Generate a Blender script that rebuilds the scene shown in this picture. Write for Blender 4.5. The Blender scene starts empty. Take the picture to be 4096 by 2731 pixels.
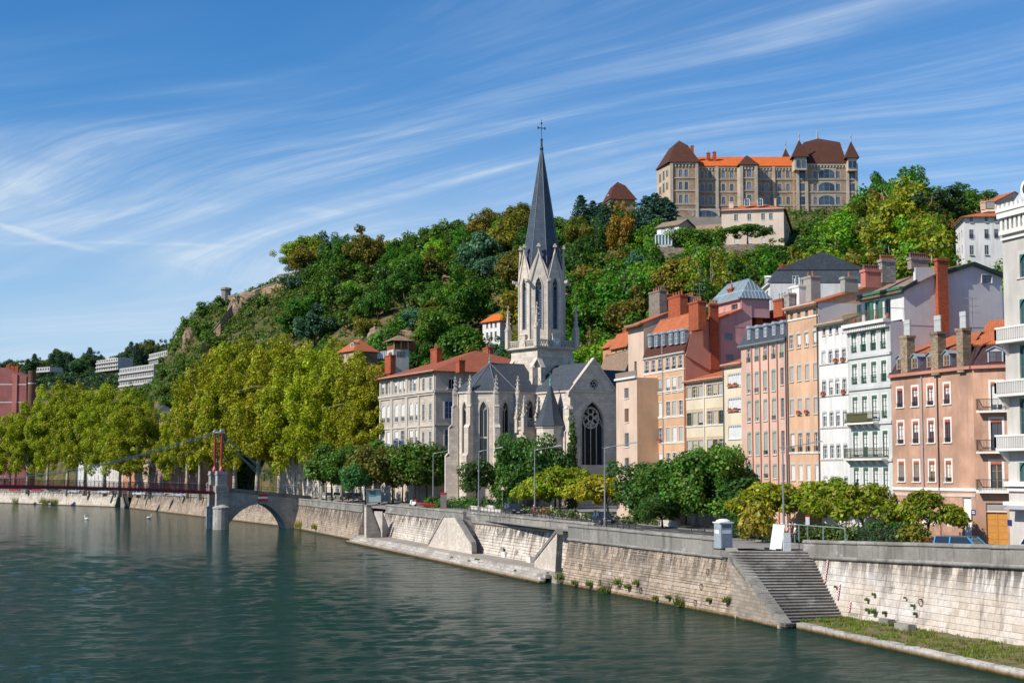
import bpy,math,random
import numpy as np
from mathutils import Vector,Matrix
# ------------------------------------------------------------------ camera, sky, sun, exposure
scn=bpy.context.scene
HC=11.5
FPX,CX,CY=6269.0,2048.0,1365.5
PITCH=math.atan((1893-CY)/FPX)
cam=bpy.data.cameras.new('camera');camo=bpy.data.objects.new('camera',cam)
scn.collection.objects.link(camo);scn.camera=camo
cam.sensor_width=36.0;cam.lens=36.0*FPX/4096.0
cam.clip_start=0.5;cam.clip_end=30000
camo.location=(0,0,HC);camo.rotation_euler=(math.pi/2+PITCH,0,0)
SUN_EL=math.radians(40)
SUN_H=Vector((-0.88,-0.475)).normalized()
SUN_V=Vector((SUN_H.x*math.cos(SUN_EL),SUN_H.y*math.cos(SUN_EL),math.sin(SUN_EL)))
sun=bpy.data.lights.new('sun','SUN');suno=bpy.data.objects.new('sun',sun)
scn.collection.objects.link(suno)
sun.energy=4.6;sun.angle=math.radians(0.53);sun.color=(1.0,0.93,0.82)
suno.rotation_euler=SUN_V.to_track_quat('Z','Y').to_euler()
def make_world():
 w=bpy.data.worlds.new('World');scn.world=w;w.use_nodes=True
 nt=w.node_tree;N=nt.nodes;Lk=nt.links;N.clear()
 def nd(t,**k):
  n=N.new(t)
  for a,b in k.items():setattr(n,a,b)
  return n
 out=nd('ShaderNodeOutputWorld');bg=nd('ShaderNodeBackground');bg.inputs[1].default_value=0.085
 sky=nd('ShaderNodeTexSky',sky_type='NISHITA',sun_disc=False)
 sky.sun_elevation=SUN_EL;sky.sun_rotation=math.atan2(SUN_H.x,SUN_H.y)
 sky.air_density=1.0;sky.dust_density=0.2;sky.ozone_density=3.0;sky.altitude=200
 tint=nd('ShaderNodeMix',data_type='RGBA',blend_type='MULTIPLY');tint.inputs['Factor'].default_value=1.0
 tint.inputs['B'].default_value=(0.36,0.84,1.22,1);Lk.new(sky.outputs[0],tint.inputs['A'])
 # high thin cloud: direction projected on a flat layer, streaked along the wind
 tc=nd('ShaderNodeTexCoord');sx=nd('ShaderNodeSeparateXYZ');Lk.new(tc.outputs['Generated'],sx.inputs[0])
 def math_(op,a,b=None):
  m=nd('ShaderNodeMath',operation=op)
  for i,v in enumerate((a,b)):
   if v is None:continue
   if isinstance(v,(int,float)):m.inputs[i].default_value=v
   else:Lk.new(v,m.inputs[i])
  return m.outputs[0]
 zc=math_('ADD',math_('MAXIMUM',sx.outputs[2],0.0),0.06)
 px=math_('DIVIDE',sx.outputs[0],zc);py=math_('DIVIDE',sx.outputs[1],zc)
 cb=nd('ShaderNodeCombineXYZ');Lk.new(px,cb.inputs[0]);Lk.new(py,cb.inputs[1])
 def vadd(a,b):
  v=nd('ShaderNodeVectorMath',operation='ADD');Lk.new(a,v.inputs[0]);Lk.new(b,v.inputs[1]);return v.outputs[0]
  # slow swirl so that the streaks sweep in curves
 wn=nd('ShaderNodeTexNoise');wn.inputs['Scale'].default_value=.38;wn.inputs['Detail'].default_value=1.5;Lk.new(cb.outputs[0],wn.inputs['Vector'])
 ws=nd('ShaderNodeVectorMath',operation='SCALE');ws.inputs['Scale'].default_value=1.5;Lk.new(wn.outputs['Color'],ws.inputs[0])
 base=vadd(cb.outputs[0],ws.outputs[0])
 def layer(rot,scale,off,detail,dist,lo,hi,rough=0.6,vec=None):
  r_=nd('ShaderNodeVectorRotate',rotation_type='Z_AXIS');r_.inputs['Angle'].default_value=rot;Lk.new(vec or base,r_.inputs['Vector'])
  mp=nd('ShaderNodeMapping');mp.inputs['Scale'].default_value=scale;mp.inputs['Location'].default_value=off;Lk.new(r_.outputs[0],mp.inputs[0])
  nz=nd('ShaderNodeTexNoise');nz.inputs['Scale'].default_value=1.0;nz.inputs['Detail'].default_value=detail
  nz.inputs['Roughness'].default_value=rough;nz.inputs['Distortion'].default_value=dist
  Lk.new(mp.outputs[0],nz.inputs['Vector'])
  mr=nd('ShaderNodeMapRange');mr.interpolation_type='SMOOTHSTEP'
  mr.inputs[1].default_value=lo;mr.inputs[2].default_value=hi
  Lk.new(nz.outputs['Fac'],mr.inputs[0]);return mr.outputs[0]
 ANG=.72
 veil=layer(ANG,(.22,.40,1),(3.1,1.7,0),3,.2,.42,.76)
 fine=layer(ANG,(.45,5.2,1),(.4,5.2,0),9,.25,.34,.80,.66)
 mid=layer(ANG+.12,(.25,1.5,1),(7.3,2.2,0),9,.3,.44,.78,.62)
 puff=layer(.2,(.75,.95,1),(1.3,8.2,0),5,.8,.34,.62,.6)
 fine=math_('MULTIPLY',fine,math_('ADD',math_('MULTIPLY',puff,.8),.2))
 c=math_('MULTIPLY',math_('MULTIPLY',veil,fine),1.2)
 c=math_('ADD',c,math_('MULTIPLY',math_('MULTIPLY',mid,math_('ADD',math_('MULTIPLY',fine,.8),.2)),.5))
 c=math_('ADD',c,math_('MULTIPLY',veil,.15))
 # the layer is seen edge-on near the horizon: thicker and paler there
 hz=nd('ShaderNodeMapRange');hz.inputs[1].default_value=0.02;hz.inputs[2].default_value=0.23
 hz.inputs[3].default_value=1.0;hz.inputs[4].default_value=0.0;hz.interpolation_type='SMOOTHSTEP'
 Lk.new(sx.outputs[2],hz.inputs[0])
 bank=layer(ANG+.5,(.10,.26,1),(2.2,6.1,0),5,.3,.24,.54,.5)
 c=math_('ADD',c,math_('MULTIPLY',hz.outputs[0],math_('ADD',math_('MULTIPLY',bank,.75),.20)))
 # an old condensation trail drifting in the same layer
 def lay_pt(X,Y):
  u=(X-CX)/FPX;v=(CY-Y)/FPX;cs,sn=math.cos(PITCH),math.sin(PITCH);d=Vector((u,cs-v*sn,sn+v*cs)).normalized();return Vector((d.x,d.y))/(d.z+.06)
 for(p0,p1,wd,st_)in((lay_pt(-500,760),lay_pt(430,1026),.045,.55),(lay_pt(-300,968),lay_pt(1130,982),.05,.22)):
  dv=(p1-p0);ln=dv.length;dv=dv/ln;nv=Vector((-dv.y,dv.x));wob=math_('MULTIPLY',math_('SUBTRACT',layer(0,(2.2,2.2,1),(4,4,0),3,0,0,1),.5),.10)
  dd=math_('ADD',math_('SUBTRACT',math_('ADD',math_('MULTIPLY',px,nv.x),math_('MULTIPLY',py,nv.y)),p0 .dot(nv)),wob);tt=math_('SUBTRACT',math_('ADD',math_('MULTIPLY',px,dv.x),math_('MULTIPLY',py,dv.y)),p0 .dot(dv))
  m1=nd('ShaderNodeMapRange');m1 .interpolation_type='SMOOTHSTEP';m1 .inputs[1].default_value=wd;m1 .inputs[2].default_value=0.0;Lk.new(math_('ABSOLUTE',dd),m1 .inputs[0])
  m2=nd('ShaderNodeMapRange');m2 .interpolation_type='SMOOTHSTEP';m2 .inputs[1].default_value=ln;m2 .inputs[2].default_value=ln*.75;Lk.new(tt,m2 .inputs[0])
  c=math_('ADD',c,math_('MULTIPLY',math_('MULTIPLY',m1 .outputs[0],m2 .outputs[0]),math_('MULTIPLY',math_('ADD',fine,.45),st_)))
 mn=nd('ShaderNodeMath',operation='MINIMUM');mn.inputs[1].default_value=0.9;Lk.new(c,mn.inputs[0])
 mx=nd('ShaderNodeMix',data_type='RGBA');Lk.new(mn.outputs[0],mx.inputs['Factor'])
 Lk.new(tint.outputs['Result'],mx.inputs['A']);mx.inputs['B'].default_value=(5.9,7.0,8.3,1)
 Lk.new(mx.outputs['Result'],bg.inputs[0]);Lk.new(bg.outputs[0],out.inputs[0])
make_world()
vs=scn.view_settings
vs.view_transform='Standard';vs.look='None';vs.gamma=1.0;vs.exposure=0.34;vs.use_curve_mapping=False
scn.cycles.max_bounces=5;scn.cycles.diffuse_bounces=2;scn.cycles.glossy_bounces=3
scn.cycles.transmission_bounces=2;scn.cycles.transparent_max_bounces=6
scn.cycles.caustics_reflective=False;scn.cycles.caustics_refractive=False
scn.cycles.use_denoising=True
# ------------------------------------------------------------------ measuring helpers (photo pixel -> place)
def ray(x,y):
 u=(x-CX)/FPX;v=(CY-y)/FPX;c,s=math.cos(PITCH),math.sin(PITCH)
 return(u,c-v*s,s+v*c)
def atz(p,z=0.0):
 r=ray(*p);t=(z-HC)/r[2];return Vector((r[0]*t,r[1]*t,z))
def aty(p,Y):
 r=ray(*p);t=Y/r[1];return Vector((r[0]*t,Y,HC+r[2]*t))
def crop(x0,y0,k):return lambda x,y:(x0+x/k,y0+y/k)
cA=crop(0,1300,1.845);cB=crop(600,800,1.845);cC=crop(1300,1300,1.8446);cD=crop(1750,450,1.568)
cE=crop(1750,1250,1.742);cF=crop(2400,450,2.138);cG=crop(2400,1050,1.742);cH=crop(3000,950,1.568)
cI=crop(3350,950,2.614);cJ=crop(3500,1400,1.96);cK=crop(3300,680,2.529);cL=crop(1100,1850,1.96)
cM=crop(2000,1750,1.96);cN=crop(2700,1900,1.685);cO=crop(0,1500,2.94);cP=crop(700,1650,2.94)
cQ=crop(3600,1900,4.742);cR=crop(2700,1900,2.94);cS=crop(1750,1850,2.94);cT=crop(1950,1050,3.92)
cU=crop(2240,1450,3.484);cX=crop(0,0,0.5742)
class Fac:
 """vertical plane over a plan line; u runs left to right seen from outside, w is the outward offset"""
 def __init__(s,p0,p1):
  s.o=Vector((p0[0],p0[1]));e=Vector((p1[0],p1[1]))-s.o
  s.L=e.length;s.d=e/s.L;s.n=Vector((s.d.y,-s.d.x));s.rz=math.atan2(s.d.y,s.d.x)
 def uv(s,p):
  r=ray(*p);den=r[0]*s.n.x+r[1]*s.n.y
  t=s.o.dot(s.n)/den
  P=Vector((r[0]*t,r[1]*t));return((P-s.o).dot(s.d),HC+r[2]*t)
 def p(s,u,z,w=0.0):
  q=s.o+s.d*u+s.n*w;return Vector((q.x,q.y,z))
 def off(s,w):
  q=s.o+s.n*w;return Fac(q,q+s.d*s.L)
 def sub(s,u0,u1):return Fac(s.p(u0,0),s.p(u1,0))
 def side(s,depth):
  a=s.p(s.L,0);b=s.p(s.L,0,-depth);return Fac(a,b)
  # ------------------------------------------------------------------ mesh builder
col=scn.collection
def hx(h,k=1.0):
 h=h.lstrip('#');r=[int(h[i:i+2],16)/255 for i in(0,2,4)]
 return tuple(k*(c/12.92 if c<=.04045 else((c+.055)/1.055)**2.4)for c in r)
class MB:
 def __init__(s):s.v=[];s.f=[];s.m=[]
 def add(s,vs,fs,mi=0):
  b=len(s.v);s.v.extend([tuple(v)for v in vs])
  for f in fs:s.f.append(tuple(b+i for i in f));s.m.append(mi)
  return s
 def quad(s,a,b,c,d,mi=0):return s.add([a,b,c,d],[(0,1,2,3)],mi)
 def box(s,x0,y0,z0,x1,y1,z1,mi=0):
  return s.add([(x0,y0,z0),(x1,y0,z0),(x1,y1,z0),(x0,y1,z0),(x0,y0,z1),(x1,y0,z1),(x1,y1,z1),(x0,y1,z1)],[(0,3,2,1),(4,5,6,7),(0,1,5,4),(1,2,6,5),(2,3,7,6),(3,0,4,7)],mi)
 def obox(s,c,ax,ay,az,mi=0):
  c=Vector(c);ax=Vector(ax);ay=Vector(ay);az=Vector(az)
  vs=[c+ax*i+ay*j+az*k for k in(-1,1)for j in(-1,1)for i in(-1,1)]
  return s.add(vs,[(0,2,3,1),(4,5,7,6),(0,1,5,4),(1,3,7,5),(3,2,6,7),(2,0,4,6)],mi)
 def bar(s,a,b,w,h=None,mi=0):
  a=Vector(a);b=Vector(b);d=b-a;L=d.length
  if L<1e-6:return s
  d/=L;up=Vector((0,0,1))if abs(d.z)<.95 else Vector((1,0,0))
  x=d.cross(up).normalized();y=x.cross(d)
  return s.obox((a+b)/2,x*w/2,d*L/2,y*(h or w)/2,mi)
 def prism(s,poly,z0,z1,mi=0,cap=True):
  n=len(poly);vs=[(p[0],p[1],z0)for p in poly]+[(p[0],p[1],z1)for p in poly]
  fs=[(i,(i+1)%n,n+(i+1)%n,n+i)for i in range(n)]
  if cap:fs+=[tuple(range(n-1,-1,-1)),tuple(range(n,2*n))]
  return s.add(vs,fs,mi)
 def ext(s,pts,vec,mi=0):
  n=len(pts);vec=Vector(vec);a=[Vector(p)for p in pts];vs=a+[p+vec for p in a]
  fs=[tuple(range(n-1,-1,-1)),tuple(range(n,2*n))]+[(i,(i+1)%n,n+(i+1)%n,n+i)for i in range(n)]
  return s.add(vs,fs,mi)
 def slab(s,pts,th,mi=0):
  a=[Vector(p)for p in pts];n=(a[1]-a[0]).cross(a[2]-a[0]).normalized()
  if n.z<0:a.reverse();n=-n
  return s.ext(a,-n*th,mi)
 def lathe(s,prof,n=10,c=(0,0),mi=0,a0=0.0):
  vs=[];fs=[]
  for r,z in prof:
   for i in range(n):
    t=a0+2*math.pi*i/n;vs.append((c[0]+r*math.cos(t),c[1]+r*math.sin(t),z))
  for k in range(len(prof)-1):
   for i in range(n):fs.append((k*n+i,k*n+(i+1)%n,(k+1)*n+(i+1)%n,(k+1)*n+i))
  fs+=[tuple(range(n-1,-1,-1)),tuple(range((len(prof)-1)*n,len(prof)*n))]
  return s.add(vs,fs,mi)
 def tube(s,path,rad,n=6,mi=0):
  path=[Vector(p)for p in path];k=len(path)
  if not isinstance(rad,(list,tuple)):rad=[rad]*k
  vs=[];fs=[];x=None
  for i,p in enumerate(path):
   d=(path[min(i+1,k-1)]-path[max(i-1,0)]).normalized()
   up=Vector((0,0,1))if abs(d.z)<.9 else Vector((1,0,0))
   if x is None:x=d.cross(up).normalized()
   else:x=(x-d*x.dot(d)).normalized()
   y=d.cross(x)
   for j in range(n):
    t=2*math.pi*j/n;vs.append(p+(x*math.cos(t)+y*math.sin(t))*rad[i])
  for i in range(k-1):
   for j in range(n):fs.append((i*n+j,i*n+(j+1)%n,(i+1)*n+(j+1)%n,(i+1)*n+j))
  fs+=[tuple(range(n-1,-1,-1)),tuple(range((k-1)*n,k*n))]
  return s.add(vs,fs,mi)
 def mesh(s,name,mats,origin=(0,0,0),smooth=False,uv=True):
  me=bpy.data.meshes.new(name);o=origin
  V=[(v[0]-o[0],v[1]-o[1],v[2]-o[2])for v in s.v]
  me.from_pydata(V,[],s.f)
  if not isinstance(mats,(list,tuple)):mats=[mats]
  for m in mats:me.materials.append(m)
  if len(mats)>1:me.polygons.foreach_set('material_index',s.m)
  if smooth:me.polygons.foreach_set('use_smooth',[True]*len(s.f))
  if uv:
   lay=me.uv_layers.new(name='UVMap');buf=[]
   for pl in me.polygons:
    n=pl.normal
    if abs(n.z)>.8:
     for i in pl.vertices:v=s.v[i];buf.append(v[0]);buf.append(v[1])
    else:
     l=math.hypot(n.x,n.y);tx,ty=-n.y/l,n.x/l;k=1/math.sqrt(max(1e-4,1-n.z*n.z))
     for i in pl.vertices:v=s.v[i];buf.append(v[0]*tx+v[1]*ty);buf.append(v[2]*k)
   lay.data.foreach_set('uv',buf)
  return me
 def build(s,name,mats,parent=None,origin=None,smooth=False,uv=True):
  if origin is None:origin=parent['_o']if parent is not None and '_o' in parent else(0,0,0)
  return link(name,s.mesh(name,mats,origin,smooth,uv),parent)
def link(name,me,parent=None,loc=(0,0,0),rz=0.0,scale=None):
 o=bpy.data.objects.new(name,me);col.objects.link(o)
 if parent is not None:o.parent=parent
 o.location=loc;o.rotation_euler=(0,0,rz)
 if scale is not None:o.scale=scale
 return o
LABELS={}
def tag(o,label,cat,group=None,kind=None):
 o['label']=label;o['category']=cat
 if group:o['group']=group
 if kind:o['kind']=kind
 return o
def thing(name,label,cat,loc=(0,0,0),rz=0.0,group=None):
 o=bpy.data.objects.new(name,None);col.objects.link(o);o.empty_display_size=0.5
 o.location=loc;o.rotation_euler=(0,0,rz);tag(o,label,cat,group)
 o['_o']=tuple(loc);return o
def struct(o):o['kind']='structure';return o
def copy_tree(src,parent=None,loc=None,rz=None,scale=None):
 o=src.copy();col.objects.link(o)
 if parent is not None:o.parent=parent
 if loc is not None:o.location=loc
 if rz is not None:o.rotation_euler=(0,0,rz)
 if scale is not None:o.scale=scale if isinstance(scale,(tuple,list))else(scale,)*3
 for ch in src.children:copy_tree(ch,o)
 return o
 # ------------------------------------------------------------------ materials
class NT:
 def __init__(s,name):
  s.m=bpy.data.materials.new(name);s.m.use_nodes=True;s.t=s.m.node_tree;s.b=s.t.nodes['Principled BSDF']
  s.out=s.t.nodes['Material Output'];s.tc=None
 def n(s,t,**k):
  x=s.t.nodes.new(t)
  for a,b in k.items():setattr(x,a,b)
  return x
 def l(s,a,b):s.t.links.new(a,b)
 def coord(s,w):
  if s.tc is None:s.tc=s.n('ShaderNodeTexCoord')
  return s.tc.outputs[w]
 def noise(s,scale,detail=4,rough=.55,coord='Object',stretch=None,dist=0.0):
  z=s.n('ShaderNodeTexNoise');z.inputs['Scale'].default_value=scale;z.inputs['Detail'].default_value=detail
  z.inputs['Roughness'].default_value=rough;z.inputs['Distortion'].default_value=dist;v=s.coord(coord)
  if stretch:
   mp=s.n('ShaderNodeMapping');mp.inputs['Scale'].default_value=stretch;s.l(v,mp.inputs[0]);v=mp.outputs[0]
  s.l(v,z.inputs['Vector']);return z.outputs['Fac']
 def rng(s,f,a,b,c=0.,d=1.):
  r=s.n('ShaderNodeMapRange');s.l(f,r.inputs[0])
  for i,v in enumerate((a,b,c,d)):r.inputs[i+1].default_value=v
  return r.outputs[0]
 def mix(s,f,a,b,mode='MIX'):
  m=s.n('ShaderNodeMix',data_type='RGBA',blend_type=mode)
  if isinstance(f,(int,float)):m.inputs['Factor'].default_value=f
  else:s.l(f,m.inputs['Factor'])
  for k,v in(('A',a),('B',b)):
   if isinstance(v,tuple):m.inputs[k].default_value=(*v[:3],1)
   else:s.l(v,m.inputs[k])
  return m.outputs['Result']
 def mul(s,a,b,op='MULTIPLY'):
  m=s.n('ShaderNodeMath',operation=op)
  for i,v in enumerate((a,b)):
   if isinstance(v,(int,float)):m.inputs[i].default_value=v
   else:s.l(v,m.inputs[i])
  return m.outputs[0]
 def bump(s,h,strength=.4,dist=.05):
  b=s.n('ShaderNodeBump');b.inputs['Strength'].default_value=strength;b.inputs['Distance'].default_value=dist
  s.l(h,b.inputs['Height']);s.l(b.outputs[0],s.b.inputs['Normal'])
 def color(s,c):
  if isinstance(c,tuple):s.b.inputs['Base Color'].default_value=(*c[:3],1)
  else:s.l(c,s.b.inputs['Base Color'])
 def fin(s,rough=.8,spec=.3,metal=0.0):
  s.b.inputs['Roughness'].default_value=rough;s.b.inputs['Specular IOR Level'].default_value=spec
  s.b.inputs['Metallic'].default_value=metal;return s.m
_mc={}
def dk(c,k):return tuple(x*k for x in c)
def plain(name,c,rough=.6,spec=.3,metal=0.0,var=.12,sc=3.0):
 key=('p',name)
 if key in _mc:return _mc[key]
 t=NT(name);f=t.rng(t.noise(sc,3),.3,.7);t.color(t.mix(f,dk(c,1-var),dk(c,1+var)))
 _mc[key]=t.fin(rough,spec,metal);return _mc[key]
def plaster(name,c,stain=.25,streak=.3):
 key=('pl',name)
 if key in _mc:return _mc[key]
 t=NT(name)
 big=t.rng(t.noise(.22,5,.6),.35,.68)
 a=t.mix(big,dk(c,1-stain*1.25),dk(c,1.06))
 st=t.rng(t.noise(1.0,5,.65,'UV',(1.6,.14,1)),.48,.72)
 a=t.mix(t.mul(st,min(.9,streak*1.5)),a,tuple(.42*x+.07 for x in c))
 pt=t.rng(t.noise(.55,3,.5,'UV'),.60,.64);a=t.mix(t.mul(pt,stain*.9),a,tuple(.75*x+.10 for x in c))
 fine=t.noise(5,4,.7);a=t.mix(t.rng(fine,.35,.65,0,.16),a,dk(c,.72))
 t.color(a);t.bump(t.noise(9,4),.25,.02);_mc[key]=t.fin(.88,.2);return _mc[key]
def masonry(name,c,bw=.9,bh=.4,joint=.02,var=.22,jk=.55,dirt=(.05,.045,.04),dk_amt=.4,bump=.4,streak=.35):
 key=('ms',name)
 if key in _mc:return _mc[key]
 t=NT(name);br=t.n('ShaderNodeTexBrick');br.offset=.5
 br.inputs['Scale'].default_value=1.0;br.inputs['Brick Width'].default_value=bw;br.inputs['Row Height'].default_value=bh
 br.inputs['Mortar Size'].default_value=joint;br.inputs['Mortar Smooth'].default_value=.3
 br.inputs['Color1'].default_value=(*dk(c,1-var),1);br.inputs['Color2'].default_value=(*dk(c,1+var),1)
 br.inputs['Mortar'].default_value=(*dk(c,jk),1);t.l(t.coord('UV'),br.inputs['Vector'])
 big=t.rng(t.noise(.3,5,.62),.45,.72);a=t.mix(t.mul(big,dk_amt),br.outputs['Color'],dirt)
 st=t.rng(t.noise(1.0,5,.65,'UV',(1.3,.12,1)),.52,.74);a=t.mix(t.mul(st,streak),a,dirt)
 t.color(a);t.bump(br.outputs['Fac'],-bump,.03);_mc[key]=t.fin(.9,.2);return _mc[key]
def tiles(name,c,c2,row=.3,wid=.22,bump=.6):
 key=('ti',name)
 if key in _mc:return _mc[key]
 t=NT(name);br=t.n('ShaderNodeTexBrick');br.offset=.5
 br.inputs['Scale'].default_value=1.0;br.inputs['Brick Width'].default_value=wid;br.inputs['Row Height'].default_value=row
 br.inputs['Mortar Size'].default_value=.02;br.inputs['Mortar Smooth'].default_value=.6
 br.inputs['Color1'].default_value=(*c,1);br.inputs['Color2'].default_value=(*c2,1);br.inputs['Mortar'].default_value=(*dk(c,.4),1)
 t.l(t.coord('UV'),br.inputs['Vector'])
 a=t.mix(t.rng(t.noise(.5,5,.65),.42,.72,0,.6),br.outputs['Color'],dk(c2,.5))
 t.color(a);t.bump(br.outputs['Fac'],-bump,.05);_mc[key]=t.fin(.85,.25);return _mc[key]
def glass(name='window_glass',c=(.03,.045,.06),rough=.06):
 key=('g',name)
 if key in _mc:return _mc[key]
 t=NT(name);oi=t.n('ShaderNodeObjectInfo')
 t.color(t.mix(oi.outputs['Random'],dk(c,.5),dk(c,2.2)))
 f=t.noise(2.0,2);t.bump(f,.04,.05);_mc[key]=t.fin(rough,.8);return _mc[key]
def leafmat(name,trans=.42,hue=.05,val=.45):
 t=NT(name);oi=t.n('ShaderNodeObjectInfo');ge=t.n('ShaderNodeNewGeometry')
 hs=t.n('ShaderNodeHueSaturation');t.l(oi.outputs['Color'],hs.inputs['Color'])
 t.l(t.rng(ge.outputs['Random Per Island'],0,1,.5-hue,.5+hue),hs.inputs['Hue'])
 cl=t.rng(t.noise(.35,3,.5),.35,.65,1-val*.55,1+val*.55)
 is_=t.n('ShaderNodeMath',operation='FRACT');t.l(t.mul(ge.outputs['Random Per Island'],7.31),is_.inputs[0])
 t.l(t.mul(cl,t.rng(is_.outputs[0],0,1,(1-val)*1.75,(1+val)*1.75)),hs.inputs['Value'])
 d=t.n('ShaderNodeBsdfDiffuse');tr=t.n('ShaderNodeBsdfTranslucent');ms=t.n('ShaderNodeMixShader')
 t.l(hs.outputs[0],d.inputs[0]);t.l(t.mix(1.0,hs.outputs[0],(1.0,1.0,.55),'MULTIPLY'),tr.inputs[0])
 ms.inputs[0].default_value=trans;t.l(d.outputs[0],ms.inputs[1]);t.l(tr.outputs[0],ms.inputs[2])
 gl=t.n('ShaderNodeBsdfGlossy');gl.inputs['Roughness'].default_value=.45;gl.inputs[0].default_value=(.9,.95,1,1)
 m2=t.n('ShaderNodeMixShader');m2 .inputs[0].default_value=.012;t.l(ms.outputs[0],m2 .inputs[1]);t.l(gl.outputs[0],m2 .inputs[2])
 t.t.nodes.remove(t.b);t.l(m2 .outputs[0],t.out.inputs[0]);return t.m
LEAF=leafmat('leaf')
BARK=plain('bark',(.11,.085,.06),.9,.1,var=.4,sc=4)
BARK_PALE=plain('plane_bark',(.36,.33,.27),.85,.15,var=.45,sc=1.3)
IRON=plain('black_iron',(.018,.02,.022),.5,.4)
GREYMETAL=plain('grey_metal',(.25,.27,.29),.45,.5,.4)
ZINC=plain('zinc',(.34,.38,.42),.5,.5,.3)
GLASS=glass()
WHITE=plain('white_paint',(.78,.77,.74),.6)
SLATE=tiles('slate',(.050,.062,.080),(.078,.094,.115),.22,.3,.35)
TERRA=tiles('terracotta',(.42,.115,.045),(.50,.16,.07))
TERRA_OLD=tiles('old_tile',(.22,.15,.105),(.36,.25,.17))
BROWN=tiles('brown_tile',(.075,.03,.02),(.115,.045,.028))
ORANGE=tiles('orange_tile',(.62,.125,.02),(.70,.17,.035))
BRICK=masonry('red_brick',(.40,.10,.045),.24,.09,.012,.25,.6,dk_amt=.45)
# ------------------------------------------------------------------ water, ground, hill
def m_water():
 t=NT('river_water');h2=t.noise(4.6,4,.66,'Object',(.7,1.25,1),.4);h1=t.noise(.9,3,.6,'Object',(.7,1.2,1),.4)
 t.bump(t.mul(t.mul(h1,.75),t.mul(h2,.6),'ADD'),1.0,.14)
 t.color(t.mix(t.rng(t.noise(.012,3),.35,.65),(.004,.027,.021),(.007,.036,.027)))
 t.b.inputs['Specular Tint'].default_value=(.30,.46,.42,1)
 return t.fin(.07,.011)
def grid_sheet(name,pts,mat,smooth=False):
 """pts: 2-D list of rows of 3-D points -> one sheet"""
 nr,nc=len(pts),len(pts[0]);mb=MB();mb.v=[tuple(p)for r in pts for p in r]
 for i in range(nr-1):
  for j in range(nc-1):mb.f.append((i*nc+j,i*nc+j+1,(i+1)*nc+j+1,(i+1)*nc+j));mb.m.append(0)
 return mb.build(name,mat,smooth=smooth)
WATER=m_water()
def river_waves():
 """wind ripples as real relief, finer near the viewer"""
 rs_=np.random.RandomState(12);ks=np.linspace(-.62,.42,560);Ys=[70.0]
 while Ys[-1]<900:Ys.append(Ys[-1]+.26*(Ys[-1]/80)**1.75)
 Ys=np.array(Ys);Yg,Kg=np.meshgrid(Ys,ks,indexing='ij');Xg=Yg*Kg;Z=np.zeros_like(Xg);sp=np.maximum(np.gradient(Ys)[:,None]*np.ones_like(Xg),Yg*(ks[1]-ks[0]))
 patch=.65+.45*np.sin(Xg*.031+1.2*np.sin(Yg*.013))*np.cos(Yg*.024+.8*np.sin(Xg*.02))+.25*np.sin(Xg*.11+Yg*.07)
 for i in range(64):
  lam=.75*(6.0/.75)**rs_.rand();a=-1.15+rs_.normal()*.55;kx,ky=np.cos(a)*6.283/lam,np.sin(a)*6.283/lam;amp=.0034*lam**.8;f=np.clip((lam/sp-1.6)/1.4,0,1)
  Z+=amp*f*np.sin(kx*Xg+ky*Yg+rs_.rand()*6.283)
 Z*=np.clip(patch,.25,1.4);nr,nc=Xg.shape;me=bpy.data.meshes.new('river');V=np.stack([Xg,Yg,Z],-1).reshape(-1,3).astype(np.float32);me.vertices.add(len(V));me.vertices.foreach_set('co',V.reshape(-1))
 idx=np.arange(nr*nc).reshape(nr,nc);q=np.stack([idx[:-1,:-1],idx[:-1,1:],idx[1:,1:],idx[1:,:-1]],-1).reshape(-1).astype(np.int32);n=len(q)//4
 me.loops.add(len(q));me.loops.foreach_set('vertex_index',q);me.polygons.add(n);me.polygons.foreach_set('loop_start',np.arange(0,4*n,4,dtype=np.int32));me.polygons.foreach_set('loop_total',np.full(n,4,dtype=np.int32));me.polygons.foreach_set('use_smooth',np.ones(n,dtype=bool));me.update(calc_edges=True);me.materials.append(WATER);return me
struct(link('river',river_waves()));struct(grid_sheet('river_beyond',[[(-3000,-300,-.3),(400,-300,-.3)],[(-3000,4000,-.3),(400,4000,-.3)]],WATER))
# bank line (waterline, top of wall inland offset) : x, y, z_parapet_top, z_street
BANK=[(70,-60,9.5,8.5),(45,40,8.0,7.0),(32.6,99.6,7.0,6.0),(23.3,126.4,6.2,5.3),(17.4,131.3,6.15,5.3),(5.6,167.5,6.2,5.3),(-5.2,211,6.3,5.3),(-22.3,273,6.3,5.3),(-46.5,345,6.3,5.3),(-87,450,5.9,5.0),(-136,543,5.4,4.6),(-207,640,5.0,4.2),(-420,860,5.0,4.2),(-1200,1400,5,4.2),(-2900,2400,5,4.2)]
INL=Vector((.955,.296))
def m_ground():
 t=NT('pavement');f=t.rng(t.noise(.15,5),.35,.65);a=t.mix(f,(.21,.19,.17),(.30,.275,.25))
 t.color(t.mix(t.rng(t.noise(3,4),.4,.7,0,.3),a,(.13,.12,.11)));t.bump(t.noise(12,3),.3,.02);return t.fin(.9,.2)
PAVE=m_ground()
rows=[]
for(x,y,zt,zs)in BANK:
 inl=INL if y<700 else Vector((.6,.8))
 up=float(np.interp(y,[245,275,380,460],[0,.7,.7,0]))
 rows.append([(x+inl.x*d,y+inl.y*d,zs+up*min(1,max(0,(d-.9)/11)))for d in(.9,12,40,150,800,3500)])
struct(grid_sheet('ground',rows,PAVE))
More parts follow.
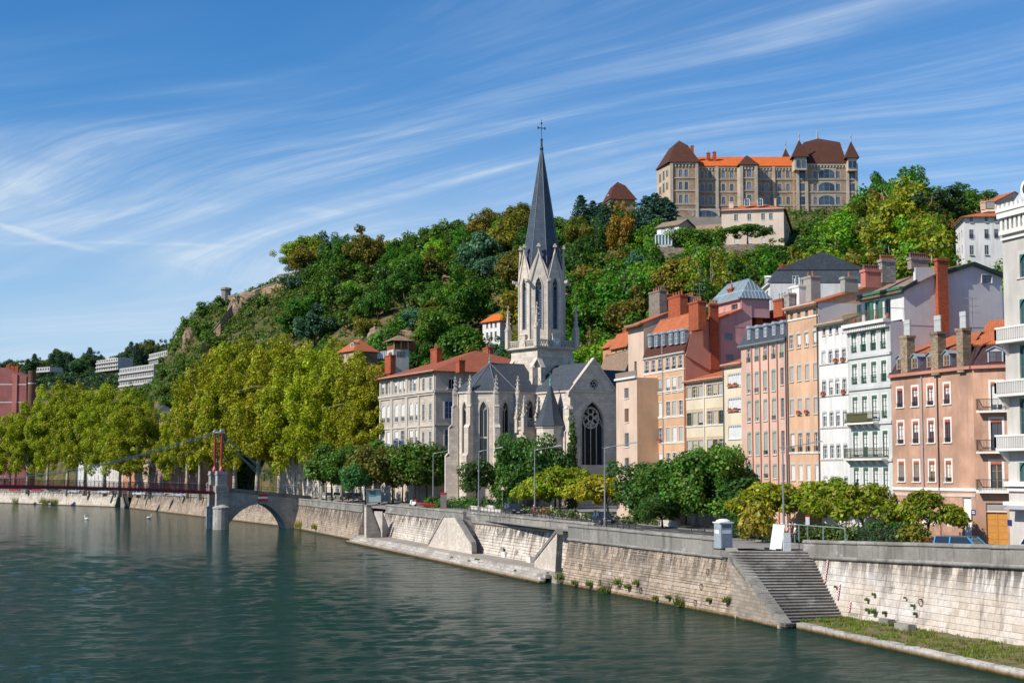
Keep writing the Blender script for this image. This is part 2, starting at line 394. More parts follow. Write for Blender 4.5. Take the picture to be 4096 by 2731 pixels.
def m_hill():
 t=NT('hill_soil');f=t.rng(t.noise(.05,6,.6),.38,.62);g=t.rng(t.noise(.35,5,.6),.40,.62)
 a=t.mix(f,(.085,.085,.03),(.20,.13,.075));a=t.mix(g,a,(.06,.07,.022))
 t.color(a);t.bump(t.noise(.6,6,.65),.8,.8);return t.fin(.95,.1)
HILLM=m_hill()
# columns of the hill: picture column, ridge row, ridge distance, foot distance
HC_=[(-3000,1560,1500,1300),(300,1560,780,740),(560,1565,720,655),(615,1530,705,640),(655,1440,690,620),(720,1310,680,605),(800,1240,672,595),(880,1205,665,580),(960,1190,660,560),(1110,1120,655,530),(1180,1105,650,515),(1300,1075,650,440),(1470,1050,645,412),(1740,985,630,385),(2050,930,610,365),(2260,930,595,370),(2440,905,575,345),(2640,880,560,320),(3030,860,545,272),(3430,845,520,238),(3650,830,470,222),(3920,830,420,205),(4096,830,400,196),(5200,850,330,160),(7000,900,260,130)]
_hx=[c[0]for c in HC_]
def hill_col(x):return tuple(float(np.interp(x,_hx,[c[i]for c in HC_]))for i in(1,2,3))
def hnoise(x,y):
 return(math.sin(x*.071+1.3)*math.cos(y*.053+.4)+.6*math.sin(x*.17+y*.11)+.4*math.cos(x*.31-y*.23))/2
def hill_z(X,Y):
 """height of the hill at a plan point"""
 px=CX+X/Y*FPX
 ry,rY,fY=hill_col(px);zr=aty((px,ry),rY).z;zf=6.0
 t=(Y-fY)/(rY-fY)
 if t<=0:return zf+t*30
 if t>=1:return zr-min(20,(Y-rY)*.02)
 s=.45*t+.55*t**.72
 return zf+(zr-zf)*s+hnoise(X,Y)*2.2*math.sin(math.pi*t)
rows=[]
for px in list(range(-3000,200,300))+list(range(250,4400,45))+list(range(4500,7001,300)):
 ry,rY,fY=hill_col(px);k=(px-CX)/FPX;r=[]
 for t in[-.06]+[i/26 for i in range(27)]+[1.1,1.4,2.2,4]:
  Y=fY+(rY-fY)*t;r.append((k*Y,Y,hill_z(k*Y,Y)))
 rows.append(r)
def hill_hit(p,back=0.0):
 """distance at which the line of sight through a picture point meets the hill"""
 r=ray(*p);ry,rY,fY=hill_col(p[0]);Y=fY
 while Y<rY:
  z=HC+r[2]*Y/r[1]
  if z<=hill_z(r[0]*Y/r[1],Y):return Y-back
  Y+=1.5
 return rY-back
struct(grid_sheet('hillside',rows,HILLM,True))
# far wooded hills beyond the bend
rows=[]
FARY=[(-2500,1560),(-600,1540),(0,1510),(250,1480),(420,1470),(560,1445),(700,1430),(1000,1420),(2600,1420)]
def far_ridge(px):return float(np.interp(px,[a for a,b in FARY],[b for a,b in FARY]))
def far_z(px,Y):
 zr=aty((px,far_ridge(px)),1400).z;t=(Y-900)/500
 return 4+(zr-4)*max(0,min(1,t))**.9+(0 if t<0 else hnoise(px*.3,Y*.4)*2)
for px in range(-2500,2601,100):
 k=(px-CX)/FPX;rows.append([(k*Y,Y,far_z(px,Y))for Y in(860,960,1060,1160,1260,1340,1400,1500,2500)])
struct(grid_sheet('far_hill',rows,HILLM,True))
# ------------------------------------------------------------------ quay walls, terrace, stairs
def m_quay(name,c1,c2,c3,algae=True,dirt_top=None):
 t=NT(name);ge=t.n('ShaderNodeNewGeometry');oi=t.n('ShaderNodeObjectInfo')
 r=t.n('ShaderNodeMath',operation='FRACT');t.l(t.mul(t.mul(ge.outputs['Random Per Island'],3.7),oi.outputs['Random'],'ADD'),r.inputs[0])
 a=t.mix(r.outputs[0],c1,c2)
 def pn(scale,det,st):
  mp=t.n('ShaderNodeMapping');mp.inputs['Scale'].default_value=st;t.l(ge.outputs['Position'],mp.inputs[0])
  z=t.n('ShaderNodeTexNoise');z.inputs['Scale'].default_value=scale;z.inputs['Detail'].default_value=det;z.inputs['Roughness'].default_value=.65
  t.l(mp.outputs[0],z.inputs['Vector']);return z.outputs['Fac']
 a=t.mix(t.rng(pn(.22,5,(1,1,1.6)),.46,.66,0,.7),a,c3)
 a=t.mix(t.rng(pn(.9,5,(1.2,1.2,.10)),.53,.70,0,.75),a,(.085,.075,.065))
 a=t.mix(t.rng(pn(3.5,4,(1,1,1)),.45,.75,0,.35),a,(.12,.10,.085));a=t.mix(t.rng(pn(.45,5,(1,1,1)),.56,.70,0,.6),a,(.14,.12,.10));a=t.mix(t.rng(pn(.33,4,(1,1,2.5)),.60,.70,0,.45),a,(.62,.60,.57))
 sp=t.n('ShaderNodeSeparateXYZ');t.l(ge.outputs['Position'],sp.inputs[0]);z=sp.outputs[2]
 if dirt_top is not None:
  k=t.mul(t.rng(z,dirt_top-2.6,dirt_top-.6),t.rng(pn(1.1,5,(1.3,1.3,.13)),.44,.54));a=t.mix(t.mul(k,.9),a,(.05,.045,.042))
 if algae:
  e=t.mul(z,t.mul(t.mul(pn(2.0,3,(1,1,1)),-.5,'ADD'),.25),'ADD')
  a=t.mix(t.rng(e,.36,.22),a,(.26,.21,.16));a=t.mix(t.rng(e,.22,.14),a,(.16,.085,.02));a=t.mix(t.rng(e,.12,.05),a,(.03,.03,.012))
 t.color(a);t.bump(pn(7,5,(1,1,1)),.5,.03);return t.fin(.92,.15)
Q_BROWN=m_quay('quay_stone_brown',(.34,.26,.19),(.50,.40,.31),(.17,.145,.12),dirt_top=4.7)
Q_PALE=m_quay('quay_stone_pale',(.56,.49,.42),(.68,.62,.55),(.42,.34,.26),dirt_top=5.0)
Q_NEAR=m_quay('quay_stone_near',(.50,.42,.34),(.60,.53,.46),(.62,.60,.58),dirt_top=5.7)
Q_GREY=m_quay('parapet_stone',(.22,.21,.19),(.31,.295,.265),(.14,.135,.12),algae=False)
Q_STEP=m_quay('step_stone',(.40,.37,.33),(.56,.52,.47),(.26,.23,.2))
MORTAR=masonry('wall_mortar',(.36,.30,.24),.8,.3,.02,.2)
random.seed(5)
def stone_mesh(i,mat):
 j=lambda a:a+random.uniform(-.025,.025)
 b=.035
 V=[(-.5,.35,-.5),(.5,.35,-.5),(.5,.35,.5),(-.5,.35,.5)]
 V+=[(j(-.5+b),j(-.5),j(-.5+b*2)),(j(.5-b),j(-.5),j(-.5+b*2)),(j(.5-b),j(-.5),j(.5-b*2)),(j(-.5+b),j(-.5),j(.5-b*2))]
 mb=MB();mb.add(V,[(4,5,6,7),(0,1,5,4),(1,2,6,5),(2,3,7,6),(3,0,4,7)])
 return mb.mesh('stone_%d'%i,mat)
_sm={}
def stones_for(mat):
 if mat.name not in _sm:_sm[mat.name]=[stone_mesh(i,mat)for i in range(5)]
 return _sm[mat.name]
def quay_wall(name,label,a,b,z0,z1a,z1b,batter,course,slen,nobj,mat,par=.95,parmat=None,relief=.5,cut=0.0,cut0=0.0):
 """a, b plan ends at the foot, left to right seen from the river; local x along, y inland"""
 Fq=Fac(a,b);L=Fq.L;root=thing(name,label,'quay wall',(a[0],a[1],0),Fq.rz);O3=(0,0,0);parmat=parmat or Q_GREY
 ztop=lambda x:z1a+(z1b-z1a)*x/L
 hw=min(z1a,z1b)-par-z0
 yy=lambda z:batter*(z-z0)/hw
 core=MB();nseg=max(1,int(L/6))
 for i in range(nseg):
  x0,x1=L*i/nseg,L*(i+1)/nseg;t0,t1=ztop(x0)-par,ztop(x1)-par
  core.add([(x0,yy(z0),z0-.8),(x1,yy(z0),z0-.8),(x1,yy(t1),t1),(x0,yy(t0),t0),(x1,yy(t1)+1.2,t1),(x0,yy(t0)+1.2,t0)],[(0,1,2,3),(3,2,4,5)])
 core.add([(L,yy(z0),z0-.8),(L,2.4,z0-.8),(L,2.4,z1b-par),(L,yy(z1b-par),z1b-par)],[(0,1,2,3)])
 core.build('wall_core',MORTAR,root,O3)
 # coursed stones
 lean=math.atan2(batter,hw);st=stones_for(mat);lst=[];z=z0-.1;r=0;rnd=random.Random(hash(name)%999+int(L))
 zmax=max(z1a,z1b)-par-.05
 while z<zmax:
  h=course*rnd.uniform(.72,1.3);x=-slen*rnd.random()
  if z+h>zmax:h=zmax-z
  if h<.1:break
  while x<L:
   w=slen*rnd.uniform(.55,1.5);x0,x1=max(0,x),min(L,x+w)
   if x1-x0>.12:
    xc=(x0+x1)/2;hh=h
    top=ztop(xc)-par
    if z<top-.08:
     hh=min(h,top-z);zc=z+hh/2
     lst.append((xc,yy(zc),zc,x1-x0-.007,hh-.007,rnd.uniform(.03,.075)*relief))
   x+=w
  z+=h;r+=1
 def dist(s):q=Fq.p(s[0],s[2],-s[1]);return q.x**2+q.y**2
 vis=[]
 for s in lst:
  q=Fq.p(s[0],s[2],-s[1]);vis.append((abs(CX+q.x/q.y*FPX-CX)<2100,s))
 lst=sorted([s for v,s in vis if v],key=lambda s:dist(s)/(s[3]*s[4]))+[s for v,s in vis if not v]
 ob=lst[:nobj];rest=lst[nobj:]
 for s in ob:
  o=bpy.data.objects.new('stone',rnd.choice(st));col.objects.link(o);o.parent=root
  o.location=(s[0],s[1],s[2]);o.rotation_euler=(-lean,0,0);o.scale=(s[3],s[5],s[4])
 if rest:
  mb=MB();R=Matrix.Rotation(-lean,3,'X')
  for s in rest:
   b_=.03;X,Z,Y=s[3]/2,s[4]/2,s[5]*.5
   V=[(-X,.05,-Z),(X,.05,-Z),(X,.05,Z),(-X,.05,Z),(-X+b_,-Y,-Z+b_),(X-b_,-Y,-Z+b_),(X-b_,-Y,Z-b_),(-X+b_,-Y,Z-b_)]
   c=Vector(s[:3]);mb.add([c+R@Vector(v)for v in V],[(4,5,6,7),(0,1,5,4),(1,2,6,5),(2,3,7,6),(3,0,4,7)])
  o=mb.build('stone_coursing',mat,root,O3);o['kind']='stuff'
  # parapet blocks
 yt=yy(hw+z0);n=max(1,int(L/2.0));bl=L/n
 bm=MB();bm.box(-.5,-.06,0,.5,.42,1);
 # rounded coping profile
 pr=[(-.14,0),(-.16,.25),(-.12,.7),(0,.95),(.2,1),(.42,.85),(.46,0)]
 cm=MB();cm.ext([(-.5,p[0],p[1])for p in pr],(1,0,0))
 rd=[(-.0-.2*math.sin(math.pi*i/8),.5-.5*math.cos(math.pi*i/8))for i in range(9)]
 km=MB();km.ext([(-.5,.2,0)]+[(-.5,p[0],p[1])for p in rd]+[(-.5,.2,1)],(1,0,0))
 pm=bm.mesh('parapet_block',parmat);cpm=cm.mesh('coping_stone',parmat);kom=km.mesh('cordon_stone',parmat,smooth=False)
 ang=math.atan2(z1b-z1a,L)
 for i in range(n):
  x=bl*(i+.5)
  if x>L-cut:break
  if x<cut0:continue
  zt=ztop(x);jz=rnd.uniform(-.012,.012);ch=.26;kh=.34
  for nm,me,zz,h in(('cordon_stone',kom,zt-par,kh),('parapet_block',pm,zt-par+kh,par-kh-ch),('coping_stone',cpm,zt-ch+.002,ch)):
   o=bpy.data.objects.new(nm,me);col.objects.link(o);o.parent=root
   o.location=(x,yt+rnd.uniform(-.012,.012),zz+jz);o.rotation_euler=(0,-ang,0);o.scale=(bl-.015,1,h)
 return root,Fq,yt
IR=MB();_c=[(.30*math.cos(t),0,.30*math.sin(t)-.28)for t in[2*math.pi*i/16 for i in range(17)]]
IR.tube(_c,.03,6);IR.box(-.05,-.08,-.05,.05,.12,.05);RING=IR.mesh('mooring_ring',plain('rusty_iron',(.06,.04,.03),.8))
def rings(Fq,yt,z0,hw,pts,where):
 for k,p in enumerate(pts):
  best=None
  for zz in[z0+hw*i/20 for i in range(1,21)]:
   pass
  u,z=Fq.off(-yt*.5).uv(p);y=yt*max(0,(z-z0))/hw
  q=Fq.p(u,z+.2,-(y-.13));o=link('mooring_ring',RING,None,q,Fq.rz,(.8,1,.8))
  tag(o,'rusty iron mooring ring, %s of the row on %s'%(('first','second','third','fourth','fifth','sixth','seventh')[k],where),'mooring ring','mooring rings')
wn,Fn,ytn=quay_wall('quay_wall','pale stained limestone quay wall above the grass ledge right of the big stairs',(22.75,126.9),(46.3,59.6),.35,6.2,8.1,.8,.42,1.15,300,Q_NEAR,par=1.55,relief=.32)
w2,Fb,ytb=quay_wall('quay_wall','brown weathered battered quay wall left of the big river stairs',(5.0,165.5),(17.9,126.6),0,6.2,6.15,1.0,.30,.62,300,Q_BROWN,par=1.75,relief=.4,cut=3.6)
# terrace wall in three runs between the stairs
terr_d=Vector((29.2,-94.4)).normalized();terr_n=Vector((terr_d.y,-terr_d.x))
def terr_pt(y,off):
 t=(y-167.3)/terr_d.y;q=Vector((2.6,167.3))+terr_d*t-terr_n*off;return(q.x,q.y)
w3,F3,yt3=quay_wall('quay_wall','pale quay wall behind the river terrace, between the two terrace stairs and the bastion',terr_pt(213,5.3),terr_pt(166.5,5.3),1.1,6.3,6.25,1.0,.34,.6,300,Q_PALE,par=1.55)
w4,F4,yt4=quay_wall('quay_wall','pale quay wall behind the far half of the river terrace with rubbish bins',terr_pt(269.8,5.8),terr_pt(213.1,5.3),1.1,6.3,6.3,1.0,.34,.6,300,Q_PALE,par=1.55,cut=4.2,cut0=4.2)
w5,F5,yt5=quay_wall('quay_wall','brown quay wall with long cordon between the arch and the terrace',(-46.9,335),(-26.6,270),0,6.3,6.3,1.1,.32,.7,250,Q_BROWN,par=1.5)
w6,F6,yt6=quay_wall('quay_wall','far quay wall under the footbridge deck nearest the bridge pier',(-128,527),(-47.3,338),0,5.5,6.3,1.2,.36,1.0,150,Q_BROWN)
w7,F7,yt7=quay_wall('quay_wall','farthest quay wall at the left under the footbridge, beyond the small stair',(-330,770),(-137,543),0,5.0,5.4,1.2,.4,1.3,80,Q_PALE)
rings(Fb,ytb,0,4.4,[cM(640,1010),cM(812,1130),cM(1135,1195),cM(1590,1165),cM(1570,1290),cM(1617,1050)],'the brown wall by the stairs')
rings(F3,yt3,1.1,3.6,[cS(683,800),cS(982,838),cS(1298,878),cS(965,1050)],'the pale terrace wall near the bastion')
rings(F4,yt4,1.1,3.6,[cL(990,450),cL(1131,468)],'the pale terrace wall by the bins')
rings(F5,yt5,0,4.8,[cL(373,468),cL(567,500),cL(690,498)],'the brown wall right of the arch')
rings(Fn,ytn,.35,4.3,[cN(1665,853)],'the pale wall over the grass ledge')
# terrace: floor and long stone steps down to the water
def cobble():
 t=NT('terrace_paving');a=t.mix(t.rng(t.noise(4,4),.4,.65),(.22,.19,.16),(.36,.32,.27));t.color(t.mix(t.rng(t.noise(.3,4),.4,.65,0,.5),a,(.42,.38,.33)))
 t.bump(t.noise(6,3),.5,.05);return t.fin(.9,.2)
tr=thing('river_terrace','long low stone landing terrace with steps along the water','terrace',(0,0,0))
mb=MB();a0,a1=terr_pt(268,1.6),terr_pt(165.5,1.6);b0,b1=terr_pt(270,7.5),terr_pt(165,7.5)
mb.prism([a0,a1,b1,b0][::1],-.6,1.1);mb.build('floor',cobble(),tr,(0,0,0))
SB=MB();SB.box(-.5,-.5,-.5,.5,.5,.5);STEPM=SB.mesh('step_stone',Q_STEP)
rz_t=math.atan2(terr_d.y,terr_d.x);rnd=random.Random(3)
for r,(zt,off,dep)in enumerate([(.28,.28,.6),(.56,.72,.6),(.84,1.16,.6),(1.105,1.62,.65)]):
 y=266.0-r*.7
 while y>167.8+r*.6:
  ln=rnd.uniform(2.2,3.4);y1=max(165.8+r*.6,y-ln);c0=Vector(terr_pt((y+y1)/2,off));L_=(y-y1)/abs(terr_d.y)
  o=bpy.data.objects.new('step_stone',STEPM);col.objects.link(o);o.parent=tr
  o.location=(c0 .x,c0 .y,zt-.19+rnd.uniform(-.012,.012));o.rotation_euler=(0,0,rz_t);o.scale=(L_-.02,dep,.38);y=y1
for y0 in(266,242,218,194):
 c0=Vector(terr_pt(y0-12,.02));o=bpy.data.objects.new('plinth',STEPM);col.objects.link(o);o.parent=tr
 o.location=(c0 .x,c0 .y,-.22);o.rotation_euler=(0,0,rz_t);o.scale=(25.1,.7,.6)
FLANK=masonry('flank_stone',(.58,.51,.44),.62,.3,.012,.14,.7,(.2,.17,.14),.3,.3)
def stair_front(name,label,base_l,base_r,poly,th,zb=1.1,steps=None,depth=2.0,n=22):
 A_,B_=atz(base_l,zb),atz(base_r,zb);Ff=Fac(A_,B_);r=thing(name,label,'stairs',(A_.x,A_.y,zb))
 P2=[Ff.uv(p)for p in poly]
 mb=MB();mb.ext([Ff.p(u,z)for u,z in P2],(-Ff.n.x*th,-Ff.n.y*th,0));mb.build('flank_wall',FLANK,r)
 # coping along the top edges
 mb=MB()
 for i in range(len(P2)-1):
  (u0,z0),(u1,z1)=P2[i],P2[i+1]
  if max(z0,z1)<zb+.4:continue
  mb.ext([Ff.p(u0,z0-.05,.1),Ff.p(u1,z1-.05,.1),Ff.p(u1,z1+.32,.1),Ff.p(u0,z0+.32,.1)],(-Ff.n.x*(th+.2),-Ff.n.y*(th+.2),0))
 mb.build('coping',Q_GREY,r)
 if steps:
  (ut,zt),(ub,z_b)=steps
  for i in range(n):
   f0,f1=i/n,(i+1)/n;u0,u1=ut+(ub-ut)*f0,ut+(ub-ut)*f1;z=zt+(z_b-zt)*(i+.0)/n
   m=MB();lo,hi=min(ut-.1 if ub>ut else ub,u0),0
   uu=sorted((u0,u1));pts=[Ff.p(uu[0],0,-th),Ff.p(uu[1],0,-th),Ff.p(uu[1],0,-th-depth),Ff.p(uu[0],0,-th-depth)]
   m.prism([(p.x,p.y)for p in pts][::1],zb-.5,z);m.build('step',Q_STEP,r)
 return Ff
f2=stair_front('terrace_stairs','stone stairs with peaked flank wall in the middle of the terrace',cL(1205,655),cL(1550,715),[cL(1205,640),cL(1325,420),cL(1410,420),cL(1545,640),cL(1550,715),cL(1205,655)],.45)
def stair_steps(root,Ff,p_top,p_bot,zt,zb,th,depth,n):
 ut,ub=Ff.off(-th-depth/2).uv(p_top)[0],Ff.off(-th-depth/2).uv(p_bot)[0]
 for i in range(n):
  u0,u1=ut+(ub-ut)*i/n,ut+(ub-ut)*(i+1)/n;z=zt+(zb-zt)*i/n;uu=sorted((u0,u1))
  m=MB();pts=[Ff.p(uu[0],0,-th),Ff.p(uu[1],0,-th),Ff.p(uu[1],0,-th-depth),Ff.p(uu[0],0,-th-depth)]
  m.prism([(p.x,p.y)for p in pts],zb-.6,z);m.build('step',Q_STEP,root,root['_o'])
def root_of(label):return[o for o in scn.objects if o.get('label')==label][0]
stair_steps(root_of('stone stairs with peaked flank wall in the middle of the terrace'),f2,cL(1500,450),cL(1598,705),5.3,1.12,.46,2.75,20)
f1=stair_front('terrace_stairs','stone stairs at the far end of the terrace beside the brown wall',cL(700,588),cL(828,583),[cL(715,345),cL(748,345),cL(825,545),cL(828,583),cL(715,588)],.45)
stair_steps(root_of('stone stairs at the far end of the terrace beside the brown wall'),f1,cL(810,365),cL(885,580),5.3,1.12,.46,2.0,20)
f3=stair_front('terrace_stairs','stone stairs against the bastion at the near end of the terrace',cM(270,1015),cM(450,1060),[cM(272,960),cM(450,735),cM(455,780),cM(440,1055),cM(270,1015)],.45)
# the big river stairs
bs=thing('river_stairs','wide flight of dark stone steps down to the river','stairs',(20,122,0))
TL,TR=Vector((17.2,127.2)),Vector((23.4,126.6));BL,BR=Vector((20.3,118.0)),Vector((26.6,120.3));NS=25
D_STEP=m_quay('dark_step',(.15,.14,.125),(.24,.225,.2),(.10,.09,.08),algae=True)
for i in range(NS):
 f0,f1_=i/NS,(i+1.12)/NS;z=5.3-5.1*i/NS
 p=[TL.lerp(BL,f0),TR.lerp(BR,f0),TR.lerp(BR,f1_),TL.lerp(BL,f1_)]
 if i==0:p[0]=p[0]+Vector((-.3,.8));p[1]=p[1]+Vector((.0,.8))
 m=MB();m.prism([(q.x,q.y)for q in p][::-1],z-.5,z);m.build('step',D_STEP,bs)
 # pale worn nosing
 m=MB();q0,q1=TL.lerp(BL,f1_),TR.lerp(BR,f1_);nn=(BL-TL).normalized()*.05
 m.prism([(q0 .x,q0 .y),(q0 .x+nn.x,q0 .y+nn.y),(q1 .x+nn.x,q1 .y+nn.y),(q1 .x,q1 .y)],z-.07,z+.004);m.build('nosing',Q_STEP,bs)
 # sloping flank of the bastion beside the stairs
fl=thing('stair_flank_wall','sloping stone flank with wide coping left of the river stairs','wall',(17.5,126.6,0))
m=MB();m.add([(17.9,126.6,-.8),(19.9,118.0,-.8),(19.9,118.0,.25),(17.3,127.6,5.3),(20.9,118.2,-.8),(20.9,118.2,.25),(18.3,127.6,5.3),(18.9,126.6,-.8)],[(0,1,2,3),(1,4,5,2),(2,5,6,3),(4,7,6,5)]);m.build('flank',MORTAR,fl)
rnd=random.Random(8);st=stones_for(Q_BROWN);z=.0
fdir=Vector((19.9-17.9,118.0-126.6,0));fl_L=fdir.length;fdir/=fl_L;fn=Vector((fdir.y,-fdir.x,0));rzf=math.atan2(fdir.y,fdir.x)
while z<5.0:
 h=.3*rnd.uniform(.85,1.15);lim=fl_L*(1-(z+h)/5.3);x=-.4*rnd.random()
 while x<lim-.1:
  w=.62*rnd.uniform(.6,1.4);x0,x1=max(0,x),min(x+w,lim)
  if x1-x0>.1:
   q=Vector((17.9,126.6,0))+fdir*(x0+x1)/2+fn*-(z/5.3*.85);o=bpy.data.objects.new('stone',rnd.choice(st));col.objects.link(o);o.parent=fl
   o.location=Vector((q.x,q.y,z+h/2))-Vector(fl['_o']);o.rotation_euler=(-.15,0,rzf);o.scale=(x1-x0-.02,.12,h-.02)
  x+=w
 z+=h
for i in range(8):
 t0,t1=i/8+.003,(i+1)/8-.003;a_=Vector((17.2,127.4,5.25));b_=Vector((19.95,117.9,.12));wv=Vector((.92,.2,0))
 m=MB();q=[a_.lerp(b_,t0),a_.lerp(b_,t1)];m.ext([q[0],q[1],q[1]+wv,q[0]+wv],(0,0,.3));m.build('coping_stone',Q_GREY,fl)
 # grass ledge with kerb
gl=Vector((21.4,117.8));gd=Vector((28.9-21.4,89.0-117.8)).normalized();gn=Vector((gd.y,-gd.x))
ledge=MB();pts=[]
def m_grass():
 t=NT('grass_soil');f=t.rng(t.noise(.7,5,.65),.42,.60);t.color(t.mix(f,(.20,.15,.085),(.085,.11,.025)));t.bump(t.noise(10,4),.6,.05);return t.fin(.95,.1)
rws=[]
for i in range(0,41):
 s=i*1.2;a_=gl+gd*s;wl=Fn.o+Fn.d*min(60,max(0,s-1.5));b_=Vector((wl.x,wl.y))-Fn.n*.3
 rws.append([(a_.lerp(b_,t).x,a_.lerp(b_,t).y,.42+.28*t+.06*math.sin(i*1.7+t*9))for t in(.06,.3,.55,.8,1.0)])
struct(grid_sheet('grass_ledge',rws,m_grass(),True))
kb=thing('kerb','row of worn kerb stones edging the grass ledge at the water','kerb',(gl.x,gl.y,0))
s=0;rnd=random.Random(2)
while s<44:
 ln=rnd.uniform(1.5,2.6);c0=gl+gd*(s+ln/2);o=bpy.data.objects.new('kerb_stone',STEPM);col.objects.link(o);o.parent=kb
 o.location=Vector((c0 .x,c0 .y,.12+rnd.uniform(-.03,.03)))-Vector(kb['_o']);o.rotation_euler=(0,rnd.uniform(-.008,.008),math.atan2(gd.y,gd.x)+rnd.uniform(-.01,.01));o.scale=(ln-.03,.62,.7);s+=ln
random.seed(11)
def tufts(name,label,spots,n,hgt,colr,cat='grass',spread=.5,wid=.02):
 V=[];Fs=[]
 for(q,sc)in spots:
  for _ in range(n):
   a=random.uniform(0,6.28);r=spread*sc*random.random()**.5;b=Vector((q[0]+r*math.cos(a),q[1]+r*math.sin(a),q[2]))
   h=hgt*sc*random.uniform(.4,1.2);l=Vector((random.gauss(0,.3),random.gauss(0,.3),1))*h;t=random.uniform(0,6.28);s_=Vector((math.cos(t),math.sin(t),0))*wid*random.uniform(.6,1.6)
   k=len(V);V+=[tuple(b-s_),tuple(b+s_),tuple(b+l*.6+s_*.8),tuple(b+l)];Fs.append((k,k+1,k+2,k+3))
 mb=MB();mb.v=V;mb.f=Fs;mb.m=[0]*len(Fs);o=mb.build(name,LEAF,uv=False);o.color=(*colr,1)
 tag(o,label,cat,kind='stuff');return o
spots=[]
for _ in range(900):
 i=random.randrange(0,40);r=rws[i];k=random.choice((0,1,1,2,2,3,3));q=Vector(r[k]).lerp(Vector(r[k+1]),random.random()).lerp(Vector(rws[i+1][k]),random.random())
 if hnoise(q.x*14,q.y*9)>-.25:spots.append((q,random.uniform(.4,1.2)))
tufts('grass','patchy green and straw grass growing on the low ledge by the water',spots,22,.26,(.11,.135,.025),spread=.5)
# ------------------------------------------------------------------ buildings: walls, windows, roofs, chimneys
BL_GREY=plain('blind_grey',(.42,.43,.41),.6);BL_GREEN=plain('blind_green',(.30,.38,.33),.6);BL_WHITE=plain('blind_white',(.66,.67,.66),.6)
BL_RED=plain('blind_red',(.42,.13,.07),.6);BL_BROWN=plain('blind_brown',(.25,.2,.15),.6)
CURT=plain('curtain',(.62,.62,.6),.8);FR_WHITE=plain('frame_white',(.66,.66,.63),.5);FR_GREEN=plain('frame_green',(.03,.10,.06),.5)
FR_TEAL=plain('frame_teal',(.045,.15,.14),.5);FR_RED=plain('frame_red',(.20,.04,.025),.5);FR_OCHRE=plain('frame_ochre',(.48,.22,.05),.5)
FR_GREY=plain('frame_grey',(.3,.3,.3),.5);SILL=plain('sill_stone',(.55,.5,.45),.8);TRIMW=plaster('white_trim',(.74,.71,.66),.1,.15)
VAL_GREEN=plain('valance_green',(.06,.15,.09),.5);VAL_GREY=plain('valance_grey',(.46,.46,.44),.5);VAL_RED=plain('valance_red',(.45,.12,.06),.5)
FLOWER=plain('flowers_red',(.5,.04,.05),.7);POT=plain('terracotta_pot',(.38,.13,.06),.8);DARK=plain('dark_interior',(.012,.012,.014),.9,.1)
_wc={}
def cached(key,fn):
 if key not in _wc:_wc[key]=fn()
 return _wc[key]
def w_frame(w,h,cols,rows,arch,mat):
 def f():
  m=MB();t=.06;y0,y1=.10,.17
  m.box(-w/2,y0,0,-w/2+t,y1,h);m.box(w/2-t,y0,0,w/2,y1,h);m.box(-w/2+t,y0,0,w/2-t,y1,t);m.box(-w/2+t,y0,h-t,w/2-t,y1,h)
  for i in range(1,cols):x=-w/2+w*i/cols;m.box(x-.045,y0-.005,t,x+.045,y1,h-t)
  for j in range(1,rows):
   z=h*j/rows;m.box(-w/2+t,y0+.01,z-.02,w/2-t,y1-.01,z+.02)
  if arch:
   n=10;pts=[(w/2*math.cos(math.pi*i/n),h-arch+arch*math.sin(math.pi*i/n))for i in range(n+1)]
   for s in(0,1):
    q=pts[:n//2+1]if s==0 else pts[n//2:]
    cn=(w/2,h)if s==0 else(-w/2,h)
    m.ext([(cn[0],.0,cn[1])]+[(p[0],.0,p[1])for p in q],(0,.12,0))
  return m.mesh('window',mat,uv=False)
 return cached(('f',round(w,2),round(h,2),cols,rows,round(arch,2),mat.name),f)
def w_simple(key,fn):return cached(key,fn)
def q2(x,s=.05):return round(round(x/s)*s,3)
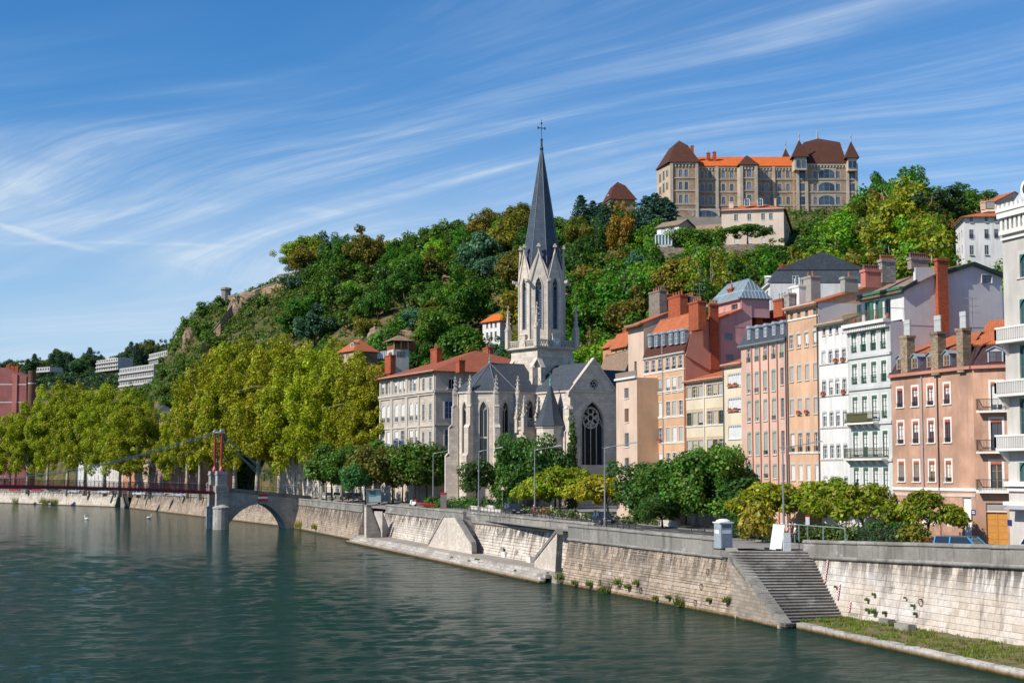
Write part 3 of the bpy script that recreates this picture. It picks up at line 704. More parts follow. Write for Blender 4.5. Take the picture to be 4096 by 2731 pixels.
def window(root,F,u,z,w,h,cols=2,rows=3,fmat=None,blind=0.0,bmat=None,curt=0.0,val=None,guard=None,gh=.9,sur=None,sw=.12,sill=None,lintel=None,arch=0.0,glassm=None,shutters=None,key='',panes=True,flower=False,depth=.0):
 w,h=q2(w),q2(h);fmat=fmat or FR_WHITE;p=F.p(u,z,-.02-depth)-Vector(root['_o'])
 wo=link('window',w_frame(w,h,cols,rows,arch,fmat),root,p,F.rz)
 gm=glassm or GLASS
 pw=w/cols
 def pane():
  m=MB();m.box(-pw/2+.03,.13,.03,pw/2-.03,.15,h-.03);return m.mesh('pane',gm,uv=False)
 pm=cached(('pn',round(pw,2),h,gm.name),pane)
 for i in range(cols):link('pane',pm,wo,(-w/2+pw*(i+.5),0,0))
 if curt>0:
  def cu():
   m=MB();hh=h*curt;n=8
   for i in range(n):
    x0,x1=-w/2+.07+(w-.14)*i/n,-w/2+.07+(w-.14)*(i+1)/n
    m.quad((x0,.128 if i%2 else .122,h-hh),(x1,.122 if i%2 else .128,h-hh),(x1,.122 if i%2 else .128,h-.08),(x0,.128 if i%2 else .122,h-.08))
   return m.mesh('curtain',CURT,uv=False)
  link('curtain',cached(('cu',w,h,round(curt,2)),cu),wo)
 if blind>0:
  bm_=bmat or BL_GREY;blind=round(blind,1)
  def bl():
   m=MB();hh=h*blind;n=max(3,int(hh/.11))
   for i in range(n):
    zz=h-hh*(i+.5)/n;m.add([(-w/2+.02,.045,zz-.05),(w/2-.02,.045,zz-.05),(w/2-.02,.085,zz+.045),(-w/2+.02,.085,zz+.045)],[(0,1,2,3)])
   m.box(-w/2+.02,.03,h-hh-.05,w/2-.02,.08,h-hh);return m.mesh('blind',bm_,uv=False)
  link('blind',cached(('bl',w,h,blind,bm_.name),bl),wo)
 if val is not None:
  def va():
   m=MB();n=7;hh=.26
   m.box(-w/2,-.03,h-.16,w/2,.02,h)
   for i in range(n):x=-w/2+w*i/n;m.add([(x,-.03,h-.16),(x+w/n,-.03,h-.16),(x+w/n/2,-.03,h-hh-.06)],[(0,1,2)])
   return m.mesh('valance',val,uv=False)
  link('valance',cached(('va',w,h,val.name),va),wo)
 if guard is not None:
  def gu():
   m=MB();n=max(5,int(w/.13))
   m.box(-w/2-.02,-.10,gh-.04,w/2+.02,-.06,gh);m.box(-w/2-.02,-.10,.06,w/2+.02,-.06,.09)
   for i in range(n+1):x=-w/2+w*i/n;m.box(x-.012,-.09,.08,x+.012,-.07,gh)
   for i in range(n//2):x=-w/2+w*(i+.5)/(n//2);m.box(x-.06,-.085,gh*.4,x+.06,-.075,gh*.62)
   m.box(-w/2-.02,-.10,gh-.04,-w/2,.0,gh);m.box(w/2,-.10,gh-.04,w/2+.02,.0,gh)
   return m.mesh('guard_rail',guard,uv=False)
  link('guard_rail',cached(('gu',w,round(gh,2),guard.name),gu),wo)
 if sur is not None:
  def su():
   m=MB();y0,y1=-.03,.12;t=sw
   m.box(-w/2-t,y0,-.0,-w/2,y1,h+t);m.box(w/2,y0,-.0,w/2+t,y1,h+t);m.box(-w/2,y0,h,w/2,y1,h+t);return m.mesh('surround',sur)
  link('surround',cached(('su',w,h,round(sw,2),sur.name),su),wo)
 if sill is not None:
  def si():
   m=MB();e=.08+(sw if sur else 0);m.box(-w/2-e,-.12,-.11,w/2+e,.14,-.005);return m.mesh('sill',sill)
  link('sill',cached(('si',w,sill.name,sur is None,round(sw,2)),si),wo)
 if lintel is not None:
  def li():
   m=MB();m.box(-w/2-.25,-.10,h+sw+.01,w/2+.25,.1,h+sw+.16);m.box(-w/2-.18,-.05,h+sw-.02,w/2+.18,.1,h+sw+.01);return m.mesh('lintel',lintel)
  link('lintel',cached(('li',w,h,lintel.name,round(sw,2)),li),wo)
 if shutters is not None:
  def sh():
   m=MB();ww=w/2;m.box(-ww/2,-.05,0,ww/2,-.01,h);n=int(h/.12)
   for i in range(n):zz=h*(i+.5)/n;m.box(-ww/2+.05,-.065,zz-.02,ww/2-.05,-.05,zz+.02)
   return m.mesh('shutter',shutters,uv=False)
  s_=cached(('sh',w,h,shutters.name),sh);link('shutter',s_,wo,(-w*.76,0,0));link('shutter',s_,wo,(w*.76,0,0))
 if flower:
  def fb():
   m=MB();m.box(-w*.42,-.3,.02,w*.42,-.12,.18,1);rr=random.Random(1)
   for i in range(26):
    c=Vector((rr.uniform(-w*.42,w*.42),rr.uniform(-.32,-.1),rr.uniform(.2,.38)));s_=.06
    m.obox(c,(s_,0,s_*.3),(0,s_,0),(-s_*.3,0,s_*.6),0 if i%3 else 2)
   return m.mesh('flower_box',[FLOWER,POT,plain('box_leaf',(.05,.12,.03),.8)],uv=False)
  link('flower_box',cached(('fb',w),fb),wo)
 return wo
def wall_grid(mb,F,u0,u1,z0,z1,holes,w=0.0,rec=.2,mi=0,topfn=None):
 """front wall with real openings; holes = (u, z, w, h)"""
 us={u0,u1};zs={z0,z1};H_=[]
 for(u,z,ww,hh)in holes:
  a,b,c,d=max(u-ww/2,u0+.01),min(u+ww/2,u1-.01),max(z,z0),min(z+hh,z1-.01)
  if b>a and d>c:H_.append((a,b,c,d));us|={a,b};zs|={c,d}
 us=sorted(us);zs=sorted(zs)
 for i in range(len(us)-1):
  if us[i+1]-us[i]<1e-5:continue
  uc=(us[i]+us[i+1])/2
  for j in range(len(zs)-1):
   if zs[j+1]-zs[j]<1e-5:continue
   zc=(zs[j]+zs[j+1])/2
   if any(a<uc<b and c<zc<d for a,b,c,d in H_):continue
   mb.quad(F.p(us[i],zs[j],w),F.p(us[i+1],zs[j],w),F.p(us[i+1],zs[j+1],w),F.p(us[i],zs[j+1],w),mi)
 for a,b,c,d in H_:
  P=[(a,c),(b,c),(b,d),(a,d)]
  for k in range(4):
   (ua,za),(ub,zb)=P[k],P[(k+1)%4]
   mb.quad(F.p(ua,za,w),F.p(ub,zb,w),F.p(ub,zb,w-rec),F.p(ua,za,w-rec),mi)
  mb.quad(F.p(a,c,w-rec),F.p(b,c,w-rec),F.p(b,d,w-rec),F.p(a,d,w-rec),mi)
class House:
 def __init__(s,name,label,F,depth,z0,zt,mat,cat='building',group=None):
  s.F=F;s.depth=depth;s.z0=z0;s.zt=zt;s.mat=mat;s.holes=[];s.wins=[];c=F.p(F.L/2,z0,-depth/2)
  s.root=thing(name,label,cat,c,0.0,group);s.sidewalls=True
 def win(s,u,z,w,h,**k):
  w,h=q2(w),q2(h);s.holes.append((u,z,w,h));s.wins.append((s.F,u,z,w,h,k))
 def grid(s,crp,xs,ys,xr,wpx,yr=None,fn=None,**k):
  """window columns (picture x at row yr) and rows ((top, bottom) at column xr)"""
  yr=yr or(ys[len(ys)//2][0])
  for j,(yt,yb)in enumerate(ys):
   zt=s.F.uv(crp(xr,yt))[1];zb=s.F.uv(crp(xr,yb))[1]
   for i,x in enumerate(xs):
    u=s.F.uv(crp(x,yr))[0];ww=s.F.uv(crp(x+wpx/2,yr))[0]-s.F.uv(crp(x-wpx/2,yr))[0]
    kk=dict(k)
    if fn:
     e=fn(i,j)
     if e is None:continue
     kk.update(e)
    s.win(u,zb,ww,zt-zb,**kk)
 def walls(s,sidemat=None,topslope=None):
  F,D_,z0,zt=s.F,s.depth,s.z0,s.zt;mb=MB();wall_grid(mb,F,0,F.L,z0,zt,s.holes);mb.build('wall',s.mat,s.root)
  sm=sidemat or s.mat;mb=MB();L=F.L
  mb.quad(F.p(L,z0),F.p(L,z0,-D_),F.p(L,zt,-D_),F.p(L,zt));mb.quad(F.p(0,z0,-D_),F.p(0,z0),F.p(0,zt),F.p(0,zt,-D_))
  mb.quad(F.p(L,z0,-D_),F.p(0,z0,-D_),F.p(0,zt,-D_),F.p(L,zt,-D_));mb.quad(F.p(0,zt,-.02),F.p(L,zt,-.02),F.p(L,zt,-D_),F.p(0,zt,-D_))
  mb.build('side_wall',sm,s.root)
  for(F_,u,z,w,h,k)in s.wins:window(s.root,F_,u,z,w,h,**k)
 def band(s,z,h=.2,out=.12,mat=None,u0=None,u1=None,name='string_course'):
  F=s.F;mb=MB();u0=-.02 if u0 is None else u0;u1=F.L+.02 if u1 is None else u1
  mb.ext([F.p(u0,z,out),F.p(u1,z,out),F.p(u1,z,-.05),F.p(u0,z,-.05)],(0,0,h));return mb.build(name,mat or s.mat,s.root)
 def pts(s,L_):return[s.F.p(*q)for q in L_]
 def part(s,name,mat,polys,th=None):
  mb=MB()
  for q in polys:
   if th:mb.slab(s.pts(q),th)
   else:mb.add(s.pts(q),[tuple(range(len(q)))])
  return mb.build(name,mat,s.root)
  # polys use (u, z, w)
 def roof_slope(s,zE,zR,back=None,mat=TERRA,over=.5,wR=None,th=.18):
  """front slope up to a ridge parallel to the street, then down to the back"""
  L,D_=s.F.L,s.depth;wR=-D_/2 if wR is None else wR;sl=(zR-zE)/-wR
  e=.12
  r=s.part('roof',mat,[[(-e,zE-sl*over,over),(L+e,zE-sl*over,over),(L+e,zR,wR),(-e,zR,wR)],[(-e,zR,wR),(L+e,zR,wR),(L+e,back if back is not None else zE,-D_-.3),(-e,back if back is not None else zE,-D_-.3)]],th)
  mb=MB();b=back if back is not None else zE
  for u in(.02,L-.02):mb.add(s.pts([(u,zE-.1,0),(u,zR-.15,wR),(u,b-.1,-D_),(u,zE-2,-D_),(u,zE-2,0)]),[(0,1,2,3,4)])
  mb.build('gable',s.mat,s.root);return r
 def hip(s,zE,zR,mat=TERRA,over=.6,rid=.5,th=.18,name='roof'):
  L,D_=s.F.L,s.depth;o=over;i=min(D_/2,L/2*.98);zb=zE-.15
  a,b,c,d=(-o,zb,o),(L+o,zb,o),(L+o,zb,-D_-o),(-o,zb,-D_-o)
  if L>=D_:r0,r1=(i*rid*2,zR,-D_/2),(L-i*rid*2,zR,-D_/2);pol=[[a,b,r1,r0],[b,c,r1],[c,d,r0,r1],[d,a,r0]]
  else:r0,r1=(L/2,zR,-L/2*rid*2),(L/2,zR,-D_+L/2*rid*2);pol=[[a,b,r0],[b,c,r1,r0],[c,d,r1],[d,a,r0,r1]]
  return s.part(name,mat,pol,th)
 def mansard(s,zE,zB,inset,mat=SLATE,zR=None,topmat=TERRA,sides=True,ledge=.35,over=.0):
  L,D_=s.F.L,s.depth;e=.05;i2=inset if sides else 0
  pol=[[(-e,zE,over),(L+e,zE,over),(L+e-i2,zB,-inset),(-e+i2,zB,-inset)],[(L+e,zE,over),(L+e,zE,-D_),(L+e-i2,zB,-D_+inset),(L+e-i2,zB,-inset)],[(L+e,zE,-D_),(-e,zE,-D_),(-e+i2,zB,-D_+inset),(L+e-i2,zB,-D_+inset)],[(-e,zE,-D_),(-e,zE,over),(-e+i2,zB,-inset),(-e+i2,zB,-D_+inset)]]
  s.part('mansard',mat,pol,.15)
  zR=zR or zB+1.5;g=.2
  s.part('roof',topmat,[[(-e+i2-g,zB-.05,-inset+g),(L+e-i2+g,zB-.05,-inset+g),(L-i2,zR,-D_/2),(i2,zR,-D_/2)],[(i2,zR,-D_/2),(L-i2,zR,-D_/2),(L+e-i2+g,zB-.05,-D_+inset-g),(-e+i2-g,zB-.05,-D_+inset-g)]]+([[(-e+i2-g,zB-.05,-inset+g),(i2,zR,-D_/2),(-e+i2-g,zB-.05,-D_+inset-g)],[(L+e-i2+g,zB-.05,-inset+g),(L+e-i2+g,zB-.05,-D_+inset-g),(L-i2,zR,-D_/2)]]if True else[]),.15)
 def gutter(s,z,out=.35,mat=None,h=.16):
  F=s.F;mb=MB();mb.ext([F.p(-.15,z-h,out),F.p(F.L+.15,z-h,out),F.p(F.L+.15,z,out+.06),F.p(-.15,z,out+.06)],(-F.n.x*.2,-F.n.y*.2,0))
  mb.ext([F.p(-.1,z-h-.2,.0),F.p(F.L+.1,z-h-.2,.0),F.p(F.L+.1,z-h,out),F.p(-.1,z-h,out)],(-F.n.x*.05,-F.n.y*.05,0));return mb.build('eaves',mat or s.mat,s.root)
 def pipe(s,u,z0,z1,mat=ZINC,out=.1,r=.06):
  mb=MB();mb.tube([s.F.p(u,z0,out),s.F.p(u,z1,out)],r,6);return mb.build('downpipe',mat,s.root)
 def dormer(s,u,z,w,h,wf,mat=ZINC,fm=None,roof='gable',d=1.6,rmat=None,gm=None):
  """dormer box: front plane at outward offset wf"""
  F=s.F;mb=MB();t=.12
  p=lambda a,b,c:F.p(u+a,z+b,wf-c)
  # cheeks and frame
  for sg in(-1,1):mb.ext([p(sg*w/2,0,0),p(sg*(w/2+t),0,0),p(sg*(w/2+t),h,0),p(sg*w/2,h,0)],(-F.n.x*d,-F.n.y*d,0))
  mb.ext([p(-w/2-t,h,0),p(w/2+t,h,0),p(w/2+t,h+t,0),p(-w/2-t,h+t,0)],(-F.n.x*d,-F.n.y*d,0))
  do=mb.build('dormer',mat,s.root)
  mb=MB()
  if roof=='gable':
   for sg in(-1,1):mb.slab([p(sg*(w/2+t+.1),h+t,-.15),p(0,h+t+.35,-.15),p(0,h+t+.35,d),p(sg*(w/2+t+.1),h+t,d)],.06)
   mb.add([p(-w/2-t,h+t,0),p(w/2+t,h+t,0),p(0,h+t+.33,0)],[(0,1,2)])
  else:
   n=8;pr=[p((w/2+t+.06)*math.cos(math.pi*i/n),h+t+.32*math.sin(math.pi*i/n),-.12)for i in range(n+1)];mb.ext(pr,(-F.n.x*d,-F.n.y*d,0))
  r=mb.build('dormer_roof',rmat or mat,None,s.root['_o']);r.parent=do
  window(s.root,F.off(wf),u,z+.02,w,h-.02,cols=2,rows=2,fmat=fm or FR_WHITE,depth=-.08,glassm=gm)
 def chimney(s,crp,xl,xr,yt,yb,w,mat=BRICK,dep=None,pots=3,capm=None,pot=POT,ph=.55,potr=.14):
  Fw=s.F.off(w);ul,zt=Fw.uv(crp(xl,yt));ur,_=Fw.uv(crp(xr,yt));zb=Fw.uv(crp((xl+xr)/2,yb))[1]
  return s.chim((ul+ur)/2,w,zb-.8,zt,abs(ur-ul),dep or .8,mat,pots,capm,pot,ph,potr)
 def chim(s,u,w,zb,zt,wu,dep,mat=BRICK,pots=3,capm=None,pot=POT,ph=.55,potr=.14):
  F=s.F;mb=MB()
  def bx(a,b,z0,z1):mb.ext([F.p(u-a,z0,w+b),F.p(u+a,z0,w+b),F.p(u+a,z0,w-b),F.p(u-a,z0,w-b)],(0,0,z1-z0))
  bx(wu/2,dep/2,zb,zt-.3);bx(wu/2+.05,dep/2+.05,zt-.3,zt-.2);bx(wu/2+.09,dep/2+.09,zt-.2,zt)
  c=mb.build('chimney',mat,s.root)
  def po():m=MB();m.lathe([(potr,0),(potr*.8,ph*.7),(potr*1.05,ph*.75),(potr*1.0,ph),(potr*.7,ph)],8);return m.mesh('chimney_pot',pot,smooth=False)
  pm=cached(('po',pot.name,ph,potr),po)
  long_u=wu>=dep;ln=max(wu,dep)
  for i in range(pots):
   t=(-.5+(i+.5)/pots)*ln*.9;q=F.p(u+(t if long_u else 0),zt,w+(0 if long_u else t))-Vector(s.root['_o']);link('chimney_pot',pm,c,q)
  return c
ROW0=Vector((82.8,0));ROWD=Vector((.31,-1)).normalized()
def on_row(p,off=0.0):
 f=Fac(ROW0-ROWD*400,ROW0+ROWD*10).off(off);u=f.uv(p)[0];q=f.p(u,0);return(q.x,q.y)
def row_fac(pl,pr,off=0.0):return Fac(on_row(pl,off),on_row(pr,off))
def antenna(F,w,p_base,p_top,label,parent=None):
 Fw=F.off(w);u,zb=Fw.uv(p_base);zt=Fw.uv(p_top)[1];mb=MB();q=Fw.p(u,0);mb.tube([(q.x,q.y,zb),(q.x,q.y,zt)],.035,5)
 for k,(dz,n,l)in enumerate(((.15,7,.5),(.9,5,.4),(1.5,5,.35))):
  if zt-dz<zb+.5:break
  a,b=(q.x-.9,q.y-.3,zt-dz),(q.x+.5,q.y+.15,zt-dz);mb.bar(a,b,.03)
  for i in range(n):c=Vector(a).lerp(Vector(b),i/(n-1));mb.bar(c+Vector((.3*l,-l,0)),c-Vector((.3*l,-l,0)),.02)
 o=mb.build('antenna',GREYMETAL,origin=(q.x,q.y,zb));o.location=(q.x,q.y,zb);tag(o,label,'antenna','rooftop antennas');return o
 # ------------------------------------------------------------------ the row of houses on the quay
rw=random.Random(21)
GZ=5.3
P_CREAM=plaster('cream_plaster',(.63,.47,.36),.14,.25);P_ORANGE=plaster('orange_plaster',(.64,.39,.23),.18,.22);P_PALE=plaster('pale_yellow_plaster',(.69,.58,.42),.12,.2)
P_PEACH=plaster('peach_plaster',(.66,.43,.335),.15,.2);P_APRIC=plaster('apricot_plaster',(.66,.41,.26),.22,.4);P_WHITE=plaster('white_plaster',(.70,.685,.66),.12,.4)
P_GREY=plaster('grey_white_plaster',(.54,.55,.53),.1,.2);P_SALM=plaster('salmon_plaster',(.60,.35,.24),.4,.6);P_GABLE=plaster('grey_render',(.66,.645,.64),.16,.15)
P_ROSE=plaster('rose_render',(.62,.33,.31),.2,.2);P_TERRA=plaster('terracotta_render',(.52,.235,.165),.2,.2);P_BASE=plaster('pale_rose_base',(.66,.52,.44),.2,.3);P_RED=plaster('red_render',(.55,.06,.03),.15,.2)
P_STONE=plaster('cut_stone',(.56,.525,.48),.18,.25)
def mix_blind(bm,p=.6,val=None):
 def fn(i,j):
  r=rw.random();d={}
  if r<p:d=dict(blind=rw.choice((1.0,1.0,.9,.8,.7)),bmat=bm)
  elif r<p+.2:d=dict(blind=rw.choice((.3,.5)),bmat=bm)
  elif r<p+.3:d=dict(curt=rw.choice((.9,.6)))
  if rw.random()<.12:d['flower']=True
  return d
 return fn
 # --- salmon corner house
F_s=row_fac(cJ(132,700),cJ(778,700))
zS=F_s.uv(cJ(437,172))[1]
h=House('corner_house','salmon plastered corner house with dark mansard and four chimneys at the right',F_s,13,GZ,zS,P_SALM)
hs=h
def sal(i,j):
 if j==2 and i<2:return dict(blind=1.0,bmat=BL_BROWN,curt=0)
 return dict(fmat=FR_RED if j<2 else FR_OCHRE,curt=rw.choice((0,.5,.8)))
h.grid(cJ,[199,317,438,568],[(275,430),(548,725),(868,1030)],438,44,fn=sal,val=VAL_RED,guard=IRON,gh=.4,sur=TRIMW,sw=.2,sill=TRIMW,rows=3)
zb=h.F.uv(cJ(437,1100))[1]
for x,y0,y1,wp in((cQ(640,0)[0],735,935,26),(cQ(955,0)[0],700,965,37)):
 ff=lambda a,b:(a,1900+b/4.742)
 u=F_s.uv(ff(x,800))[0];zt_,zb_=F_s.uv(ff(x,y0))[1],F_s.uv(ff(x,y1))[1];h.win(u,zb_,1.5,zt_-zb_,fmat=TRIMW,blind=1.0,bmat=plain('boarded',(.72,.62,.56),.7),rows=1)
for x in(3545+40,3700):
 u=F_s.uv((x,2060))[0];h.win(u,GZ+1.0,1.4,2.6,fmat=FR_GREY,blind=.9,bmat=plain('boarded',(.72,.62,.56),.7))
u=F_s.uv(cQ(1280,900))[0];h.win(u,GZ+.05,1.3,4.1,cols=1,rows=1,fmat=WHITE,glassm=plain('white_door',(.7,.7,.72),.6))
h.walls()
h.band(zb,.28,.1,TRIMW);h.band(zb-.5,.25,.05,P_BASE)
mb=MB();L=F_s.L
for a,b in((0,L),):
 pass
h.band(zS-.15,.28,.35,P_TERRA,name='cornice')
h.part('ground_floor_band',P_BASE,[])
zB=F_s.off(-1.4).uv(cI(965,1190))[1]
h.mansard(zS+.15,zB,1.1,BROWN if False else tiles('plum_slate',(.055,.03,.035),(.08,.045,.05),.2,.22),zR=F_s.off(-6.5).uv(cI(1300,1010))[1],topmat=TERRA,sides=False,over=.15)
for x,y0,y1 in((650,1380,1275),(806,1372,1262),(966,1358,1245),(1140,1342,1228)):
 u,z=F_s.off(.1).uv(cI(x,y1));zb_=F_s.off(.1).uv(cI(x,y0))[1];h.dormer(u,zb_,.85,z-zb_,.12,ZINC,FR_OCHRE)
CH_TAN=masonry('tan_brick',(.40,.30,.20),.3,.11,.02,.35,.35,dk_amt=.35);FLUE=plain('grey_flue',(.45,.46,.44),.5,.5)
for(xl,xr,yt,yb)in((697,765,1032,1365),(1012,1088,992,1345),(1282,1350,955,1315)):
 h.chimney(cI,xl,xr,yt,yb,-.1,CH_TAN,dep=.85,pots=4,pot=FLUE,ph=1.5,potr=.13)
h.pipe(F_s.uv(cJ(378,600))[0],zb,zS,ZINC);h.pipe(F_s.uv(cJ(500,600))[0],zb-.3,zS,plain('dark_pipe',(.05,.045,.05),.6));h.pipe(F_s.uv(cJ(516,1300))[0],GZ,zb,plain('rose_pipe',(.5,.3,.25),.6))
# angled flank of the corner house: turns inland
a0=F_s.p(F_s.L,0);a1=Vector((a0 .x+6.2,a0 .y-4.6,0));F_a=Fac(a0,a1)
ha=House('corner_house_wing','angled salmon wing of the corner house with iron balconies and ochre doors',F_a,9,GZ,zS,P_SALM)
for(yt,yb,fm,cu)in((250,470,FR_WHITE,.8),(540,785,FR_RED,0),(870,1095,FR_OCHRE,0)):
 u,zt_=F_a.uv(cJ(950,yt));zb_=F_a.uv(cJ(950,yb))[1];ww=F_a.uv(cJ(995,yt))[0]-F_a.uv(cJ(905,yt))[0]
 ha.win(u,zb_,ww,zt_-zb_,fmat=fm,val=VAL_RED,sur=TRIMW,sw=.2,curt=cu)
u0_,zg=F_a.uv(cQ(1630,715));ug=F_a.uv(cQ(2035,715))[0];ha.win((u0_+ug)/2,GZ+.05,ug-u0_,zg-GZ,cols=2,rows=5,fmat=FR_OCHRE,glassm=plain('ochre_gate',(.50,.23,.05),.6))
zg2=F_a.uv(cQ(1800,520))[1];ha.win((u0_+ug)/2,zg+.12,ug-u0_,zg2-zg-.12,cols=1,rows=8,fmat=TRIMW,glassm=DARK)
ha.walls()
ha.band(zS-.15,.28,.35,P_TERRA,name='cornice');ha.band(zb,.28,.1,TRIMW)
for(yb)in(470,790,1100):
 u,zb_=F_a.uv(cJ(945,yb));q=MB();w_=1.45
 def P3(a,b,c):return F_a.p(u+a,zb_+b,c)
 q.ext([P3(-w_,-.22,0),P3(w_,-.22,0),P3(w_,-.22,.75),P3(-w_,-.22,.75)],(0,0,.16));bo=q.build('balcony',TRIMW,ha.root)
 q=MB();rl=[(-w_,.02),(-w_,.72),(w_,.72),(w_,.02)]
 for(x0,c0),(x1,c1)in zip(rl,rl[1:]):
  q.bar(P3(x0,.95,c0),P3(x1,.95,c1),.05);q.bar(P3(x0,.1,c0),P3(x1,.1,c1),.04);n=int(max(abs(x1-x0),abs(c1-c0))/.13)
  for i in range(n+1):t=i/n;q.bar(P3(x0+(x1-x0)*t,.1,c0+(c1-c0)*t),P3(x0+(x1-x0)*t,.95,c0+(c1-c0)*t),.022)
 r_=q.build('railing',IRON,None,ha.root['_o']);r_.parent=bo
ha.mansard(zS+.15,zB,1.1,tiles('plum_slate',(0,0,0),(0,0,0)),zR=zB+2.4,topmat=TERRA,sides=False,over=.15)
u,z=F_a.off(.1).uv(cI(1650,1190));zb_=F_a.off(.1).uv(cI(1650,1300))[1];ha.dormer(u,zb_,1.15,z-zb_,.12,ZINC,FR_RED)
# street-name plates: white letters on blue
def sign_text(txt,F,u,z,size,parent,mat,w=.04,ext=.003,name='lettering'):
 cu=bpy.data.curves.new('lettering','FONT');cu.body=txt;cu.size=size;cu.align_x='CENTER';cu.extrude=ext
 o=bpy.data.objects.new(name,cu);col.objects.link(o);dg=bpy.context.evaluated_depsgraph_get();me=bpy.data.meshes.new_from_object(o.evaluated_get(dg));col.objects.unlink(o);bpy.data.objects.remove(o)
 me.materials.clear();me.materials.append(mat);ob=bpy.data.objects.new(name,me);col.objects.link(ob);ob.parent=parent
 q=F.p(u,z,w);base=Vector(parent['_o'])if '_o' in parent else Vector(parent.parent['_o']);ob.location=q-base;ob.rotation_euler=(math.pi/2,0,F.rz);return ob
BLUE_PL=plain('plate_blue',(.02,.035,.16),.4);WHITE_L=plain('plate_white',(.8,.8,.8),.5)
u,z=F_s.uv(cQ(1395,702));q=MB();q.ext([F_s.p(u-.32,z-.22,.02),F_s.p(u+.32,z-.22,.02),F_s.p(u+.32,z+.22,.02),F_s.p(u-.32,z+.22,.02)],(F_s.n.x*.02,F_s.n.y*.02,0));q.build('street_plate',BLUE_PL,h.root)
q=MB();
for dz,w_ in((.06,.22),(-.08,.26)):q.ext([F_s.p(u-w_,z+dz-.035,.041),F_s.p(u+w_,z+dz-.035,.041),F_s.p(u+w_,z+dz+.035,.041),F_s.p(u-w_,z+dz+.035,.041)],(F_s.n.x*.004,F_s.n.y*.004,0))
q.build('plate_lines',WHITE_L,h.root)
# banner on the door
u,z=F_s.uv(cQ(1300,640));z2=F_s.uv(cQ(1300,825))[1];bn=thing('banner','white hanging banner with yellow edge over the door of the salmon house','banner',F_s.p(u,z2,.1))
q=MB();q.ext([F_s.p(u-.5,z2,.14),F_s.p(u+.6,z2-.05,.14),F_s.p(u+.6,z-.15,.14),F_s.p(u-.5,z+.2,.14)],(F_s.n.x*.015,F_s.n.y*.015,0));q.build('cloth',WHITE,bn)
q=MB();q.ext([F_s.p(u-.5,z2+.25,.157),F_s.p(u-.32,z2+.25,.157),F_s.p(u-.32,z+.1,.157),F_s.p(u-.5,z+.15,.157)],(F_s.n.x*.004,F_s.n.y*.004,0));q.build('yellow_edge',plain('banner_yellow',(.7,.55,.02),.6),bn)
sign_text('A',F_s,u-.4,z2+.3,.35,bn,plain('letter_green',(.03,.25,.06),.6),.165)
# --- grey-white house with green valances and set-back terrace storey
F_g=row_fac(cH(617,800),cH(884,800));zC=F_g.uv(cH(750,545))[1]
h=House('grey_house','grey white house with green window valances, balconies and a green terrace storey',F_g,17,GZ,zC,P_GREY)
h.grid(cH,[655,714,776,839],[(592,715),(785,915),(995,1140),(1215,1375),(1440,1600)],713,33,yr=800,fn=lambda i,j:dict(fmat=FR_GREEN,curt=rw.choice((.9,.95,.6)),guard=FR_GREEN if j<2 or(j==2 and i==3)else None,gh=.75),val=VAL_GREEN,sur=TRIMW,sw=.14,rows=4)
h.walls(P_GABLE)
for yb in(745,945,1165,1395):h.band(F_g.uv(cH(713,yb))[1]-.15,.28,.14,P_GREY)
# cornice on brackets
h.band(zC-.1,.35,.75,TRIMW,name='cornice')
for i in range(24):u=F_g.L*(i+.5)/24;q=MB();q.ext([F_g.p(u-.12,zC-.55,0),F_g.p(u+.12,zC-.55,0),F_g.p(u+.12,zC-.1,0),F_g.p(u-.12,zC-.1,0)],(F_g.n.x*.5,F_g.n.y*.5,0));q.build('bracket',TRIMW,h.root)
def balcony(h,F,u0,u1,z,mat,dep=.8,ht=1.0,slab=TRIMW,step=.13,solid=None):
 q=MB();q.ext([F.p(u0,z-.18,0),F.p(u1,z-.18,0),F.p(u1,z-.18,dep),F.p(u0,z-.18,dep)],(0,0,.16))
 for i in range(int((u1-u0)/1.3)+1):u=u0+.2+(u1-u0-.4)*i/max(1,int((u1-u0)/1.3));q.ext([F.p(u-.1,z-.18,0),F.p(u-.1,z-.75,0),F.p(u-.1,z-.18,dep*.8)],(F.d.x*.2,F.d.y*.2,0))
 b=q.build('balcony',slab,h.root);q=MB();rl=[(u0+.05,.02),(u0+.05,dep-.06),(u1-.05,dep-.06),(u1-.05,.02)]
 for(x0,c0),(x1,c1)in zip(rl,rl[1:]):
  for zz in(ht,.12,ht*.8):q.bar(F.p(x0,z+zz,c0),F.p(x1,z+zz,c1),.045)
  n=max(2,int(max(abs(x1-x0),abs(c1-c0))/step))
  for i in range(n+1):t=i/n;q.bar(F.p(x0+(x1-x0)*t,z+.0,c0+(c1-c0)*t),F.p(x0+(x1-x0)*t,z+ht,c0+(c1-c0)*t),.025)
 r_=q.build('railing',mat,None,h.root['_o']);r_.parent=b
 if solid:
  a_,c_,m_=solid;q=MB();q.ext([F.p(a_,z+.05,dep-.1),F.p(c_,z+.05,dep-.1),F.p(c_,z+ht-.08,dep-.1),F.p(a_,z+ht-.08,dep-.1)],(-F.n.x*.03,-F.n.y*.03,0));s_=q.build('screen',m_,None,h.root['_o']);s_.parent=b
RAIL_OLIVE=plain('olive_iron',(.09,.10,.05),.6)
balcony(h,F_g,F_g.uv(cH(638,1150))[0],F_g.uv(cH(818,1150))[0],F_g.uv(cH(713,1160))[1],RAIL_OLIVE,solid=(F_g.uv(cH(645,1150))[0],F_g.uv(cH(775,1150))[0],plain('olive_screen',(.22,.20,.09),.7)))
balcony(h,F_g,.1,F_g.uv(cH(872,1380))[0],F_g.uv(cH(713,1385))[1],RAIL_OLIVE)
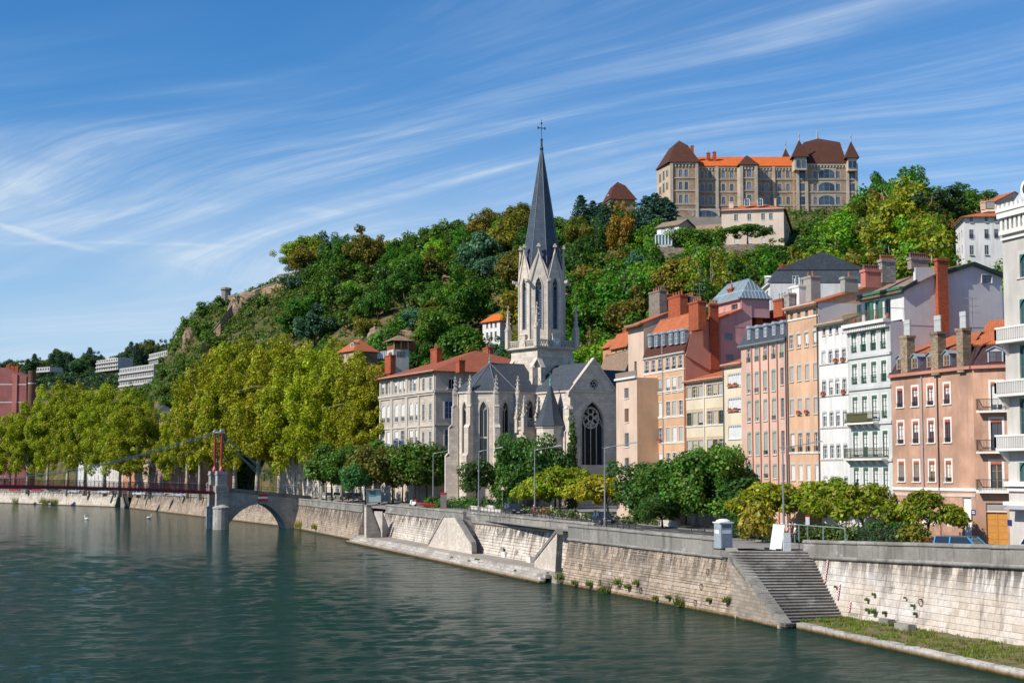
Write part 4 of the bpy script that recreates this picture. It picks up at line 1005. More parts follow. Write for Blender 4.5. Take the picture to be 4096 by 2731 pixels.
# terrace storey
F_t=F_g.off(-1.6);zT0=zC+.25;zT1=F_t.uv(cH(760,385))[1]
ht=House('terrace_storey','set-back roof storey with green shutters above the grey white house',F_t,15.4,zT0,zT1,P_WHITE)
for xc,wp,yt,yb in((678,26,418,500),(738,40,405,520),(800,30,395,510),(865,34,385,500)):
 u=F_t.uv(cH(xc,450))[0];ww=F_t.uv(cH(xc+wp/2,450))[0]-F_t.uv(cH(xc-wp/2,450))[0];z1_=F_t.uv(cH(xc,yt))[1]
 ht.win(u,zT0+.1,ww,z1_-zT0-.1,fmat=FR_GREEN,rows=2,curt=0)
ht.walls(P_GABLE)
GRN=plain('green_paint',(.05,.16,.10),.5)
for x in(766,822):
 u=F_t.uv(cH(x,450))[0];z1_=F_t.uv(cH(x,400))[1];q=MB();q.ext([F_t.p(u-.3,zT0+.05,.06),F_t.p(u+.3,zT0+.05,.06),F_t.p(u+.3,z1_,.06),F_t.p(u-.3,z1_,.06)],(F_t.n.x*.05,F_t.n.y*.05,0));q.build('shutter',GRN,ht.root)
ht.band(zT1-.1,.55,.25,GRN,name='cornice');ht.band(zT1+.3,.25,.5,GRN,name='cornice')
q=MB();n=60
for i in range(n+1):u=.0+F_g.L*i/n;q.bar(F_g.p(u,zT0-.1,.55),F_g.p(u,zT0+1.0,.55),.022)
q.bar(F_g.p(0,zT0+1.0,.55),F_g.p(F_g.L,zT0+1.0,.55),.05);q.bar(F_g.p(F_g.L,zT0+1.0,.55),F_g.p(F_g.L,zT0+1.0,-1.6),.05);q.build('railing',plain('rail_brown',(.12,.10,.05),.6),ht.root)
for k,(x,w)in enumerate(((650,.1),(668,.2),(690,.0),(800,.1),(878,.2))):
 u=F_g.uv(cH(x,525))[0];q=MB();q.lathe([(.14,0),(.2,.38),(.17,.38)],8);o=q.build('flower_pot',POT);o.location=F_g.p(u,zT0+.11,w)
 tag(o,'terracotta pot on the green terrace storey, number %s from its left end'%('one','two','three','four','five')[k],'pot','pots on the roof terrace')
 # gable of the grey house follows the photo: low front eave, chimney block, long ridge
F_side=F_g.side(17)
Rf=F_t.L
zr=F_side.uv(cI(1415,270))[1];ur=F_side.uv(cI(1415,270))[0];ue,ze=F_side.uv(cI(1715,390))
u1_,z1_=F_side.uv(cI(600,540));u2_,z2_=F_side.uv(cI(815,455));u3_,z3_=F_side.uv(cI(815,312));u4_,z4_=F_side.uv(cI(1035,312));u5_,z5_=F_side.uv(cI(1165,355))
q=MB();prof=[(1.55,zT0-.6),(1.55,z1_),(u2_,z2_),(u2_,z3_),(u4_,z4_),(u4_,z5_),(ur,zr),(ue,ze),(ue,zT0-.6)]
q.ext([F_side.p(a,b,.03)for a,b in prof],(-F_side.n.x*.4,-F_side.n.y*.4,0));q.build('gable',P_GABLE,ht.root)
VERGE=plain('verge_green',(.018,.045,.04),.5);q=MB()
for(a,b),(c,d)in(((1.2,z1_-.05),(u2_,z2_)),((u4_+.9,z5_-.1),(ur,zr)),((ur,zr),(ue+.3,ze-.1))):
 q.ext([F_side.p(a,b-.25,.35),F_side.p(c,d-.25,.35),F_side.p(c,d+.12,.35),F_side.p(a,b+.12,.35)],(-F_side.n.x*.4,-F_side.n.y*.4,0))
q.build('verge',VERGE,ht.root)
Lg=F_t.L
q=MB()
def rs(L_):q.slab([F_side.p(a,b,c)for a,b,c in L_],.18)
rs([(1.0,z1_-.15,.3),(u4_+.5,z5_+.05,.3),(u4_+.5,z5_+.05,-Lg-.1),(1.0,z1_-.15,-Lg-.1)]);rs([(u4_+.5,z5_+.1,.3),(ur,zr+.12,.3),(ur,zr+.12,-Lg),(u4_+.5,z5_+.1,-Lg)]);rs([(ur,zr+.12,.3),(ue+.4,ze,.3),(ue+.4,ze,-Lg),(ur,zr+.12,-Lg)])
q.build('roof',TERRA_OLD,ht.root)
# tall red brick flue on the gable and other stacks
def side_stack(F,xl,xr,yt,yb,crp,w,dep,mat,root,pots,pot=POT,ph=.5):
 Fw=F.off(w);ul,zt=Fw.uv(crp(xl,yt));ur_,_=Fw.uv(crp(xr,yt));zb_=Fw.uv(crp((xl+xr)/2,yb))[1];q=MB()
 def bx(e,z0,z1):q.ext([Fw.p(ul-e,z0,e),Fw.p(ur_+e,z0,e),Fw.p(ur_+e,z0,-dep-e),Fw.p(ul-e,z0,-dep-e)],(0,0,z1-z0))
 bx(0,zb_,zt-.25);bx(.09,zt-.25,zt);c=q.build('chimney',mat,root)
 def po():m=MB();m.lathe([(.15,0),(.12,ph*.7),(.16,ph*.75),(.15,ph),(.1,ph)],8);return m.mesh('chimney_pot',pot)
 pm=cached(('po',pot.name,ph,.15),po)
 for i in range(pots):t=(i+.5)/pots;link('chimney_pot',pm,c,Fw.p(ul+(ur_-ul)*t,zt,-dep/2)-Vector(root['_o']))
 return c
BR_DARK=masonry('dark_grey_brick',(.22,.18,.155),.4,.16,.03,.4,1.9,dk_amt=.3);BR_PINK=masonry('pink_brick',(.40,.15,.11),.3,.12,.025,.15,1.5,dk_amt=.2);ST_OLD=masonry('old_stack_stone',(.34,.32,.29),.4,.2,.03,.3,.7)
side_stack(F_side,1043,1150,215,1000,cI,.55,.55,BRICK,ht.root,0);side_stack(F_side,770,950,205,330,cI,-.1,.7,BR_DARK,ht.root,8,plain('dark_pot',(.2,.09,.07),.7))
side_stack(F_side,290,455,330,520,cI,-2.2,.9,BR_PINK,ht.root,7,plain('dark_pot',(.2,.09,.07),.7));side_stack(F_side,465,607,228,470,cI,-4.6,.8,ST_OLD,ht.root,7);side_stack(F_side,75,215,405,570,cI,-6.9,.9,plain('cement_stack',(.3,.28,.25),.9),ht.root,1)
uw,zw=F_side.uv(cI(1553,478));window(ht.root,F_side,uw,zw,1.1,F_side.uv(cI(1553,395))[1]-zw,fmat=FR_GREY,sur=P_GABLE,sw=.08,depth=-.2)
antenna(F_side,1.5,cI(1418,1060),cI(1425,622),'tall television antenna in front of the grey gable')
# --- white narrow house
F_w=row_fac(cH(434,800),cH(616,800));zW=F_w.uv(cH(503,535))[1]
h=House('white_house','narrow white house with four window columns beside the grey white house',F_w,14,GZ,zW,P_WHITE)
h.grid(cH,[463,504,545,590],[(562,606)],503,18,yr=580,fn=lambda i,j:dict(fmat=FR_OCHRE if i==0 else FR_GREY,rows=1),sill=SILL)
h.grid(cH,[463,506,546,590],[(700,788),(885,988),(1085,1185),(1290,1385),(1490,1600)],505,26,yr=800,fn=mix_blind(BL_WHITE,.12),val=VAL_GREY,sill=SILL,sur=TRIMW,sw=.08)
h.walls(P_GABLE)
for yb in(790,990,1190,1390):h.band(h.F.uv(cH(503,yb))[1]-.1,.16,.08,SILL)
h.gutter(zW+.05,.45,SILL);h.roof_slope(zW+.1,zW+2.6,mat=TERRA_OLD,over=.55)
# --- apricot tall house
F_p=row_fac(cH(237,800),cH(433,800));zP=F_p.uv(cH(308,432))[1]
h=House('apricot_house','tall apricot house with grey roller slats left of the narrow white house',F_p,15,GZ,zP,P_APRIC)
h.grid(cH,[260,306,355,406],[(465,507)],308,20,yr=480,fmat=FR_GREY,rows=1)
def apr(i,j):
 if j in(1,2):return dict(blind=rw.choice((1,1,.9)),bmat=BL_GREY,flower=(j==2 and i in(1,2)))
 if j==4:return dict(blind=1.0,bmat=BL_WHITE)
 return dict(guard=IRON if j==3 else None,gh=.6,curt=rw.choice((0,.8)))
h.grid(cH,[260,308,357,409],[(590,690),(790,898),(1000,1110),(1212,1345),(1412,1520)],308,26,yr=800,fn=apr,val=VAL_GREY,sill=SILL)
h.walls(P_GABLE);h.band(h.F.uv(cH(308,515))[1],.18,.08,TRIMW);h.band(h.F.uv(cH(308,1350))[1]-.1,.2,.08,TRIMW)
h.gutter(zP+.05,.5,TRIMW);h.roof_slope(zP+.1,F_p.off(-9).uv(cH(590,330))[1],mat=TERRA,over=.55,wR=-9)
h.pipe(.1,GZ,zP,plain('dark_pipe2',(.12,.10,.10),.6));h.pipe(F_p.L-.15,GZ,zP,plain('dark_pipe2',(.12,.10,.10),.6))
h.chimney(cH,350,412,255,385,-6,plain('cement_stack',(.3,.28,.25),.9),dep=1.2,pots=2);h.chimney(cH,268,330,312,405,-5,P_WHITE,dep=.9,pots=2,pot=FLUE,ph=.9);h.chimney(cH,232,264,355,430,-4,ST_OLD,dep=.8,pots=2,pot=FLUE,ph=.5)
# --- pink house with slate mansard
F_k=row_fac(cG(986,900),cG(1303,900));zK=F_k.uv(cG(1092,570))[1]
h=House('pink_house','pink house with grey green slat blinds and a slate mansard with five round dormers',F_k,13,GZ,zK,P_PEACH)
h.grid(cG,[1035,1092,1150,1209,1267],[(580,690)],1092,27,yr=640,fn=lambda i,j:dict(blind=1.0 if i in(1,4)else 0,bmat=BL_GREEN,guard=FR_GREEN,gh=.6),val=VAL_GREY)
h.grid(cG,[1036,1093,1151,1211],[(757,905),(955,1105),(1175,1340),(1400,1500)],1093,27,yr=900,fn=lambda i,j:dict(blind=rw.choice((1,1,.9,.8)),bmat=rw.choice((BL_GREEN,BL_GREY)),guard=IRON if rw.random()<.5 else None,gh=.5),val=plain('valance_sage',(.22,.33,.27),.6),sill=SILL)
h.grid(cG,[1270],[(733,850),(945,1078),(1172,1312),(1405,1520)],1270,24,yr=900,fmat=FR_GREY,sill=SILL,rows=4)
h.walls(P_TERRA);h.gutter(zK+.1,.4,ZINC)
zB=F_k.off(-1.2).uv(cG(1150,438))[1];h.mansard(zK+.1,zB,1.15,SLATE,zR=zB+1.3,topmat=TERRA,sides=False,over=.3)
for x,y0,y1 in((1035,538,468),(1093,530,460),(1151,520,450),(1210,508,438),(1268,498,428)):
 u,z=F_k.off(.05).uv(cG(x,y1));zb_=F_k.off(.05).uv(cG(x,y0))[1];h.dormer(u,zb_,.62,z-zb_,.05,ZINC,FR_WHITE,roof='round',d=1.3)
for x in(1064,1240,1120,1180):h.pipe(F_k.uv(cG(x,900))[0],GZ,zK,plain('rose_pipe2',(.42,.17,.11),.6))
h.pipe(F_k.L-.1,GZ,zK,plain('dark_pipe2',(0,0,0)))
h.chimney(cG,1233,1297,262,335,-9,BRICK,dep=1,pots=3,pot=FLUE,ph=.8)
# --- pale yellow pair: D then C
F_d=row_fac(cG(862,900),cG(986,900));zD=F_d.uv(cG(930,705))[1]
h=House('pale_house','narrow pale yellow house with flower boxes left of the pink house',F_d,11,GZ,zD,P_PALE)
h.grid(cG,[935],[(766,862),(938,1035),(1127,1226),(1302,1400)],935,90,yr=900,cols=3,fn=lambda i,j:dict(blind=(.9,.8,1,1)[j],bmat=BL_WHITE,flower=j<2),val=VAL_GREY,sill=TRIMW,rows=2)
h.walls();h.gutter(zD+.05,.35,TRIMW);h.roof_slope(zD+.1,zD+1.9,mat=TERRA,over=.5);h.pipe(.1,GZ,zD,plain('dark_pipe2',(0,0,0)))
F_c=row_fac(cG(597,900),cG(861,900));zCc=F_c.uv(cG(730,812))[1]
h=House('low_house','low ivory house with ochre window frames and a single terracotta slope',F_c,12,GZ,zCc,P_PALE)
h.grid(cG,[620,659,699,760,800,841],[(850,942),(1032,1135),(1225,1320),(1400,1500)],660,33,yr=900,fn=lambda i,j:dict(fmat=FR_TEAL if rw.random()<.4 else FR_WHITE,blind=rw.choice((0,1,1,.8,0)),bmat=BL_GREY),sur=plaster('ochre_trim',(.62,.33,.08),.15,.2),sw=.12,val=VAL_GREY,sill=TRIMW)
h.walls();h.gutter(zCc+.05,.35,TRIMW);zR=F_c.off(-7).uv(cG(800,745))[1];h.roof_slope(zCc+.1,zR,mat=TERRA,over=.5,wR=-7);h.pipe(F_c.uv(cG(728,900))[0],GZ,zCc,TRIMW);h.pipe(.08,GZ,zCc,plain('rose_pipe2',(0,0,0)))
for yb in(945,1140):h.band(F_c.uv(cG(660,yb))[1]-.1,.16,.08,TRIMW)
# --- orange house with brown mansard
F_o=row_fac(cG(310,900),cG(595,900));zO=F_o.uv(cG(440,650))[1]
U1=F_o.side(13).uv(cG(833,420))[0];h=House('orange_house','orange house with six white dormers in a brown mansard roof',F_o,U1,GZ,zO,P_ORANGE)
h.grid(cG,[328,373,419,473,516,561],[(656,740),(797,900),(963,1065),(1144,1246),(1325,1420)],515,28,yr=850,fn=lambda i,j:dict(blind=0 if j==0 else rw.choice((1,1,.9,0,.6)),bmat=rw.choice((BL_GREY,BL_WHITE)),guard=IRON if j==0 else None,gh=.35,flower=(j==3 and i==2)),val=None,sill=TRIMW,sur=TRIMW,sw=.09)
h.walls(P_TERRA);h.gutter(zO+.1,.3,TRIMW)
for yb in(750,890,1075,1255):h.band(F_o.uv(cG(515,yb))[1]-.08,.14,.07,TRIMW)
h.pipe(F_o.uv(cG(440,900))[0],GZ,zO+3,ZINC);h.pipe(F_o.L-.1,GZ,zO,plain('rose_pipe2',(0,0,0)))
zB=F_o.off(-1.1).uv(cG(560,466))[1];h.mansard(zO+.1,zB,1.1,BROWN,zR=zB+2.2,topmat=TERRA,sides=False,over=.2)
for x,y0,y1 in((345,590,517),(390,585,510),(437,580,502),(490,573,495),(531,568,488),(574,562,480)):
 u,z=F_o.off(.05).uv(cG(x,y1));zb_=F_o.off(.05).uv(cG(x,y0))[1];h.dormer(u,zb_,.95,z-zb_,.05,ZINC,FR_WHITE,roof='round',d=1.4)
 # gable of the orange house (terracotta render) and the tall brick flue on it
F_os=F_o.side(U1);pr=[F_os.uv(p)for p in(cG(592,640),cG(640,450),cG(715,425),cG(770,400),cG(835,385))]
q=MB();top=[(.02,zO-.5),(.02,pr[0][1]),(max(.5,pr[1][0]),pr[1][1]),(pr[2][0],pr[2][1]),(pr[3][0],pr[3][1]),(U1-.1,pr[4][1]),(U1-.1,zO-3)]
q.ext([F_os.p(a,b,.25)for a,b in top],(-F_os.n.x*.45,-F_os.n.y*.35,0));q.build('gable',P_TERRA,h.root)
side_stack(F_os,766,826,285,745,cG,.5,.5,BRICK,h.root,3)
for(xl,xr,yt,yb,w,mt)in((645,712,283,430,-.8,BRICK),(500,585,245,450,-3.5,BRICK),(590,655,250,440,-5,ST_OLD),(365,440,212,470,-6,masonry('sooty_stack',(.25,.2,.17),.4,.15,.02,.3)),(440,478,232,300,-8,BRICK)):
 h.chimney(cG,xl,xr,yt,yb,w,mt,dep=1.1,pots=4)
antenna(F_o,-4,cG(695,300),cG(697,140),'thin antenna between the brick chimneys of the orange house');antenna(F_o,-6,cG(440,225),cG(437,160),'antenna on the leftmost brick chimney of the orange house')
# --- cream tower house beside the church
c0=on_row(cG(113,1000),3.0);c1=on_row(cG(258,1000),3.0);F_t1=Fac(c0,c1);zt1=F_t1 .uv(cG(180,812))[1]
h=House('cream_house','plain cream house with a planted roof terrace beside the church',F_t1,12,GZ,zt1,P_CREAM)
h.grid(cG,[185],[(875,945),(1018,1112),(1187,1282),(1360,1450),(1530,1620)],185,30,yr=1000,fn=lambda i,j:dict(fmat=FR_OCHRE if j==1 else FR_GREY,rows=1,cols=3),sill=TRIMW)
h.walls(plaster('warm_cream_side',(.63,.40,.25),.15,.2));h.band(zt1-.05,.25,.3,TRIMW,name='cornice')
q=MB();q.ext([F_t1 .p(0,zt1+.2,.1),F_t1 .p(F_t1 .L,zt1+.2,.1),F_t1 .p(F_t1 .L,zt1+.95,.1),F_t1 .p(0,zt1+.95,.1)],(-F_t1 .n.x*.12,-F_t1 .n.y*.12,0));q.build('terrace_screen',plain('wood_grey',(.22,.18,.15),.8),h.root)
F_t2=F_t1 .off(-3.5);ul=F_t2 .uv(cG(197,600))[0];ur2=F_t2 .uv(cG(305,600))[0];F_t3=F_t2 .sub(ul,ur2);zt2=F_t3 .uv(cG(260,425))[1]
h2=House('cream_tower','taller windowless cream block rising behind the planted terrace',F_t3,8,zt1,zt2,P_CREAM);u,z=F_t3 .uv(cG(247,745));h2 .win(u,zt1+.2,.9,2.6,fmat=FR_GREY,rows=1,cols=1);h2 .walls();h2 .roof_slope(zt2,zt2+1.6,mat=TERRA,over=.9);h2 .band(zt2-.3,.25,.6,BL_BROWN,name='eaves')
# --- rose house behind with glass roof
F_r=F_o.off(-U1-.06);F_rr=F_r.sub(F_r.uv(cG(690,400))[0],F_o.L);zr_=F_rr.uv(cG(833,392))[1];S_=F_rr.side(10);dR=S_.uv(cG(1058,400))[0];dA,zA0=S_.uv(cG(985,325));zA=S_.uv(cG(985,248))[1]
h=House('rose_house','rose pink house with a glazed hip roof behind the orange house',F_rr,dR,GZ,zr_,P_ROSE);h.walls(P_ROSE)
q=MB();prf=[(0.02,zr_-1),(0.02,zr_),(dA,zA0),(dA,zA),S_.uv(cG(1055,292)),(dR,S_.uv(cG(1058,340))[1]),(dR,zr_-1)];q.ext([S_.p(a,b,.03)for a,b in prf],(-S_.n.x*.4,-S_.n.y*.4,0));q.build('gable',P_ROSE,h.root)
q=MB();L_=F_rr.L;q.slab([F_rr.p(-1,zr_+.05,.4),F_rr.p(L_+.3,zr_+.05,.4),F_rr.p(L_+.3,zA0+.1,-dA),F_rr.p(-1,zA0+.1,-dA)],.2);q.build('roof',TERRA,h.root)
class Wing0(House):
 def __init__(s,F,depth,z0,zt,mat,root):s.F=F;s.depth=depth;s.z0=z0;s.zt=zt;s.mat=mat;s.holes=[];s.wins=[];s.root=root
F_at=F_rr.off(-dA);ua=F_at.uv(cG(760,300))[0];F_at=F_at.sub(ua,L_-.05);a_=Wing0(F_at,max(4,dR-dA),zA0-1,F_at.uv(cG(985,250))[1],P_ROSE,h.root);u,z=F_at.uv(cG(937,328));a_.win(u,z,1.9,F_at.uv(cG(937,290))[1]-z,cols=2,rows=1,fmat=BL_BROWN);a_.walls(P_ROSE);zr_=a_.zt
a_.band(zr_-.1,.3,.4,ZINC,name='eaves');a_.hip(zr_+.2,F_at.off(-3).uv(cG(860,172))[1],mat=masonry('glazed_roof',(.14,.18,.21),.5,3.0,.06,.2,2.4,dk_amt=.15,streak=.1),over=.3,rid=.4,name='glazed_roof')
h.chimney(cG,903,933,185,240,-dA-1,BRICK,dep=.6,pots=1);h.chimney(cG,1005,1078,212,300,-dR-2,BRICK,dep=1.1,pots=6);h.chimney(cG,1060,1110,320,440,-dR-1.5,BRICK,dep=1,pots=2)
F_sd=S_
for(x,yt,yb)in((898,490,537),(903,640,678)):
 u,z=F_sd.uv(cG(x,yb));window(h.root,F_sd,u,z,1.0,F_sd.uv(cG(x,yt))[1]-z,fmat=FR_GREY,depth=-.2,cols=1,rows=1)
 # --- red attic and white house with slate roof further back
F_x=F_k.off(-14);u0_,u1_=F_x.uv(cG(1112,380))[0],F_x.uv(cG(1230,380))[0];F_xx=F_x.sub(u0_,u1_);z=F_xx.uv(cG(1170,350))[1]
h=House('red_attic','bright red rendered attic house behind the slate mansard',F_xx,8,GZ,z,P_RED);u,zz=F_xx.uv(cG(1180,412));h.win(u,zz,.9,.8,cols=1,rows=1,fmat=FR_GREY);h.walls();h.band(z-.1,.25,.4,ZINC,name='eaves');h.roof_slope(z+.1,z+.7,mat=ZINC,over=.4)
A_=aty(cG(1105,250),262);B_=aty(cG(1187,250),248);F_y=Fac((A_.x,A_.y),(B_.x,B_.y));z=F_y.uv(cG(1150,178))[1]
h=House('white_slate_house','white house with a slate mansard roof up the slope behind the row',F_y,17,8,z,P_WHITE);h.grid(cG,[1122,1165],[(215,290),(330,380)],1145,16,yr=250,fmat=FR_WHITE);h.walls();h.band(z-.1,.25,.4,TRIMW,name='eaves')
zB=z+2.4;h.mansard(z+.1,zB,1.4,SLATE,zR=F_y.off(-8).uv(cH(300,195))[1],topmat=SLATE,sides=True,over=.3);h.dormer(F_y.L*.5,z+.3,1.0,1.4,-.2,TRIMW,FR_GREY)
F_y2=F_y.side(17);hh=h
for x,yb,yt in((1362,150,112),):
 u,zz=F_y2 .uv(cG(x,yb));window(h.root,F_y2,u,zz,1.0,1.3,fmat=FR_WHITE,depth=-.4)
h.chimney(cG,1255,1290,45,160,-6,BRICK,dep=.8,pots=1)
# --- white Venetian-style house at the right edge
P0=on_row((4034,1900),1.2);F_v=Fac(P0,Vector(P0)+ROWD*14);zV=F_v.uv((4030,868))[1]
h=House('venetian_house','white carved stone house with quatrefoil frieze and balconies at the right edge',F_v,16,GZ,zV,P_STONE)
TEAL_G=glass('teal_glass',(.02,.06,.06));vx=lambda x,y:(3960+x/1.045,700+y/1.045)
for yt,yb in((335,430),(520,625),(710,850),(935,1085),(1200,1280)):
 u0_,zt_=F_v.uv((4078,700+yt/1.045));zb_=F_v.uv((4078,700+yb/1.045))[1]
 for k in range(4):h.win(u0_+.75+2.9*k,zb_,1.5,zt_-zb_,fmat=FR_TEAL,glassm=TEAL_G,sur=P_STONE,sw=.35,sill=P_STONE,arch=.7,rows=3)
h.win(3.2,GZ+.2,2.2,3.6,fmat=FR_GREY,rows=3,glassm=DARK)
h.walls()
for y,hh_,o_ in((250,.35,.35),(272,.2,.2),(1300,.4,.4),(1320,.25,.2),(1378,.3,.6)):h.band(F_v.uv((4030,700+y/1.045))[1],hh_,o_,TRIMW)
z=zV
h.band(z-.1,.5,.5,TRIMW,name='cornice');h.band(z+.4,.3,.6,TRIMW,name='cornice')
for i in range(22):
 u=.3+i*.62;q=MB();q.ext([F_v.p(u-.16,z-1.5,0),F_v.p(u+.16,z-1.5,0),F_v.p(u+.16,z-.1,0),F_v.p(u-.16,z-.1,0)],(F_v.n.x*.28,F_v.n.y*.28,0));q.build('corbel',TRIMW,h.root)
 q=MB();q.ext([F_v.p(u-.2,z+.7,.55),F_v.p(u+.2,z+.7,.55),F_v.p(u+.12,z+1.05,.55),F_v.p(u-.12,z+1.05,.55)],(-F_v.n.x*.25,-F_v.n.y*.25,0));q.build('crest',TRIMW,h.root)
zq=F_v.uv((4050,892))[1]
for i in range(5):
 u=1.3+2.4*i;q=MB()
 for a,b in((.32,0),(-.32,0),(0,.32),(0,-.32)):
  n=10;q.ext([F_v.p(u+a+.3*math.cos(6.283*k/n),zq+b+.3*math.sin(6.283*k/n),.015+.003*(a>0)+.006*(b>0)+.009*(b<0))for k in range(n)],(F_v.n.x*.02,F_v.n.y*.02,0))
 q.build('quatrefoil',DARK,h.root)
 q=MB();pts_=[]
 for k in range(41):a=6.283*k/40;r_=.62+.14*math.cos(4*a);pts_.append(F_v.p(u+r_*math.cos(a),zq+r_*math.sin(a),.05))
 q.tube(pts_,.07,5);q.build('quatrefoil_frame',TRIMW,h.root)
def stone_balcony(h,F,u0,u1,z,dep=1.0):
 q=MB();q.ext([F.p(u0,z-.3,0),F.p(u1,z-.3,0),F.p(u1,z-.3,dep),F.p(u0,z-.3,dep)],(0,0,.3));q.ext([F.p(u0,z+.85,0),F.p(u1,z+.85,0),F.p(u1,z+.85,dep),F.p(u0,z+.85,dep)][0:4],(0,0,.001))
 for(a,b,c,d)in((u0,0,u0,dep),(u0,dep,u1,dep),(u1,dep,u1,0)):
  q.bar(F.p(a,z+.95,b),F.p(c,z+.95,d),.18,.16);n=max(2,int(abs(c-a)/.3+abs(d-b)/.3))
  for i in range(n+1):t=i/n;q.bar(F.p(a+(c-a)*t,z,b+(d-b)*t),F.p(a+(c-a)*t,z+.9,b+(d-b)*t),.16)
 for u in(u0+.3,u1-.3):q.ext([F.p(u-.15,z-.3,0),F.p(u-.15,z-1.3,0),F.p(u-.15,z-.9,.35),F.p(u-.15,z-.3,dep*.85)],(F.d.x*.3,F.d.y*.3,0))
 q.v=[v for v in q.v];return q.build('stone_balcony',TRIMW,h.root)
for y in(690,912,1138):stone_balcony(h,F_v,F_v.uv((4024,700+y/1.045))[0],9.5,F_v.uv((4040,700+y/1.045))[1])
q=MB();pz=zV+.7;q.slab([F_v.p(.3,pz,-.4),F_v.p(13.7,pz,-.4),F_v.p(12,pz+6,-4),F_v.p(2.4,pz+6,-4)],.2);q.slab([F_v.p(.3,pz,-15),F_v.p(.3,pz,-.4),F_v.p(2.4,pz+6,-4),F_v.p(2.4,pz+6,-12)],.2);q.slab([F_v.p(13.7,pz,-.4),F_v.p(13.7,pz,-15),F_v.p(12,pz+6,-12),F_v.p(12,pz+6,-4)],.2);q.slab([F_v.p(.3,pz,-15),F_v.p(13.7,pz,-15),F_v.p(12,pz+6,-12),F_v.p(2.4,pz+6,-12)],.2);q.slab([F_v.p(2.4,pz+6,-4),F_v.p(12,pz+6,-4),F_v.p(12,pz+6,-12),F_v.p(2.4,pz+6,-12)],.2);q.build('roof',plain('pale_zinc',(.42,.44,.47),.5,.4),h.root)
u,z=F_v.off(-1.5).uv((4055,775));q=MB();q.lathe([(.75,0),(.75,1.4)],14);o=q.mesh('x',TRIMW)
q=MB();pts_=[F_v.p(2.2+.8*math.cos(6.283*k/14),zV+2.2+.8*math.sin(6.283*k/14),-.9)for k in range(14)];q.ext(pts_,(-F_v.n.x*2,-F_v.n.y*2,0));q.build('oculus_dormer',TRIMW,h.root)
q=MB();q.ext([F_v.p(2.2+.5*math.cos(6.283*k/14),zV+2.2+.5*math.sin(6.283*k/14),-.88)for k in range(14)],(-F_v.n.x*.1,-F_v.n.y*.1,0));q.build('oculus_pane',GLASS,h.root)
u,z=F_v.uv(cQ(2085,900));q=MB();q.ext([F_v.p(u-.3,z-.25,.02),F_v.p(u+.3,z-.25,.02),F_v.p(u+.3,z+.25,.02),F_v.p(u-.3,z+.25,.02)],(F_v.n.x*.02,F_v.n.y*.02,0));q.build('street_plate',BLUE_PL,h.root)
q=MB();q.ext([F_v.p(.9,F_v.uv((4060,2010))[1],.02),F_v.p(5.2,F_v.uv((4060,2010))[1],.02),F_v.p(5.2,F_v.uv((4060,2035))[1],1.2),F_v.p(.9,F_v.uv((4060,2035))[1],1.2)],(0,0,.06));q.build('awning',plain('awning_grey',(.32,.33,.35),.7),h.root)
# ------------------------------------------------------------------ the church
CH_ST=masonry('church_limestone',(.60,.52,.44),1.0,.5,.014,.14,.6,(.16,.14,.125),.35,.25,.35)
CH_TR=plaster('church_dressing',(.60,.53,.45),.2,.3);CH_GL=glass('church_glass',(.012,.012,.014),.15);LEAD=plain('lead_grey',(.16,.18,.2),.5,.4)
LOUVRE=plain('louvre_blue',(.13,.20,.29),.5);COPPER=plain('verdigris',(.13,.30,.26),.7)
SPIRE_M=tiles('spire_slate',(.048,.068,.098),(.070,.094,.128),.5,.7,.5)
T0=Vector((5.5,287.0));ER=Vector((.582,-.813));EL=Vector((-.813,-.582))
def cp(a,b):return T0+ER*a+EL*b
ch=thing('church','pale limestone Gothic church with a tall slate spire and polygonal apse','church',(T0 .x,T0 .y,GZ))
def arch_pts(uc,zs,w,ha,n=7):
 r=w;L_=[]
 for i in range(n+1):
  a=math.radians(180-60*i/n);L_.append((uc+w/2+r*math.cos(a),zs+r*math.sin(a)*ha/(w*.866)))
 R_=[(2*uc-x,z)for x,z in L_[:-1]][::-1]
 return L_+R_
def arch_panel(mb,F,u0,u1,z0,z1,uc,zb,w,zs,ha,rec=.45,top=None):
 a=arch_pts(uc,zs,w,ha);ul,ur=uc-w/2,uc+w/2
 for(p,q,r,s)in((u0,ul,z0,zs),(ur,u1,z0,zs),(ul,ur,z0,zb)):mb.quad(F.p(p,r),F.p(q,r),F.p(q,s),F.p(p,s))
 pk=len(a)//2;t=top or[(u1,z1),(u0,z1)]
 tm=(uc,z1)if not top else None
 mb.add([F.p(u0,zs)]+[F.p(*q)for q in a[:pk+1]]+[F.p(uc,z1),F.p(u0,z1)],[tuple(range(pk+4))])
 mb.add([F.p(u1,zs),F.p(u1,z1),F.p(uc,z1)]+[F.p(*q)for q in a[pk:]],[tuple(range(3+len(a)-pk))])
 out=[(ul,zb)]+a+[(ur,zb)]
 for(p,r),(q,s)in zip(out,out[1:]+out[:1]):mb.quad(F.p(p,r),F.p(q,s),F.p(q,s,-rec),F.p(p,r,-rec))
